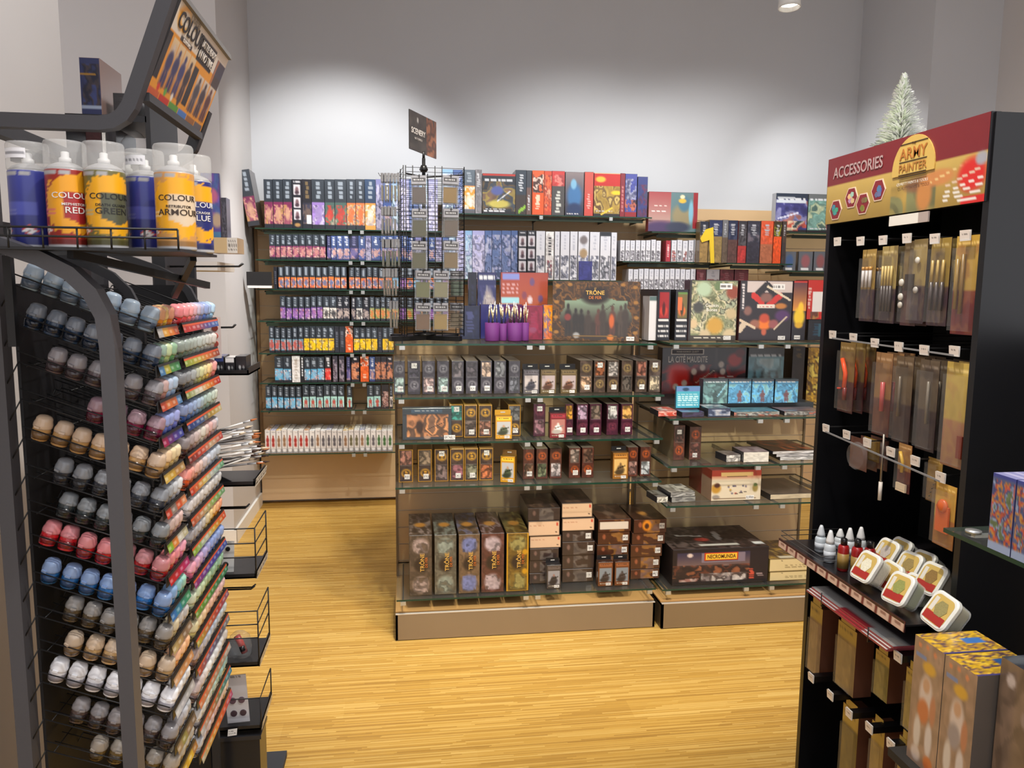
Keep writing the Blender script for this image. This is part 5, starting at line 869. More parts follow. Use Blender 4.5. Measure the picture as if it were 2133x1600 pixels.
rect(A, 0, .30, 1, 1, OR); rect(A, .0, .33, .06, .80, (40, 38, 42)); rect(A, .5, .40, .58, .84, (40, 38, 42))
for k in range(4): grad(A, .09+k*.103, .34, .09+k*.103+.095, .84, (226, 200, 160), (150, 96, 60)); figure(A, .137+k*.103, .38, .84, .1, ((52, 50, 96), (52, 50, 96), (56, 56, 110), (50, 40, 50))[k], ((206, 190, 180), (60, 56, 100), (60, 60, 110), (60, 50, 60))[k]); 
for k in range(3): grad(A, .61+k*.125, .42, .61+k*.125+.11, .86, (214, 200, 186), (140, 90, 60)); figure(A, .665+k*.125, .44, .86, .11, ((70, 66, 76), (60, 50, 60), (90, 50, 50))[k])
for k, c in enumerate(((200, 90, 50), (196, 50, 40), (90, 150, 60), (70, 120, 190), (150, 96, 50), (96, 90, 96))): rect(A, .01+k*.163, .90, .165+k*.163, .995, c)
for k, c in enumerate(((206, 50, 40), (90, 160, 70), (230, 226, 220), (60, 60, 60))): blob(A, .12+k*.11, .85, .02, .045, c)
blob(A, .13, .13, .10, .12, (236, 160, 50)); blob(A, .15, .12, .075, .08, (222, 212, 200)); rect(A, .16, .26, .36, .33, (60, 56, 60)); rect(A, .46, .08, .76, .34, (44, 42, 46)); mott(A, .82, .12, 1, .42, ((56, 50, 90), (150, 90, 60), (40, 40, 60)), RND, 8, .2)
m = MB(); m.sheet(A, so-sn*0.0+Vector((0, 0, 0))-Vector((-.372, 1.38, 1.875)), su, sv)
q = so-Vector((-.372, 1.38, 1.875)); bk = Vector((-.006, 0, .002))
m.add([q+bk, q+su+bk, q+su+sv+bk, q+sv+bk, q+bk*.05, q+su+bk*.05, q+su+sv+bk*.05, q+sv+bk*.05], [(0, 1, 2, 3), (0, 4, 5, 1), (1, 5, 6, 2), (2, 6, 7, 3), (3, 7, 4, 0)], (60, 58, 60)); m.build('sign_panel', PRINT, sg)
fr = MB(); fr.bar(q-sv*.03, q+su-sv*.03, .014, .012, (52, 52, 56)); fr.bar(q+sv*1.02, q+su+sv*1.02, .008, .008, (120, 118, 118)); fr.build('sign_frame', DARKMETAL, sg)
def sign_text(body, size, u_, v_, c, sx=1.0):
    t = text(body, size, (0, 0, 0), (0, 0, 0), c, sg, 'title_lettering', sx=sx); X = su.normalized(); Y = sv.normalized(); Z = X.cross(Y)
    M = Matrix((X, Y, Z)).transposed().to_4x4(); M.translation = q+su*u_+sv*v_+Z*.0012; t.matrix_local = M; return t
sign_text('COLOUR', .034, .27, .84, (52, 48, 50), .95); sign_text('CITADEL', .013, .28, .955, (150, 140, 130)); sign_text('BATTLE READY', .0155, .61, .86, (222, 214, 206), .8); sign_text('IN NO TIME', .0185, .61, .745, (222, 214, 206), .85); sign_text('ESSENTIALS', .0075, .26, .705, (222, 214, 206))
# ---------------------------------------------------------------- spray cans on their tray
tz = 1.652
tr = MB(); tr.box(-.66, -.305, 1.13, 1.34, tz-.006, tz-.002, (30, 30, 32)); tr.build('spray_tray', DARKMETAL, rk)
m = MB()
for zz in (.012, .024): m.tube([(-.655, 1.34, tz+zz), (-.655, 1.13, tz+zz), (-.308, 1.13, tz+zz)], .0016, BLK, 5)
for k in range(9): x = -.655+k*.0434; m.tube([(x, 1.13, tz-.004), (x, 1.13, tz+.024)], .0014, BLK, 4)
m.build('tray_guard', DARKMETAL, rk)
m = MB(); m.bar((-.46, 1.16, tz-.01), (-.36, 1.50, 1.60), .01, .012, BLK); m.bar((-.62, 1.33, tz-.008), (-.62, 1.33, 1.50), .012, .012, BLK); m.bar((-.34, 1.33, tz-.008), (-.42, 1.5, 1.58), .01, .01, BLK); m.build('tray_stay', DARKMETAL, rk)
def bend(o, R, zc, a0):
    for v in o.data.vertices:
        x, y, z = v.co; a = a0+x/R; v.co = ((R+z)*math.cos(a), (R+z)*math.sin(a), zc+y)
    o.rotation_euler = (0, 0, 0); o.location = (0, 0, 0); return o
def spray_can(px, Y, scheme, label, word=None, wc=(230, 226, 220), rot=0.0, captag=False):
    R = .0262; p = atY(px, 420, Y); o = empty('spray_can', (p.x, Y, tz-.0016)); tag(o, label, 'spray can', 'spray paint cans on the rack tray')
    base, sp2, shield, txt = scheme
    A = cv(64, 52, base); n = RND.random()
    if sp2:
        X, Y2 = _xy(A); cx = .62; d = ((X-cx)/.28)**2+((Y2-.46)/.42)**2; jag = np.random.RandomState(int(px)).rand(*d.shape)*.35; A[d+jag < 1.15] = sp2
        A[(abs(X-.66) < .15) & (Y2 > .28) & (Y2 < .62-(abs(X-.66))*.6+.1)] = shield
        grad_c = np.array(base)*.72; A[Y2 > .93] = grad_c
    else: grad(A, 0, 0, 1, 1, [min(255, v*1.25+16) for v in base], base); rect(A, .3, .42, .62, .6, [min(255, v*1.3+30) for v in base])
    for k in range(6): rect(A, .26+k*.055, .02, .305+k*.055, .085, (170, 170, 172))
    for cx in (.33, .55) if not sp2 else (.36,): 
        X, Y2 = _xy(A); A[(abs(X-cx)*2.1+abs(Y2-.8)*1.6) < .13] = (200, 70, 60); A[(abs(X-cx)*2.1+abs(Y2-.8)*1.6) < .105] = (230, 226, 222); blob(A, cx, .8, .012, .025, (60, 50, 50))
    for k in range(3): rect(A, .3, .46+k*.06, .30+.15, .472+k*.06, [min(255, v+70) for v in base])
    # body as a lathe coloured from the wrap-round label
    n_a, n_z = 48, 40; m = MB(); prof = [(R*.96, 0), (R, .002)]+[(R, .004+(.128-.004)*k/n_z) for k in range(n_z+1)]+[(R*.97, .130), (R*.82, .136), (R*.60, .1395), (R*.42, .142)]
    m.lathe(prof, (190, 190, 192), n_a)
    for i, (r_, z_) in enumerate(prof):
        for k in range(n_a):
            if .005 <= z_ <= .1285:
                v = 1-(z_-.005)/(.1235); uu = ((k/n_a-.5-.0-.25)+.5) % 1.0
                m.c[i*n_a+k] = lin(A[min(51, int(v*52)), min(63, int(uu*64))])
    m.build('can_body', PLAST, o)
    MB().lathe([(R*.3, .142), (R*.3, .150), (R*.2, .152), (R*.2, .160), (R*.14, .161)], (236, 236, 236), 14).build('nozzle', PLAST, o)
    m = MB(); m.lathe([(R*1.0, .131), (R*1.02, .133), (R*1.01, .1725), (R*.95, .1765), (R*.6, .1775)], (255, 255, 255), 28); m.build('cap', FROST, o)
    if captag: t = MB(); t.sheet(dashes(cv(14, 8, (232, 232, 236)), .1, .3, .9, .7, (150, 150, 155), 1, RND), (-.016, -.0002, -.008), (.032, 0, 0), (0, 0, .016)); t = t.build('price_sticker', PRINT, o); t.location = (0, 0, .156)
    if captag:
        for v in t.data.vertices: a = -math.pi/2-.25+v.co.x/(R*1.02); v.co = (R*1.035*math.cos(a), R*1.112*math.sin(a), v.co.z)
    if word:
        bend(text('COLOUR', .0135, (0, 0, 0), (0, 0, 0), txt, o, 'title_lettering'), R+.0004, .086, -math.pi/2+.55)
        bend(text(word[0], .006, (0, 0, 0), (0, 0, 0), wc, o, 'title_lettering'), R+.0004, .072, -math.pi/2+.6)
        bend(text(word[1], .0145, (0, 0, 0), (0, 0, 0), wc, o, 'title_lettering'), R+.0004, .062, -math.pi/2+.62)
    o.rotation_euler = (0, 0, rot); o.scale = (1.03, 1.03, .845); return o
NAVY = (38, 44, 110)
spray_can(64, 1.222, (NAVY, None, None, None), 'navy spray can back label with hazard diamonds, outermost on the tray', captag=True)
spray_can(141, 1.2, ((150, 40, 32), (232, 160, 30), (160, 36, 36), (230, 226, 222)), 'red and yellow spray can beside the olive can', ('MEPHISTON', 'RED'), rot=.1)
spray_can(221, 1.2, ((110, 104, 56), (236, 170, 28), (84, 86, 66), (40, 40, 36)), 'olive green and yellow spray can', ('DEATH GUARD', 'GREEN'), (44, 44, 40))
spray_can(268, 1.29, ((34, 32, 36), (236, 166, 24), (30, 30, 34), (226, 222, 216)), 'black and yellow spray can half hidden behind the olive can', ('CHAOS', 'BLACK'))
spray_can(305, 1.255, (NAVY, None, None, None), 'navy spray can squeezed behind the tan can', captag=True)
spray_can(365, 1.2, ((206, 150, 84), (240, 172, 30), (222, 200, 170), (60, 44, 30)), 'tan and yellow spray can at the end of the tray', ('RETRIBUTOR', 'ARMOUR'), (60, 44, 30), rot=-.15)
spray_can(404, 1.29, ((44, 50, 120), (236, 170, 30), (40, 46, 110), (226, 226, 230)), 'blue and yellow spray can peeping out behind the tan can', ('MACRAGGE', 'BLUE'))
# ---------------------------------------------------------------- tiers of pots
LID = bpy.data.materials.new('pot_lid'); N, L = nodes(LID); b = N['Principled BSDF']; oi = N.new('ShaderNodeObjectInfo'); mx = N.new('ShaderNodeMix'); mx.data_type = 'RGBA'; mx.inputs[0].default_value = 0.27
L.new(oi.outputs['Color'], mx.inputs[6]); mx.inputs[7].default_value = (.70, .73, .77, 1); L.new(mx.outputs[2], b.inputs['Base Color']); b.inputs['Roughness'].default_value = .28; b.inputs['Coat Weight'].default_value = .4
def make_pot():
    o = empty('paint_pot'); m = MB()
    m.lathe([(.0115, 0), (.0128, .001), (.0138, .010), (.0142, .022), (.0138, .0235)], (255, 255, 255), 14)
    for i in range(14*1, 14*3): pass
    m.build('pot_body', POT, o)
    m = MB(); m.lathe([(.0140, .004), (.0147, .0165)], (150, 146, 150), 14); m.build('pot_label', POT, o)
    m = MB(); m.lathe([(.0148, .0225), (.0152, .0245), (.0150, .029), (.0132, .0345), (.0128, .0385), (.0105, .0415), (.006, .043), (.0006, .0433)], (255, 255, 255), 14); m.box(-.0045, .0045, -.0175, -.0135, .0235, .027, (255, 255, 255)); m.build('pot_lid', LID, o)
    return o
POT0 = make_pot(); pot_first = [POT0]; pot_n = 0
TILT = math.radians(21)
def put_pot(x, Y, z, c, label, group, white=False):
    o = pot_first.pop() if pot_first else copy_tree(POT0)
    o.location = (x, Y, z); o.rotation_euler = (RND.uniform(-.04, .04), TILT+RND.uniform(-.03, .03), RND.uniform(-.5, .5)); tag(o, label, 'paint pot', group)
    for ch in o.children: ch.color = (*lin(c), 1)
    return o
ZT = [atX(px, py, FX).z for px, py in ((318, 703), (324, 782), (327, 857), (334, 929), (338, 1004), (341, 1078), (345, 1148), (347, 1217), (350, 1292), (354, 1359), (355, 1429), (357, 1497), (364, 1565))]
ZT += [ZT[-1]-.0585, ZT[-1]-.117]
NEARC = [  # deep colour, how many deep, front colour(s), label tiles
    ((150, 176, 200), 7, ((240, 150, 50), (240, 190, 60), (226, 120, 40)), ((230, 226, 220), (240, 170, 50), (236, 130, 40), (220, 90, 40)), 'pale blue'),
    ((40, 62, 90), 7, ((96, 140, 110), (170, 190, 120), (90, 150, 90)), ((70, 130, 180), (190, 180, 60), (80, 150, 80), (60, 140, 80)), 'navy blue'),
    ((96, 80, 84), 6, ((170, 120, 110), (150, 170, 200), (140, 170, 200)), ((206, 80, 50), (226, 120, 60), (210, 110, 60), (90, 140, 190)), 'dusty brown'),
    ((120, 20, 60), 4, ((90, 110, 190), (90, 110, 190), (110, 120, 200)), ((170, 30, 80), (110, 50, 120), (80, 60, 150), (60, 70, 160)), 'wine red'),
    ((206, 160, 100), 7, ((214, 170, 100), (220, 190, 120), (226, 200, 140)), ((230, 190, 90), (216, 170, 60), (196, 140, 70), (190, 150, 90)), 'cream'),
    ((52, 56, 66), 6, ((110, 112, 116), (170, 172, 176), (206, 206, 206)), ((206, 60, 40), (150, 130, 120), (220, 90, 50), (236, 150, 100)), 'charcoal'),
    ((44, 52, 54), 6, ((170, 130, 110), (200, 160, 150), (206, 160, 150)), ((150, 190, 60), (236, 140, 60), (226, 220, 200), (200, 190, 150)), 'black green'),
    ((190, 30, 40), 7, ((220, 60, 60), (226, 90, 110), (226, 120, 150)), ((206, 30, 36), (200, 30, 50), (200, 30, 90), (190, 40, 110)), 'bright red'),
    ((40, 110, 180), 7, ((50, 130, 190), (70, 160, 160), (110, 190, 160)), ((50, 120, 190), (60, 140, 170), (60, 150, 120), (70, 160, 110)), 'bright blue'),
    ((90, 74, 50), 6, ((200, 180, 130), (170, 160, 150), (170, 164, 160)), ((200, 170, 110), (190, 150, 90), (150, 120, 90), (170, 140, 110)), 'pale gold'),
    ((196, 160, 110), 6, ((236, 160, 90), (240, 170, 90), (240, 160, 70)), ((236, 180, 130), (226, 160, 100), (220, 150, 90), (226, 160, 100)), 'beige'),
    ((236, 236, 240), 7, ((226, 226, 230), (206, 210, 216), (226, 226, 226)), ((220, 220, 220), (200, 200, 206), (190, 190, 190), (206, 200, 196)), 'white'),
    ((84, 66, 60), 6, ((120, 110, 110), (170, 170, 176), (150, 150, 150)), ((170, 140, 100), (160, 150, 80), (150, 120, 90), (130, 110, 90)), 'dark brown'),
    ((120, 96, 50), 5, ((150, 130, 90), (160, 150, 120), (150, 140, 120)), ((190, 120, 50), (220, 170, 40), (236, 190, 60), (180, 120, 60)), 'bronze')]
def tier_wires(z, y0, y1, depth=.21):
    m = MB(); dz = math.tan(TILT)
    for yy in (y0-.004, y1+.004):
        m.tube([(FX, yy, z+.006), (FX-depth, yy, z+.006+depth*dz)], .0013, BLK, 4); m.tube([(FX, yy, z+.024), (FX-depth, yy, z+.024+depth*dz)], .0012, BLK, 4); m.tube([(FX-depth, yy, z+.006+depth*dz), (FX-depth-.02, yy, z-.03+depth*dz)], .0012, BLK, 4)
    n = max(2, int(round((y1-y0)/.03)))
    for k in range(1, n): yy = y0+(y1-y0)*k/n; m.tube([(FX, yy, z+.002), (FX-depth, yy, z+.002+depth*dz)], .001, BLK, 4)
    for d in (.01, .11, .2): m.tube([(FX-d, y0, z+.002+d*dz), (FX-d, y1, z+.002+d*dz)], .0012, BLK, 4)
    m.build('wire_tier', DARKMETAL, rk)
def label_rail(z, y0, y1, cols, name='label_rail'):
    A = cv(max(8, len(cols)*5), 12, (30, 30, 32)); n = len(cols)
    for k, c in enumerate(cols): c = [v*.82 for v in c]; rect(A, (k+.04)/n, .28, (k+.96)/n, .97, c); rect(A, (k+.3)/n, .5, (k+.7)/n, .75, [v*.6+90 for v in c]); rect(A, (k+.04)/n, .25, (k+.96)/n, .38, (196, 80, 44) if n != 4 else [v*.8 for v in c])
    m = MB(); x = FX+.010; t = .011
    m.sheet(A, (x+.001, y0, z-.001), (0, y1-y0, 0), (-.005, 0, .019)); m.box(x-.008, x-.0062, y0, y1, z-.003, z+.017, (24, 24, 26)); m.build(name, PRINT, rk)
yA, yB, yC, yD = 1.366, 1.486, 1.518, 1.79
for i, (deep, nd, fronts, tiles, nm) in enumerate(NEARC):
    z = ZT[i]; tier_wires(z, yA, yB); label_rail(z, yA, yB, tiles)
    for k in range(nd):
        q_ = RND.uniform(.88, 1.08); c = [v*q_ for v in deep]; put_pot(FX-.0165-.0298*k, yA+.016, z+.0108+.0298*k*math.tan(TILT), [min(255, v) for v in c], '%s paint pot, %s deep on the near bay, %s tier down' % (nm, nth(k), nth(i)), '%s paint pots on one near tier' % nm)
    for j, c in enumerate(fronts): put_pot(FX-.0165, yA+.046+.0295*j, z+.0108, c, 'paint pot behind the %s ones, %s column, %s tier of near bay' % (nm, nth(j+1), nth(i)), 'front paint pots of the near bay')
def ramp(cs, n): 
    out = []
    for k in range(n):
        t = k/(n-1)*(len(cs)-1); a = int(min(t, len(cs)-2)); f = t-a; out.append(tuple(cs[a][q]*(1-f)+cs[a+1][q]*f for q in range(3)))
    return out
FARC = [(((220, 50, 60), (226, 110, 110), (170, 150, 180), (90, 120, 190), (150, 190, 220)), ((206, 50, 40), (190, 60, 60), (90, 80, 150), (70, 110, 180)), 'red to blue'),
    (((90, 110, 90), (150, 160, 150), (190, 180, 170)), ((150, 170, 60), (200, 180, 70), (226, 120, 50), (150, 60, 40)), 'grey green'),
    (((40, 40, 46), (120, 124, 120), (190, 190, 110), (230, 190, 90), (226, 120, 110)), ((150, 160, 90), (230, 226, 210), (236, 140, 40), (190, 40, 40)), 'dark to pink'),
    (((40, 80, 150), (120, 150, 190), (130, 160, 140), (190, 200, 180)), ((40, 60, 120), (60, 90, 150), (190, 150, 60), (206, 190, 140)), 'blue to pale green'),
    (((84, 50, 46), (170, 140, 130), (200, 190, 170), (206, 140, 130), (170, 170, 180)), ((120, 40, 36), (206, 60, 40), (206, 190, 150), (190, 60, 50)), 'brown to pink'),
    (((226, 90, 40), (206, 160, 140), (170, 180, 200), (160, 170, 180)), ((206, 60, 40), (226, 190, 90), (190, 200, 200), (90, 160, 110)), 'orange to grey'),
    (((190, 180, 176), (200, 190, 180), (180, 180, 180)), ((190, 90, 60), (206, 170, 120), (140, 180, 90), (120, 170, 120)), 'pale grey'),
    (((120, 110, 110), (170, 170, 176), (236, 190, 60), (240, 130, 40)), ((140, 180, 60), (190, 200, 190), (226, 170, 40), (220, 80, 40)), 'grey to orange'),
    (((220, 110, 140), (150, 120, 190), (80, 120, 200), (90, 130, 200)), ((150, 50, 120), (100, 60, 150), (60, 70, 170), (50, 80, 170)), 'pink to blue'),
    (((190, 200, 160), (150, 180, 110), (90, 150, 90), (100, 170, 120)), ((120, 160, 60), (90, 150, 60), (60, 130, 80), (50, 130, 90)), 'green'),
    (((206, 190, 120), (226, 170, 110), (220, 150, 130), (206, 160, 160)), ((190, 170, 60), (200, 110, 60), (190, 60, 60), (150, 90, 120)), 'yellow to pink'),
    (((150, 110, 90), (160, 170, 190), (150, 170, 190), (180, 190, 190)), ((190, 80, 60), (120, 110, 150), (90, 90, 110), (140, 140, 140)), 'brown to pale blue'),
    (((170, 140, 130), (236, 234, 230), (200, 200, 200), (190, 180, 170)), ((226, 130, 80), (206, 150, 110), (180, 150, 120), (200, 190, 180)), 'white and grey'),
    (((200, 196, 190), (190, 196, 180), (110, 170, 150), (90, 160, 160)), ((190, 190, 190), (200, 110, 60), (70, 140, 120), (60, 140, 170)), 'grey to teal'),
    (((170, 170, 176), (200, 140, 130), (220, 190, 150)), ((190, 180, 150), (220, 150, 50), (226, 80, 40), (190, 60, 120)), 'grey to rose')]
for i, (cs, tiles, nm) in enumerate(FARC):
    z = ZT[i]; tier_wires(z, yC, yD); label_rail(z, yC, yD, ramp(tiles, 9))
    for k, c in enumerate(ramp(cs, 9)): put_pot(FX-.0165, yC+.016+.0298*k, z+.0108, [min(255, v) for v in c], 'paint pot, %s in the %s row of the far bay' % (nth(k), nm), '%s row of paint pots in the far bay' % nm)
# ================================================================ tool bay at the far end of the paint rack
tb = empty('tool_rack', (0, 0, 0)); tag(tb, 'black accessory rack end with hooks, baskets and trays past the paint pots', 'display rack')
MB().box(-.56, -.545, 1.86, 2.12, 0, 1.72, (26, 26, 28)).build('back_panel', DARKMETAL, tb)
for yy in (1.86, 2.11): MB().box(-.56, -.535, yy-.008, yy+.008, 0, 1.74, (34, 34, 37)).build('upright', DARKMETAL, tb)
MB().box(-.60, -.38, 1.84, 2.13, 0, .03, (26, 26, 28)).build('foot', DARKMETAL, tb)
YH = 1.93
def pxl(px, py, Y=YH): return atY(px, py, Y)
def prong(px0, px1, py, tip=7, Y=YH):
    a = pxl(px0, py, Y); b_ = pxl(px1, py-1, Y); e_ = pxl(px1+(px1-px0)*.12, py-tip, Y); a.x = -.545
    m = MB(); 
    for dy in (-.006, .006): m.tube([a+Vector((0, dy, 0)), b_+Vector((0, dy, 0)), e_+Vector((0, dy, 0))], .0022, BLK, 5)
    return m.build('hook', DARKMETAL, tb)
for px0, px1, py in ((430, 498, 556), (440, 485, 683), (455, 512, 1058), (460, 524, 1226)): prong(px0, px1, py)
def tray(px0, px1, ytop, ybot, basket=None, tagc=True, ya=1.87, yb=2.02):
    """flat tray on the panel; a wire guard round it where the photo shows one"""
    zt_, zb_ = pxl(px1, ytop).z, pxl(px1, ybot).z; x1 = pxl(px1, ybot).x; m = MB()
    m.box(-.545, x1, ya, yb, zb_, zb_+.004, (24, 24, 26)); m.box(x1-.003, x1, ya, yb, zb_, zb_+.018, (24, 24, 26)); m.box(-.545, x1, ya, ya+.003, zb_, zb_+.012, (24, 24, 26)); m.build('tray', PLAST, tb)
    if tagc:
        t = MB(); t.sheet(dashes(cv(20, 8, (214, 210, 200)), .05, .2, .95, .8, (90, 86, 80), 2, RND), (x1+.001, ya, zb_-.004), (0, yb-ya, 0), (.003, 0, .022)); t.build('price_strip', PRINT, tb)
    if basket:
        g = MB(); zz = [pxl(px1, v).z for v in basket]
        for z_ in zz: g.tube([(-.545, ya, z_), (x1, ya, z_), (x1, yb, z_)], .0018, BLK, 5)
        for yy in (ya, yb): g.tube([(x1, yy, zb_), (x1, yy, zz[0])], .0018, BLK, 5)
        g.build('wire_guard', DARKMETAL, tb)
    return x1, zb_+.0045
tray(525, 528, 752, 776, None, False); tray(538, 540, 985, 1000, None)
x_, zA = tray(541, 543, 1150, 1186, (1085, 1115, 1143)); x_, zB = tray(546, 549, 1325, 1364, (1252, 1279, 1306)); x_, zC = tray(550, 553, 1450, 1492, (1428,))
zT = pxl(500, 776).z+.0045; zU = pxl(500, 1000).z+.0045
# small black and white boxes on the top tray
for i, (a, b_, yt, c, lb) in enumerate(((446, 466, 742, (60, 74, 130), 'small blue and white tool box on the top tray'), (468, 488, 745, (230, 226, 224), 'small white tool box on the top tray'), (490, 512, 742, (30, 30, 34), 'small black tool box with white rings on the top tray'))):
    A = cv(14, 12, (34, 34, 38)); rect(A, 0, 0, 1, .35, c); blob(A, .4, .7, .12, .12, (190, 190, 190)); blob(A, .75, .7, .1, .1, (150, 150, 150))
    p = pxl(a, yt, 1.90); q = pxl(b_, yt, 1.90); place_box('tool_box', lb, 'tool box', None, p.x, q.x, zT, max(.02, p.z-zT), 1.90, .06, A, (40, 40, 44), c)
# brushes heaped in the slanted brush tray
wd = MB(); wd.add([(-.545, 1.875, zU), (-.545, 1.875, zU+.075), (-.40, 1.875, zU), (-.545, 1.879, zU), (-.545, 1.879, zU+.075), (-.40, 1.879, zU)], [(0, 2, 1), (3, 4, 5), (0, 3, 5, 2), (2, 5, 4, 1)], (16, 16, 18)); wd.build('tray_cheek', PLAST, tb)
rr_ = random.Random(5)
for k in range(26):
    t = k/25.0; z0 = zU+.012+.098*t; y0 = 1.885+rr_.uniform(0, .11); x0 = -.50+rr_.uniform(-.01, .03)-.02*t
    L_ = rr_.uniform(.13, .165); an = rr_.uniform(-.02, .30)+.10*(1-t); o = empty('paint_brush', (x0, y0, z0)); o.rotation_euler = (rr_.uniform(-.08, .08), math.pi/2-an, 0)
    tag(o, 'pale handled brush lying in the heap of the black slanted brush tray', 'paint brush', 'brushes heaped in the slanted tray')
    hc = rr_.choice([(226, 222, 216), (206, 200, 196), (150, 146, 146), (60, 56, 56), (236, 232, 226)])
    MB().tube([(0, 0, 0), (0, 0, L_*.4), (0, 0, L_*.75)], .0024, hc, 6).build('handle', PLAST, o)
    MB().lathe([(.0022, L_*.74), (.0026, L_*.80), (.0024, L_*.88)], (190, 190, 192), 8).build('ferrule', PLAST, o); MB().lathe([(.0024, L_*.88), (.0028, L_*.92), (.0005, L_)], rr_.choice([(190, 110, 60), (60, 40, 34), (214, 196, 170)]), 8).build('bristles', MATTE, o)
# blister card with pink discs
def disc_card(px0, px1, yt, yb_, Y, label, discs, c=(206, 190, 186), dc=(150, 70, 60), tilt=0, z=None):
    p = pxl(px0, yt, Y); q = pxl(px1, yb_, Y); o = empty('texture_card', (p.x, Y, q.z if z is None else z)); w, h = q.x-p.x, p.z-q.z
    tag(o, label, 'blister card'); A = cv(20, 30, c); dashes(A, .2, .03, .8, .07, (110, 106, 104), 1, RND)
    m = MB(); m.sheet(A, (0, -.0012, 0), (w, 0, 0), (0, 0, h)); m.box(0, w, -.001, .001, 0, h, c, 0, 'f'); m.build('backing_card', PRINT, o)
    for (u_, v_, r_) in discs:
        m = MB(); n = 16; cx, cz = u_*w, v_*h; vs = [(cx+r_*w*math.cos(6.2832*k/n), -.004, cz+r_*w*math.sin(6.2832*k/n)) for k in range(n)]+[(cx+r_*w*1.1*math.cos(6.2832*k/n), -.0012, cz+r_*w*1.1*math.sin(6.2832*k/n)) for k in range(n)]
        m.add(vs, [tuple(range(n))]+[(k, n+k, n+(k+1) % n, (k+1) % n) for k in range(n)], RND.choice([dc, [v*.85 for v in dc], [min(255, v*1.15) for v in dc]])); m.build('disc', PLAST, o)
    o.rotation_euler[1] = tilt; return o
disc_card(412, 462, 660, 746, 1.90, 'pale blister card with a column of dusty pink discs', [(.75, .92, .13), (.75, .73, .13), (.75, .54, .13), (.75, .35, .13), (.75, .14, .13), (.28, .86, .13)])
disc_card(470, 520, 1386, 1482, 1.90, 'white blister card with four dark picture discs on the low tray', [(.32, .47, .14), (.72, .47, .14), (.32, .2, .14), (.74, .2, .14)], (206, 202, 204), (86, 66, 76), tilt=-.05, z=zC)
o = disc_card(455, 486, 1100, 1164, 1.91, 'white card pack with black tool shapes in the wire basket', [(.4, .25, .2), (.55, .75, .16)], (216, 214, 210), (34, 32, 32), tilt=.05, z=zA)
# red tool in a blister
r = empty('tool_blister', (pxl(470, 1340, 1.92).x, 1.92, zB)); tag(r, 'clear blister with a red and black hand tool in the lower wire basket', 'tool blister')
m = MB(); w_ = pxl(512, 1300, 1.92).x-pxl(466, 1300, 1.92).x
m.tube([(w_*.55, -.008, .058), (w_*.72, -.010, .040), (w_*.88, -.008, .014)], .0085, (170, 46, 40), 10); m.tube([(w_*.78, -.016, .034), (w_*.84, -.016, .022)], .007, (30, 28, 30), 8); m.build('tool', PLAST, r)
m = MB(); m.lathe([(.018, 0), (.027, .006), (.029, .03), (.024, .058), (.012, .068)], (255, 255, 255), 16, (w_*.68, -.004, 0), 0, 1, .55); m.lathe([(.016, 0), (.022, .006), (.020, .026), (.008, .034)], (255, 255, 255), 14, (w_*.2, .004, 0), 0, 1, .5); m.build('blister_shell', BAG, r)
# black storage bin and floor box
r = empty('storage_bin', (0, 0, 0)); tag(r, 'black storage bin with white label under the tool rack trays', 'bin')
xa, xb = pxl(432, 1540, 1.87).x, pxl(541, 1540, 1.87).x; zt2 = pxl(500, 1512, 1.87).z-.032
m = MB(); m.box(xa, xb, 1.87, 1.955, .032, zt2, (30, 30, 33)); m.box(xa-.003, xb+.004, 1.867, 1.957, zt2-.006, zt2+.004, (40, 40, 44)); m.build('bin_body', PLAST, r)
t = MB(); q = pxl(474, 1534, 1.866); t.sheet(dashes(cv(12, 10, (226, 226, 226)), .2, .2, .8, .8, (80, 80, 84), 2, RND), (q.x, 1.8655, q.z), (.022, 0, .002), (.002, 0, .018)); t.build('label', PRINT, r)
r = MB(); q0 = atZ(536, 1572, .0); q1 = atZ(598, 1600, 0); r.box(q0.x-.10, q1.x-.01, q1.y-.45, q0.y-.02, .0, .02, (58, 60, 66)); tag(r.build('floor_mat', MATTE), 'dark grey floor mat edge beside the storage bin', 'mat')
# the shelf talker on the back wall
r = empty('shelf_talker', (0, 5.34, 0)); tag(r, 'blank black card holder with a white lip at the end of the third wall shelf', 'sign holder')
p = atY(513, 566, 5.34); q = atY(566, 599, 5.34)
MB().box(p.x, q.x, 0, .012, q.z+.012, p.z, (24, 22, 24)).box(p.x+.004, q.x-.004, .001, .09, q.z+.02, q.z+.026, (24, 22, 24)).build('card_face', MATTE, r); MB().box(p.x+.006, q.x, -.003, .02, q.z-.004, q.z+.012, (230, 228, 226)).build('lip', PLAST, r)
# ================================================================ cabinet and goods behind the paint rack
YC2 = 2.80
cb2 = empty('wall_shelving', (0, 0, 0)); tag(cb2, 'dark shelving against the wall behind the spray cans', 'shelving unit')
def P2(px, py, Y=YC2): return atY(px, py, Y)
za1 = P2(200, 238).z; xL = P2(120, 238).x; xR = P2(304, 238).x
MB().box(xL, xR, YC2, YC2+.30, za1-.02, za1, (30, 30, 34)).build('shelf_board', DARKMETAL, cb2); zs_ = P2(300, 330).z; MB().box(xL, xR, YC2, YC2+.30, zs_-.02, zs_, (30, 30, 34)).build('shelf_board', DARKMETAL, cb2)
MB().box(xR-.004, xR+.012, YC2, YC2+.32, 0, P2(300, 190).z, (34, 33, 36)).build('side_panel', DARKMETAL, cb2); MB().box(xL-.012, xL, YC2, YC2+.32, 0, za1, (34, 33, 36)).build('side_panel', DARKMETAL, cb2)
xR2 = P2(492, 500).x; z2s = P2(450, 495).z
MB().box(xR+.013, xR2-.06, YC2, YC2+.25, z2s-.02, z2s, (36, 36, 38)).build('shelf_board', DARKMETAL, cb2)
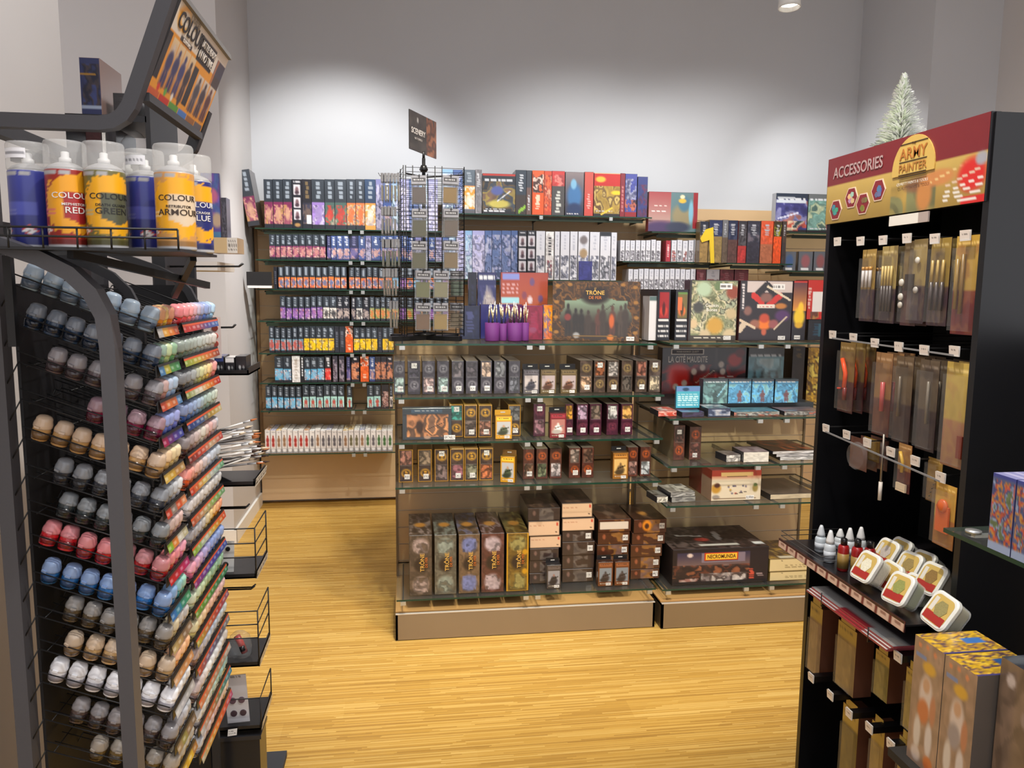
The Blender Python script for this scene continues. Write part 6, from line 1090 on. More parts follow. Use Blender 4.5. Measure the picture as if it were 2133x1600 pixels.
m = MB(); m.sheet(dashes(rect(cv(26, 10, (206, 176, 130)), .6, 0, 1, 1, (224, 216, 206)), .65, .15, .95, .85, (120, 110, 100), 3, RND), (P2(440, 500).x, YC2-.012, z2s-.052), (.088, 0, 0), (0, 0, .052)); m.box(P2(440, 500).x, P2(440, 500).x+.088, YC2-.0115, YC2+.10, z2s-.052, z2s+.0, (196, 166, 122)); m.box(P2(402, 500).x, P2(440, 500).x, YC2-.012, YC2+.02, z2s-.06, z2s+.01, (30, 32, 40)); m.build('price_rail', PRINT, cb2)
z3s = P2(400, 545).z; MB().box(xR+.013, P2(455, 540).x, YC2-.02, YC2+.25, z3s-.03, z3s, (214, 206, 198)).build('shelf_board', MATTE, cb2)
A = cv(18, 36, (44, 50, 84)); mott(A, .1, .1, .95, .9, ((30, 32, 44), (60, 50, 50), (52, 60, 100)), RND, 14, .25); rect(A, 0, .28, .8, .31, (150, 110, 40)); rect(A, 0, .84, 1, .9, (140, 150, 170))
p = P2(161, 117); q = P2(204, 117); place_box('game_box', 'tall navy box with silver foot standing high behind the spray cans', 'game box', None, p.x, q.x, za1, p.z-za1, YC2+.01, .2, A, (140, 110, 100), (60, 80, 140))
p = P2(230, 190); q = P2(276, 190); place_box('game_box', 'black box in shade beside the tall navy box', 'game box', None, p.x, q.x, za1, p.z-za1, YC2+.02, .2, art_plain(12, 20, RND, (30, 28, 32), (50, 46, 50)), (26, 24, 28), (60, 56, 60))
for i, (a, b_, c, lb) in enumerate(((172, 205, (56, 26, 28), 'dark red box on the lower board behind the cans'), (206, 214, (210, 206, 200), 'white box end on the lower board behind the cans'), (216, 236, (34, 32, 36), 'black box on the lower board behind the cans'))):
    p = P2(a, 262); q = P2(b_, 262); place_box('game_box', lb, 'game box', None, p.x, q.x-.001, zs_, p.z-zs_, YC2+.02, .2, art_plain(8, 16, RND, c, c), c, c)
m = MB(); m.lathe([(.05, 0), (.065, .02), (.06, .06), (.03, .09), (.01, .10)], (180, 184, 200), 9, (P2(270, 320).x, YC2+.06, zs_), 0, .75, .6); o = m.build('crumpled_bag', BAG); tag(o, 'crumpled clear plastic bag on the lower board behind the cans', 'plastic bag')
A = cv(22, 40, (84, 60, 140)); mott(A, 0, 0, 1, .7, ((120, 66, 150), (70, 70, 140), (60, 90, 150)), RND, 14, .3); blob(A, .6, .35, .3, .12, (190, 90, 130)); blob(A, .8, .72, .3, .12, (190, 160, 130)); rect(A, .0, .8, .5, 1, (60, 130, 170)); rect(A, .4, .9, 1, 1, (60, 120, 160))
p = P2(414, 358); q = P2(453, 358); place_box('comic_book', 'purple comic book with swirling art standing behind the paint rack', 'book', None, p.x, q.x, z2s, p.z-z2s, YC2+.02, .02, A, (70, 50, 110), (120, 90, 160), rz=.05)
p = P2(457, 410); q = P2(468, 410); place_box('game_box', 'slim dark mottled box beside the purple comic book', 'game box', None, p.x, q.x, z2s, p.z-z2s, YC2+.02, .06, mott(cv(8, 26, (52, 50, 62)), 0, .1, 1, .95, ((90, 86, 100), (40, 38, 48)), RND, 10, .3), (120, 116, 124), (80, 80, 90))
# ================================================================ black accessory stand on the other side of the aisle
RX, RN, RF, RTOP = 1.2, 1.49, 2.09, 1.968
ar = empty('accessory_stand', (0, 0, 0)); tag(ar, 'tall black accessory stand with a maroon and gold header', 'display stand')
BK = (16, 16, 19)
MB().box(RX+.004, 1.62, RN-.012, RN+.006, 0, RTOP, BK).build('side_panel', PLAST, ar); MB().box(RX+.004, 1.62, RF-.006, RF+.012, 0, RTOP-.0, BK).build('side_panel', PLAST, ar)
MB().box(1.55, 1.58, RN+.006, RF-.006, 0, RTOP, (12, 12, 14)).build('back_panel', MATTE, ar); MB().box(RX+.01, 1.62, RN, RF, RTOP-.012, RTOP, BK).build('top_panel', PLAST, ar); MB().box(RX+.01, 1.55, RN, RF, 0, .10, BK).build('base', PLAST, ar)
FACE = (math.pi/2, 0, -math.pi/2)
hz0, hz1 = 1.789, RTOP+.002
A = cv(120, 40, (120, 34, 40)); grad(A, 0, .42, 1, 1, (196, 166, 90), (150, 122, 58)); X, Y2 = _xy(A)
mott(A, .48, .62, .75, 1, ((112, 118, 84), (90, 96, 70), (140, 132, 80)), RND, 24, .12, .8)
blob(A, .66, .66, .1, .1, (130, 84, 60), .8); blob(A, .685, .80, .045, .22, (190, 128, 70)); blob(A, .76, .62, .09, .10, (196, 130, 76)); line(A, .72, .66, .92, .5, .006, (220, 190, 130)); blob(A, .93, .66, .07, .2, (206, 40, 36)); rect(A, .88, .9, 1, 1, (200, 36, 34))
for k in range(4): line(A, .80, .82+.045*k, .99, .70+.075*k, .007, (230, 226, 220))
line(A, .80, .75, .97, .60, .008, (214, 190, 170)); blob(A, .97, .5, .03, .08, (160, 160, 170))
m = MB(); m.sheet(A, (RX-.002, RF+.01, hz0), (0, -(RF-RN+.014), 0), (0, 0, hz1-hz0)); m.box(RX-.0015, RX+.02, RN-.006, RF+.012, hz0, hz1, (28, 26, 30)); m.build('header_board', PRINT, ar)
def yz(u_, v_): return (RF+.01-u_*(RF-RN+.014), hz1-v_*(hz1-hz0))
n = 40; cy, cz = yz(.615, .44); R2 = .0775; m = MB(); vs = [(RX-.005, cy-R2*math.cos(6.2832*k/n), min(cz+R2*math.sin(6.2832*k/n), 9)) for k in range(n)]+[(RX-.0025, cy-R2*math.cos(6.2832*k/n), cz+R2*math.sin(6.2832*k/n)) for k in range(n)]
keep = [k for k in range(n) if math.sin(6.2832*k/n) > -.25]
prof = [(cy-R2*math.cos(6.2832*k/n), cz+R2*math.sin(6.2832*k/n)) for k in keep]
keep = sorted(keep, key=lambda k: (6.2832*k/n+.4) % 6.2832); prof = [(cy-R2*math.cos(6.2832*k/n), min(cz+R2*math.sin(6.2832*k/n), 9)) for k in keep]; q = len(prof)
vs = [(RX-.005, a, b_) for a, b_ in prof]+[(RX-.0022, a, b_) for a, b_ in prof]; m.add(vs, [tuple(range(q))]+[(k, k+q, (k+1) % q+q, (k+1) % q) for k in range(q)], (206, 172, 90)); m.build('header_disc', PRINT, ar)
def htext(body, size, u_, v_, c, sx=1.0, x=RX-.0035, nm='title_lettering'): y_, z_ = yz(u_, v_); return text(body, size, (x, y_, z_), FACE, c, ar, nm, sx=sx)
htext('ACCESSORIES', .042, .235, .25, (176, 150, 150), .88); htext('ARMY', .037, .615, .24, (176, 110, 46), 1.0, RX-.0062); htext('PAINTER', .026, .615, .42, (170, 116, 54), 1.0, RX-.0062); htext('THE', .008, .615, .115, (90, 60, 30), 1, RX-.0062); htext('QUALITY PAINTS & TOOLS', .0095, .62, .62, (196, 190, 180), 1.0, RX-.0062)
for v_ in (.105, .335, .5, .53): 
    y_, z_ = yz(.615, v_); w_ = .05 if v_ > .1 else .055
    MB().box(RX-.0062, RX-.0052, y_-w_, y_+w_, z_-.0009, z_+.0009, (50, 36, 26)).build('lettering_rule', PRINT, ar)
for i, (u_, v_, c) in enumerate(((.085, .80, (70, 140, 130)), (.205, .66, (190, 170, 160)), (.295, .78, (130, 112, 60)), (.40, .63, (90, 104, 140)))):
    y_, z_ = yz(u_, v_); hx_ = lambda r: [(y_-r*1.0*math.cos(math.pi/3*k), z_+r*math.sin(math.pi/3*k)) for k in range(6)]
    m = MB(); m.add([(RX-.0034, a, b_) for a, b_ in hx_(.031)]+[(RX-.0021, a, b_) for a, b_ in hx_(.031)], [tuple(range(6))]+[(k, k+6, (k+1) % 6+6, (k+1) % 6) for k in range(6)], (222, 196, 176)); m.add([(RX-.0038, a, b_) for a, b_ in hx_(.0275)], [tuple(range(6))], (130, 34, 44))
    for q in range(5): a, b_ = y_+RND.uniform(-.012, .012), z_+RND.uniform(-.014, .010); m.add([(RX-.0040-.0001*q, a+.010*math.cos(1.2566*k), b_+.008*math.sin(1.2566*k)) for k in range(5)], [tuple(range(5))], [min(255, v*RND.uniform(.8, 1.2)) for v in c])
    m.build('hexagon_picture', PRINT, ar)
MB().box(RX-.004, RX, 1.69, 1.80, hz0-.028, hz0-.004, (226, 222, 214)).box(RX-.004, RX, 1.655, 1.69, hz0-.028, hz0-.004, (170, 156, 150)).build('paper_strip', PRINT, ar)
# price tag holders at the hook ends
def price_tag(Y, z, x=RX-.002, w=.030, tiltz=0):
    t = MB(); A = rect(cv(12, 8, (226, 216, 208)), 0, .85, 1, 1, (240, 240, 240)); dashes(A, .25, .3, .75, .6, (120, 112, 106), 1, RND); t.sheet(A, (x, Y+w/2, z-.010), (0, -w, 0), (-.002, 0, .021)); t.box(x+.0003, x+.003, Y-w/2, Y+w/2, z-.012, z+.011, (230, 226, 220)); return t.build('price_tag', PRINT, ar)
TAGS = [[(1745, 503), (1793, 502), (1840, 500), (1890, 496), (1948, 497), (2012, 490)], [(1735, 697), (1778, 703), (1823, 714), (1873, 722), (1926, 729), (1989, 731)], [(1721, 892), (1764, 905), (1807, 922), (1856, 941), (1907, 960), (1960, 994)]]
HY = [[atX(px, py, RX) for px, py in r] for r in TAGS]
for ri, r in enumerate(HY):
    for p in r:
        price_tag(p.y, p.z); m = MB(); m.bar((RX, p.y, p.z+.004), (1.55, p.y, p.z+.004), .003, .003, (40, 40, 42)); m.build('hook', DARKMETAL, ar)
    if ri: MB().bar((RX-.001, r[0].y, r[0].z-.010), (RX-.001, r[-1].y, r[-1].z-.010), .003, .004, (130, 130, 132)).build('tag_bar', DARKMETAL, ar)
def pack(Y, zt_, X, w, h, top, low, label, group, items=(), name='blister_pack', split=.55, cat='blister pack', hole=True):
    """hanging card facing the aisle, printed in two colours, with what it holds and a clear shell over it"""
    o = empty(name, (X, Y, zt_)); tag(o, label, cat, group)
    A = cv(20, 40, top); grad(A, 0, 0, 1, split, [min(255, v*1.1) for v in top], top); grad(A, 0, split, 1, 1, low, [v*.85 for v in low]); mott(A, .05, .1, .95, .98, (top, low), RND, 6, .3, .25); dashes(A, .1, .06, .9, .12, [min(255, v+60) for v in top], 1, RND)
    m = MB(); m.sheet(A, (-.0008, w/2, -h), (0, -w, 0), (0, 0, h)); m.box(-.0006, .0006, -w/2, w/2, -h, 0, low); m.build('backing_card', PRINT, o)
    m = MB(); m.box(-.013, -.001, -w/2+.004, w/2-.004, -h+.008, -h*.12, (255, 255, 255), 0, 'r'); m.build('blister_shell', CLEAR, o)
    for it in items:
        k, yy, za_, zb_, r_, c = it; m = MB()
        if k == 'rod': m.tube([(-.006, yy, -za_), (-.006, yy, -zb_)], r_, c, 7)
        elif k == 'ball':
            pr = [(r_*math.sin(math.pi*t/8)+1e-5, -r_*math.cos(math.pi*t/8)) for t in range(9)]; m.lathe(pr, c, 12, (-.007, yy, -za_), 0, .5)
        elif k == 'bend': m.tube([(-.007, yy, -za_), (-.007, yy-r_*3, -(za_+zb_)/2), (-.007, yy-r_*2.6, -zb_)], r_, c, 8)
        elif k == 'plate': m.box(-.008, -.003, yy-r_, yy+r_, -zb_, -za_, c)
        m.build({'rod': 'tool_handle', 'ball': 'pompon', 'bend': 'cutter_grip', 'plate': 'tool_plate'}[k], PLAST, o)
    return o
GOLD, GOLD2, PLUM, DK = (150, 122, 62), (176, 142, 62), (62, 44, 54), (50, 40, 40)
def brushes(n=3, c=(196, 180, 150), low=(70, 60, 60)): return [('rod', (-.018+.018*k*(2/(n-1) if n > 1 else 1)), .05, .10, .0032, c) for k in range(n)]+[('rod', (-.018+.018*k*(2/(n-1) if n > 1 else 1)), .10, .165, .004, low) for k in range(n)]
GR1 = 'blister packs on the upper hooks of the black stand'; GR2 = 'blister packs on the second hooks of the black stand'
R1, R2_, R3 = HY
zt_ = R1[1].z-.022
for k in range(4): pack(R1[1].y-.006, zt_-.002*k, 1.225+.030*k, .062, .19, GOLD, PLUM, 'brush pack with three white topped handles, %s on its hook' % nth(k), GR1, [('rod', -.016+.016*j, .055, .10, .0042, (206, 200, 200)) for j in range(3)]+[('rod', -.016+.016*j, .046, .055, .0044, (206, 150, 70)) for j in range(3)])
for k in range(5): pack(R1[2].y, zt_+.004, 1.222+.026*k, .064, .195, (158, 138, 84), PLUM, 'gold and plum brush pack on the third upper hook, %s deep' % nth(k), GR1, brushes(4, (206, 180, 110)))
for k in range(3): pack(R1[3].y+.008, zt_+.012, 1.222+.030*k, .058, .205, (120, 100, 60), (84, 52, 54), 'narrow brown pack with white pompon balls, %s on the fourth upper hook' % nth(k), GR1, [('ball', .024, .10, 0, .009, (222, 216, 206)), ('ball', .024, .135, 0, .009, (214, 208, 200)), ('ball', .024, .155, 0, .008, (206, 200, 190)), ('plate', -.005, .08, .12, .016, (46, 32, 26))])
pack(R1[3].y-.028, zt_+.014, 1.218, .05, .20, (150, 130, 84), (70, 54, 60), 'pale edged clear pack with one white ball beside the pompon packs', GR1, [('ball', 0, .05, 0, .008, (226, 222, 214)), ('ball', 0, .12, 0, .008, (190, 186, 180))])
for k in range(4): pack(R1[4].y, zt_+.012, 1.218+.028*k, .066, .20, (140, 116, 56), (66, 46, 54), 'gold and purple brush pack on the fifth upper hook, %s deep' % nth(k), GR1, brushes(3, (190, 160, 90)))
for k in range(5): pack(R1[5].y+.006, zt_+.012, 1.214+.026*k, .074, .215, GOLD2, (110, 36, 36), 'gold pack with a brick red foot near the stand side, %s deep' % nth(k), GR1, [('rod', .006, .04, .17, .004, (130, 100, 50)), ('rod', .022, .05, .16, .004, (150, 120, 60))] if k == 0 else ())
zt_ = R2_[0].z-.02
for k in range(3): pack(R2_[0].y-.045, zt_, 1.222+.03*k, .074, .195, (120, 96, 50), (70, 34, 38), 'cutter pack with a bright orange grip, %s on its hook' % nth(k), GR2, [('bend', .014, .045, .125, .0062, (240, 84, 30)), ('rod', .024, .128, .132, .006, (210, 60, 30)), ('rod', -.004, .125, .16, .0062, (120, 30, 26))])
for k in range(3): pack(R2_[2].y-.012, zt_-.014, 1.222+.03*k, .07, .215, (140, 104, 66), (90, 50, 46), 'tan cutter pack with a pink handle on the third hook, %s deep' % nth(k), GR2, [('rod', -.008, .075, .15, .006, (190, 80, 80))])
for k in range(4): pack(R2_[3].y, zt_-.016, 1.220+.028*k, .066, .215, (96, 78, 56), (52, 34, 34), 'dark brown file pack on the fourth hook of the second row, %s deep' % nth(k), GR2, [('rod', .008, .05, .15, .0036, (110, 96, 80))])
for k in range(4): pack(R2_[4].y, zt_-.016, 1.218+.028*k, .066, .215, (88, 74, 58), (48, 32, 34), 'shadowy knife pack on the fifth hook of the second row, %s deep' % nth(k), GR2, [('rod', -.006, .05, .15, .0036, (120, 110, 96))])
for k in range(4): pack(R2_[5].y-.004, zt_-.012, 1.212+.028*k, .076, .235, (176, 150, 74), (160, 110, 80), 'long gold pack with small print near the stand side, %s deep' % nth(k), GR2, [('plate', -.026, .16, .21, .008, (120, 50, 36))] if k == 0 else ())
GR3 = 'tools on the third hooks of the black stand'; zt_ = R3[0].z
for k in range(3):
    o = empty('tape_blister', (1.225+.03*k, R3[1].y-.02, zt_-.055)); tag(o, 'rounded clear blister of tape, %s on the third row hook' % nth(k), 'blister pack', GR3)
    m = MB(); n = 20; vs = [(-.010, .04*math.cos(6.2832*j/n), .036*math.sin(6.2832*j/n)) for j in range(n)]+[(.0, .043*math.cos(6.2832*j/n), .039*math.sin(6.2832*j/n)) for j in range(n)]; m.add(vs, [tuple(range(n))]+[(j, j+n, (j+1) % n+n, (j+1) % n) for j in range(n)], (255, 255, 255)); m.build('blister_shell', BAG, o)
    MB().box(.0002, .0012, -.04, .04, -.036, .05, (96, 60, 50)).build('backing_card', PRINT, o)
o = empty('sculpting_tool', (1.205, atX(1838, 900, 1.2).y, atX(1838, 905, 1.2).z)); tag(o, 'slim hanging hobby tool with silver handle and white foot', 'tool', GR3)
hh = o.location.z-atX(1835, 1045, 1.2).z; MB().tube([(0, 0, 0), (0, 0, -hh*.72)], .003, (150, 140, 130), 8).build('handle', STEEL, o); MB().tube([(0, 0, -hh*.72), (0, 0, -hh)], .0048, (214, 206, 196), 8).build('grip', PLAST, o)
pack(atX(1873, 960, 1.2).y, atX(1873, 925, 1.2).z, 1.215, .05, .12, (150, 110, 60), (90, 34, 34), 'knife pack with a slanting yellow knife above its white foot', GR3, [('bend', .010, .02, .07, .004, (214, 170, 60)), ('plate', 0, .098, .118, .018, (226, 206, 176))])
pack(atX(1918, 1000, 1.2).y, atX(1918, 955, 1.2).z, 1.235, .05, .105, (150, 118, 54), (120, 90, 50), 'gold card pierced with small dots behind the orange filled pack', GR3, [('rod', .004*j-.01, .05+.01*j, .052+.01*j, .002, (60, 46, 30)) for j in range(5)])
pack(atX(1962, 1060, 1.2).y, atX(1962, 1008, 1.2).z, 1.208, .066, .145, (190, 150, 66), (170, 110, 60), 'gold pack with an orange brush set nearest the glass shelf', GR3, [('plate', 0, .05, .11, .02, (214, 96, 44)), ('ball', 0, .05, 0, .016, (210, 100, 50))])
pack(atX(1788, 935, 1.2).y+.01, atX(1788, 915, 1.2).z, 1.245, .07, .06, (140, 110, 50), (110, 86, 44), 'small gold card behind the rounded tape blisters', GR3)
# ledge with bottles and tins
LX = 1.10; lz = .862
MB().box(LX, 1.55, RN+.008, RF-.008, lz-.004, lz, (26, 24, 26)).build('ledge', PLAST, ar)
A = cv(110, 8, (110, 40, 40)); 
for k in range(11): rect(A, (k+.06)/11, .1, (k+.94)/11, .95, (214, 184, 166)); rect(A, (k+.3)/11, .4, (k+.7)/11, .65, (150, 110, 96))
y_n = atX(1945, 1345, LX).y; m = MB(); m.sheet(A, (LX-.003, RF-.008, lz-.016), (0, -(RF-.008-RN-.006), 0), (.002, 0, .024)); m.box(LX-.0015, LX+.002, RN+.008, RF-.008, lz-.018, lz+.008, (60, 26, 28)); m.build('price_rail', PRINT, ar)
m = MB()
for zz in (.016, .03): m.tube([(LX+.004, 1.86, lz+zz), (LX+.004, RF-.01, lz+zz), (1.30, RF-.01, lz+zz)], .0012, (70, 70, 72), 4); m.tube([(LX+.004, 1.86, lz+zz), (1.30, 1.86, lz+zz)], .0012, (70, 70, 72), 4)
m.build('bottle_guard', DARKMETAL, ar)
def LP(px, py, X): return atX(px, py, X)
def bottle(px, X, ytop, c, capc, label, kind):
    p = LP(px, 1150, X); o = empty('dropper_bottle' if kind == 'w' else 'glue_bottle', (X, p.y, lz)); tag(o, label, 'bottle', 'bottles on the ledge of the black stand'); h = LP(px, ytop, X).z-lz
    if kind == 'w':
        MB().lathe([(.012, 0), (.0155, .003), (.0155, h*.48), (.0135, h*.55), (.008, h*.60)], c, 18).build('bottle_body', PLAST, o); MB().lathe([(.0115, h*.60), (.011, h*.68), (.006, h*.92), (.0035, h*1.0)], capc, 14).build('cap', PLAST, o)
        MB().lathe([(.0158, h*.12), (.0158, h*.36)], (200, 206, 214), 18).build('bottle_label', PRINT, o)
    else:
        MB().lathe([(.012, 0), (.0145, .003), (.0145, h*.70), (.012, h*.78), (.007, h*.80)], c, 18).build('bottle_body', PLAST, o); MB().lathe([(.0085, h*.79), (.0085, h*.97), (.006, h)], capc, 14).build('cap', PLAST, o)
        MB().lathe([(.0148, h*.1), (.0148, h*.55)], (150, 120, 60), 18, cols=None).build('bottle_label', PRINT, o)
bottle(1708, 1.17, 1092, (196, 206, 214), (206, 212, 218), 'clear bottle with a tall clear spout, outermost on the ledge', 'w')
bottle(1728, 1.15, 1103, (200, 208, 216), (226, 228, 230), 'translucent white bottle with pointed cap in front of the row', 'w')
bottle(1748, 1.24, 1100, (206, 212, 216), (230, 230, 230), 'white capped bottle standing behind the first red one', 'w')
bottle(1768, 1.22, 1098, (206, 212, 216), (230, 230, 230), 'white capped bottle between the two red bottles', 'w')
bottle(1791, 1.26, 1096, (206, 212, 216), (226, 226, 226), 'white capped bottle behind the second red one', 'w')
bottle(1757, 1.15, 1120, (150, 24, 26), (24, 22, 24), 'red glue bottle with black cap, nearer the pointed white bottle', 'r')
bottle(1786, 1.16, 1122, (150, 24, 26), (24, 22, 24), 'red glue bottle with black cap, nearer the tubs', 'r')
bottle(1812, 1.20, 1126, (130, 20, 24), (24, 22, 24), 'dark red glue bottle half hidden behind the first tub', 'r')
# rounded square tubs of basing material
def rsq(w, h, r, n=5):
    out = []
    for (cx, cy, a0) in ((w/2-r, h/2-r, 0), (-w/2+r, h/2-r, 90), (-w/2+r, -h/2+r, 180), (w/2-r, -h/2+r, 270)):
        for k in range(n+1): a = math.radians(a0+90*k/n); out.append((cx+r*math.cos(a), cy+r*math.sin(a)))
    return out
def make_tub():
    o = empty('basing_tub'); w = .078; d = .034
    def ext(outl, z0, z1, outl2=None):
        o2 = outl2 or outl; n = len(outl); return [(x, y, z0) for x, y in outl]+[(x, y, z1) for x, y in o2], [tuple(range(n-1, -1, -1)), tuple(range(n, 2*n))]+[(k, (k+1) % n, n+(k+1) % n, n+k) for k in range(n)]
    m = MB(); v, f = ext(rsq(w*.84, w*.84, .014), 0, d, rsq(w*.94, w*.94, .016)); m.add(v, f, (200, 200, 190)); m.build('tub_body', FROST, o)
    m = MB(); v, f = ext(rsq(w*.78, w*.78, .013), .002, d*.75, rsq(w*.86, w*.86, .014)); m.add(v, f, (255, 255, 255)); m.build('filling', GRAN, o)
    m = MB(); v, f = ext(rsq(w, w, .017), d, d+.007); m.add(v, f, (222, 222, 214)); v, f = ext(rsq(w*.97, w*.97, .016), d+.007, d+.009, rsq(w*.90, w*.90, .015)); m.add(v, f, (232, 232, 226)); m.build('lid_rim', PLAST, o)
    m = MB(); L2 = rsq(w*.80, w*.80, .014); n = len(L2); m.add([(x, y, d+.0094) for x, y in L2], [tuple(range(n))], (206, 176, 96)); m.box(-w*.38, w*.38, -w*.38, -w*.14, d+.0094, d+.0098, (170, 44, 36)); m.box(-w*.34, -w*.20, -w*.12, w*.30, d+.0094, d+.0097, (220, 216, 206)); m.build('lid_label', PRINT, o)
    m = MB(); m.add([(.004+.019*math.cos(math.pi/3*k), .004+.019*math.sin(math.pi/3*k), d+.0102) for k in range(6)], [tuple(range(6))], (255, 255, 255)); m.build('swatch', GRAN, o)
    return o
TUB0 = make_tub(); tf = [TUB0]
def put_tub(px, py, X, c, label, lean=58, dz=0):
    o = tf.pop() if tf else copy_tree(TUB0); p = atX(px, py, X); th = math.radians(lean)
    up = Vector((-math.sin(th), 0, math.cos(th))); yv = Vector((math.cos(th), 0, math.sin(th))); xv = Vector((0, -1, 0)); rr = RND.uniform(-.10, .10); x2 = xv*math.cos(rr)+yv*math.sin(rr); y2 = up.cross(x2)
    M = Matrix((x2, y2, up)).transposed().to_4x4(); M.translation = p-up*.04; o.matrix_world = M; tag(o, label, 'tub', 'tubs of basing material on the ledge')
    for ch in o.children:
        if ch.name.startswith(('swatch', 'filling')): ch.color = (*lin(c), 1)
    return o
put_tub(1803, 1180, 1.13, (226, 222, 200), 'tub with a cream white hexagon swatch, first in the front row')
put_tub(1848, 1200, 1.185, (190, 160, 90), 'tub with a yellow lid half hidden behind the green swatch tub')
put_tub(1871, 1226, 1.13, (146, 150, 84), 'tub with an olive green hexagon swatch in the front row')
put_tub(1900, 1228, 1.20, (150, 150, 100), 'tub behind the olive green one, seen by its rim')
put_tub(1958, 1272, 1.12, (150, 140, 90), 'tub at the near end of the ledge beside the side panel')
put_tub(1843, 1152, 1.24, (190, 180, 170), 'tub with a dark red and grey lid in the back row')
put_tub(1870, 1149, 1.31, (180, 180, 170), 'tub edge behind the dark red lidded one')
put_tub(1890, 1180, 1.24, (150, 130, 80), 'tub with a brown swatch in the middle of the back row')
put_tub(1917, 1177, 1.31, (150, 140, 100), 'tub edge behind the brown swatch tub')
put_tub(1938, 1205, 1.22, (140, 110, 60), 'tub with a red lid at the near end of the back row')
# clipboards / leaflets in a wire
lz2 = .772; GQ = 'flat packs stacked under the ledge'
for k in range(3):
    A = T((120, 110, 110)); M_ = rect(rect(cv(14, 40, (90, 84, 88)), 0, 0, .5, 1, (206, 204, 202)), 0, .45, .3, .8, (176, 50, 60))
    Tt = cv(12, 46, (60, 54, 60)); rect(Tt, 0, 0, .30, 1, (196, 196, 196)); rect(Tt, 0, .40, .20, .72, (170, 50, 60)); rect(Tt, .0, .86, .24, .98, (230, 224, 216)); rect(Tt, .02, .04, .2, .12, (230, 226, 220))
    m = MB(); x0, y0, z0 = 1.10+.004*k, 1.555-.006*k, lz2+.0062*k; Lq = .36; Wq = .13
    m.sheet(Tt, (x0, y0, z0+.0052), (Wq, 0, 0), (0, Lq, 0)); m.box(x0, x0+Wq, y0, y0+Lq, z0, z0+.005, (150, 60, 66)); o = m.build('long_flat_pack', PRINT)
    tag(o, 'long flat pack with red and white edge under the ledge, %s of three' % ('lowest', 'middle', 'topmost')[k], 'flat pack', GQ)
m = MB()
for yy in (1.62, 1.83): m.tube([(1.56, yy, lz2-.006), (1.095, yy, lz2-.006), (1.095, yy, lz2+.03)], .0018, BLK, 5)
m.build('leaflet_hook', DARKMETAL, ar); MB().box(1.24, 1.55, RN+.01, 2.0, lz2-.03, lz2-.008, (20, 19, 22)).build('drawer_box', PLAST, ar)
# lower hooks : long arms carrying deep packs
LT = [(1690, 1411), (1730, 1448), (1769, 1486), (1811, 1516), (1856, 1551), (1908, 1588), (1871, 1368)]
for px, py in LT:
    p = atX(px, py, 1.12); price_tag(p.y, p.z, 1.118, .026); MB().box(1.122, 1.55, p.y-.011, p.y+.011, p.z-.010, p.z+.006, (14, 14, 16)).build('hook_arm', PLAST, ar)
GL = 'boxed sets hanging under the ledge of the black stand'
def hung(px0, px1, ytop, ybot, X, c, label, dx=.05, edge=(96, 60, 44), name='hanging_pack', frame=True):
    a = atX(px0, ytop, X); b_ = atX(px1, ytop, X); zb = atX(px0, ybot, X).z; o = empty(name, (X, (a.y+b_.y)/2, zb)); tag(o, label, 'hanging pack', GL); w = a.y-b_.y; h = a.z-zb
    A = cv(18, 26, c); mott(A, .05, .25, .95, 1, ([v*.8 for v in c], [v*.9 for v in c]), RND, 8, .3, .6); rect(A, 0, 0, 1, .22, (176, 146, 66)); dashes(A, .1, .06, .8, .14, (110, 90, 50), 1, RND)
    m = MB(); m.sheet(A, (-.001, w/2, 0), (0, -w, 0), (0, 0, h)); m.box(-.0005, dx, -w/2, w/2, 0, h, edge); m.build('pack_body', PRINT, o)
    m = MB(); m.box(-.010, -.0012, -w/2+.004, w/2-.004, .006, h*.78, (255, 255, 255), 0, 'r'); m.build('blister_shell', CLEAR, o)
    m = MB(); m.box(.0, .001, -w/2+.01, w/2-.01, h, h+.02, (176, 146, 66)); m.build('hang_tab', PRINT, o); return o
hung(1690, 1716, 1252, 1398, 1.16, (140, 112, 84), 'brown pack with gold head, outermost under the flat packs')
hung(1748, 1788, 1290, 1428, 1.15, (146, 120, 78), 'tan saw edged pack with gold head, second under the flat packs')
hung(1826, 1856, 1350, 1448, 1.15, (128, 116, 56), 'olive pack with green leaf filling, third under the flat packs')
hung(1890, 1915, 1388, 1520, 1.14, (146, 124, 60), 'dull gold pack partly behind the orange figure box')
hung(1758, 1792, 1462, 1640, 1.17, (110, 92, 40), 'dark gold pack on the bottom hooks, outermost')
hung(1818, 1846, 1498, 1680, 1.16, (156, 128, 70), 'pale gold pack on the bottom hooks, middle one')
hung(1875, 1905, 1530, 1700, 1.15, (150, 122, 62), 'pale gold pack on the bottom hooks, nearest the figure boxes')
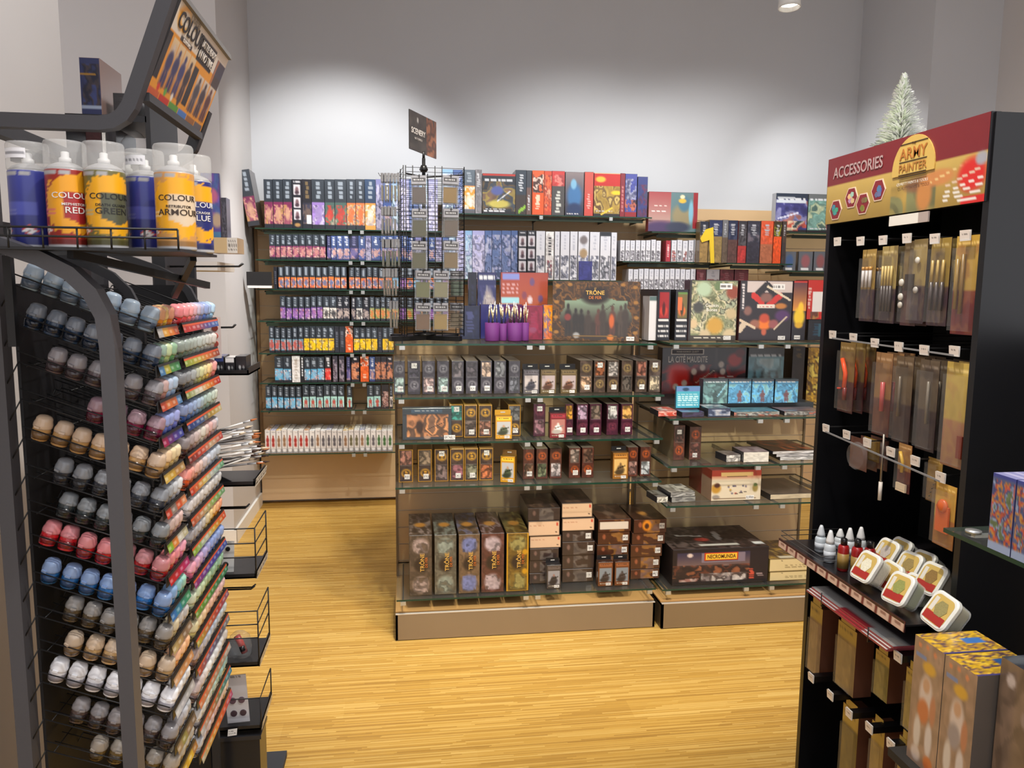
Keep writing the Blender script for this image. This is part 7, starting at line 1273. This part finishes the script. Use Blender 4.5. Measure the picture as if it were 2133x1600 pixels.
# small frosted tree on top
tr = empty('toy_tree', (1.345, 2.0, RTOP)); tag(tr, 'small frosted bottle brush tree standing on top of the black stand', 'toy tree')
MB().lathe([(.012, 0), (.012, .012), (.003, .02), (.002, .20)], (110, 90, 60), 10).build('trunk', MATTE, tr)
m = MB(); rt = random.Random(3); Ht = .212
for k in range(1500):
    t = rt.random()**1.25; z_ = .018+t*(Ht-.02); rad = .066*(1-t)**.8*(1+.12*math.sin(t*34))+.004; a = rt.uniform(0, 6.283); dz = rt.uniform(-.002, .012); rr2 = rad*rt.uniform(.6, 1.08)
    p0 = Vector((.2*rr2*math.cos(a), .2*rr2*math.sin(a), z_-.002)); p1 = Vector((rr2*math.cos(a), rr2*math.sin(a), z_+dz)); s = Vector((-math.sin(a), math.cos(a), 0))*.0022
    c = rt.choice([(240, 244, 234), (252, 252, 250), (226, 236, 212), (254, 254, 252), (234, 240, 224)]); m.add([p0-s, p0+s, p1+s*.6+Vector((0, 0, .0012)), p1-s*.6], [(0, 1, 2, 3)], c)
m.build('branches', MATTE, tr)
# ================================================================ near glass display with toy boxes
gd = empty('glass_display', (0, 0, 0)); tag(gd, 'glass shelf and dark lower shelf jutting in beside the black stand', 'shelving unit')
pane = glass_shelf('glass_shelf', gd, 1.02, 1.50, .80, 1.30, 1.152, .008); MB().lathe([(.014, 0), (.014, .004)], (200, 202, 202), 16, (1.055, 1.265, 1.153)).bar((1.055, 1.265, 1.146), (1.45, 1.265, 1.146), .010, .006, (176, 178, 178)).build('support_arm', STEEL, pane)
MB().box(1.00, 1.50, .80, 1.385, .632, .65, (34, 30, 26)).build('lower_shelf', MATTE, gd); MB().box(1.03, 1.50, .80, 1.37, 0, .07, (34, 30, 28)).build('base', MATTE, gd)
MB().box(1.50, 1.52, .80, 1.38, 0, 1.5, (40, 38, 38)).build('back_panel', MATTE, gd)
def side_box(y_far, y_near, X, z, h, D, A, top, label, name='toy_box', side=(90, 84, 80), cat='toy box', group=None):
    """a carton whose printed front looks across the aisle"""
    w = y_far-y_near-.001; b = MB(); b.sheet(A, (0, w/2, 0), (0, -w, 0), (0, 0, h)); b.sheet(top, (0, w/2, h), (0, -w, 0), (D, 0, 0)); b.sheet(cv(4, 4, side), (0, -w/2, 0), (D, 0, 0), (0, 0, h)); b.sheet(cv(4, 4, side), (0, w/2, 0), (D, 0, 0), (0, 0, h)); b.quad((D, -w/2, 0), (D, w/2, 0), (D, w/2, h), (D, -w/2, h), side); b.quad((0, -w/2, 0), (0, w/2, 0), (D, w/2, 0), (D, -w/2, 0), side)
    o = b.build(name, WRAP, None, (X, (y_far+y_near)/2, z)); return tag(o, label, cat, group)
def fig_art(v):
    A = cv(34, 64, (150, 124, 104)); mott(A, 0, 0, 1, 1, ((160, 130, 110), (136, 112, 96)), RND, 10, .3, .6)
    blob(A, .55, .2, .22, .05, (206, 160, 60)); rect(A, .1, .12, .45, .15, (110, 130, 170)); blob(A, .5, .42, .22, .16, (206, 190, 180)); blob(A, .5, .34, .12, .06, (190, 150, 120)); blob(A, .45, .55, .2, .1, (190, 110, 70) if v else (150, 140, 140)); blob(A, .3, .74, .12, .14, (206, 196, 186)); blob(A, .68, .74, .12, .14, (206, 196, 190)); blob(A, .75, .5, .1, .12, (180, 120, 90)); blob(A, .3, .91, .16, .06, (206, 190, 180)); blob(A, .72, .92, .16, .06, (200, 110, 60) if v else (206, 196, 190))
    for q in ((.2, .06), (.45, .05), (.7, .07)): blob(A, q[0], q[1], .06, .02, (206, 130, 90))
    return A
def yel_top():
    A = cv(24, 20, (190, 150, 50)); mott(A, 0, 0, 1, 1, ((226, 180, 40), (80, 60, 90), (190, 140, 60), (240, 200, 70)), RND, 30, .08); rect(A, .35, .15, .6, .45, (70, 120, 190)); rect(A, .9, 0, 1, 1, (70, 66, 120)); return A
hB = .262; zB2 = .6505
side_box(1.355, 1.268, 1.02, zB2, hB, .135, fig_art(1), yel_top(), 'plastic wrapped figure box with yellow comic lid, nearer the black stand', group='wrapped figure boxes with yellow lids')
side_box(1.267, 1.182, 1.02, zB2, hB, .135, fig_art(0), yel_top(), 'plastic wrapped figure box with yellow comic lid, nearer the large grey boxes', group='wrapped figure boxes with yellow lids')
def greyart(c):
    A = cv(30, 50, c); mott(A, 0, 0, 1, 1, ([v*.85 for v in c], [min(255, v*1.12) for v in c]), RND, 12, .3, .6); blob(A, .3, .12, .12, .04, (206, 190, 180)); blob(A, .7, .3, .1, .05, (150, 130, 120)); return A
gt = cv(20, 16, (74, 76, 84)); mott(gt, 0, 0, 1, 1, ((90, 92, 98), (56, 56, 66)), RND, 10, .2); rect(gt, .2, .3, .6, .45, (170, 170, 176))
side_box(1.178, 1.09, 1.06, zB2, .30, .14, greyart((120, 100, 84)), gt, 'tall brown grey wrapped box behind the figure boxes', group='large dark boxes beside the figure boxes')
gt2 = cv(20, 16, (58, 52, 66)); rect(gt2, 0, .3, 1, .36, (150, 140, 150)); blob(gt2, .5, .7, .12, .12, (190, 170, 180))
side_box(1.088, .90, 1.05, zB2, .292, .14, greyart((126, 100, 80)), gt2, 'large purple lidded wrapped box at the photo edge', group='large dark boxes beside the figure boxes')
def blue_art():
    A = cv(22, 34, (80, 90, 130)); mott(A, .05, .1, .95, .9, ((206, 140, 50), (200, 80, 50), (60, 70, 120), (150, 170, 200), (100, 120, 70)), RND, 30, .14); rect(A, 0, .88, 1, 1, (150, 170, 206)); rect(A, 0, 0, 1, .07, (60, 70, 150)); return A
bt = cv(16, 16, (150, 150, 196)); 
for k in range(4): rect(bt, .05, .1+.22*k, .95, .18+.22*k, (200, 196, 226))
yy = 1.188
for i in range(4):
    side_box(yy, yy-.052, 1.02+.0, 1.1525, .135, .10, blue_art(), bt, 'small blue and orange card box on the glass shelf, %s from the black stand' % nth(i), 'card_box', (60, 64, 120), 'card box', 'blue and orange boxes on the near glass shelf'); yy -= .0535
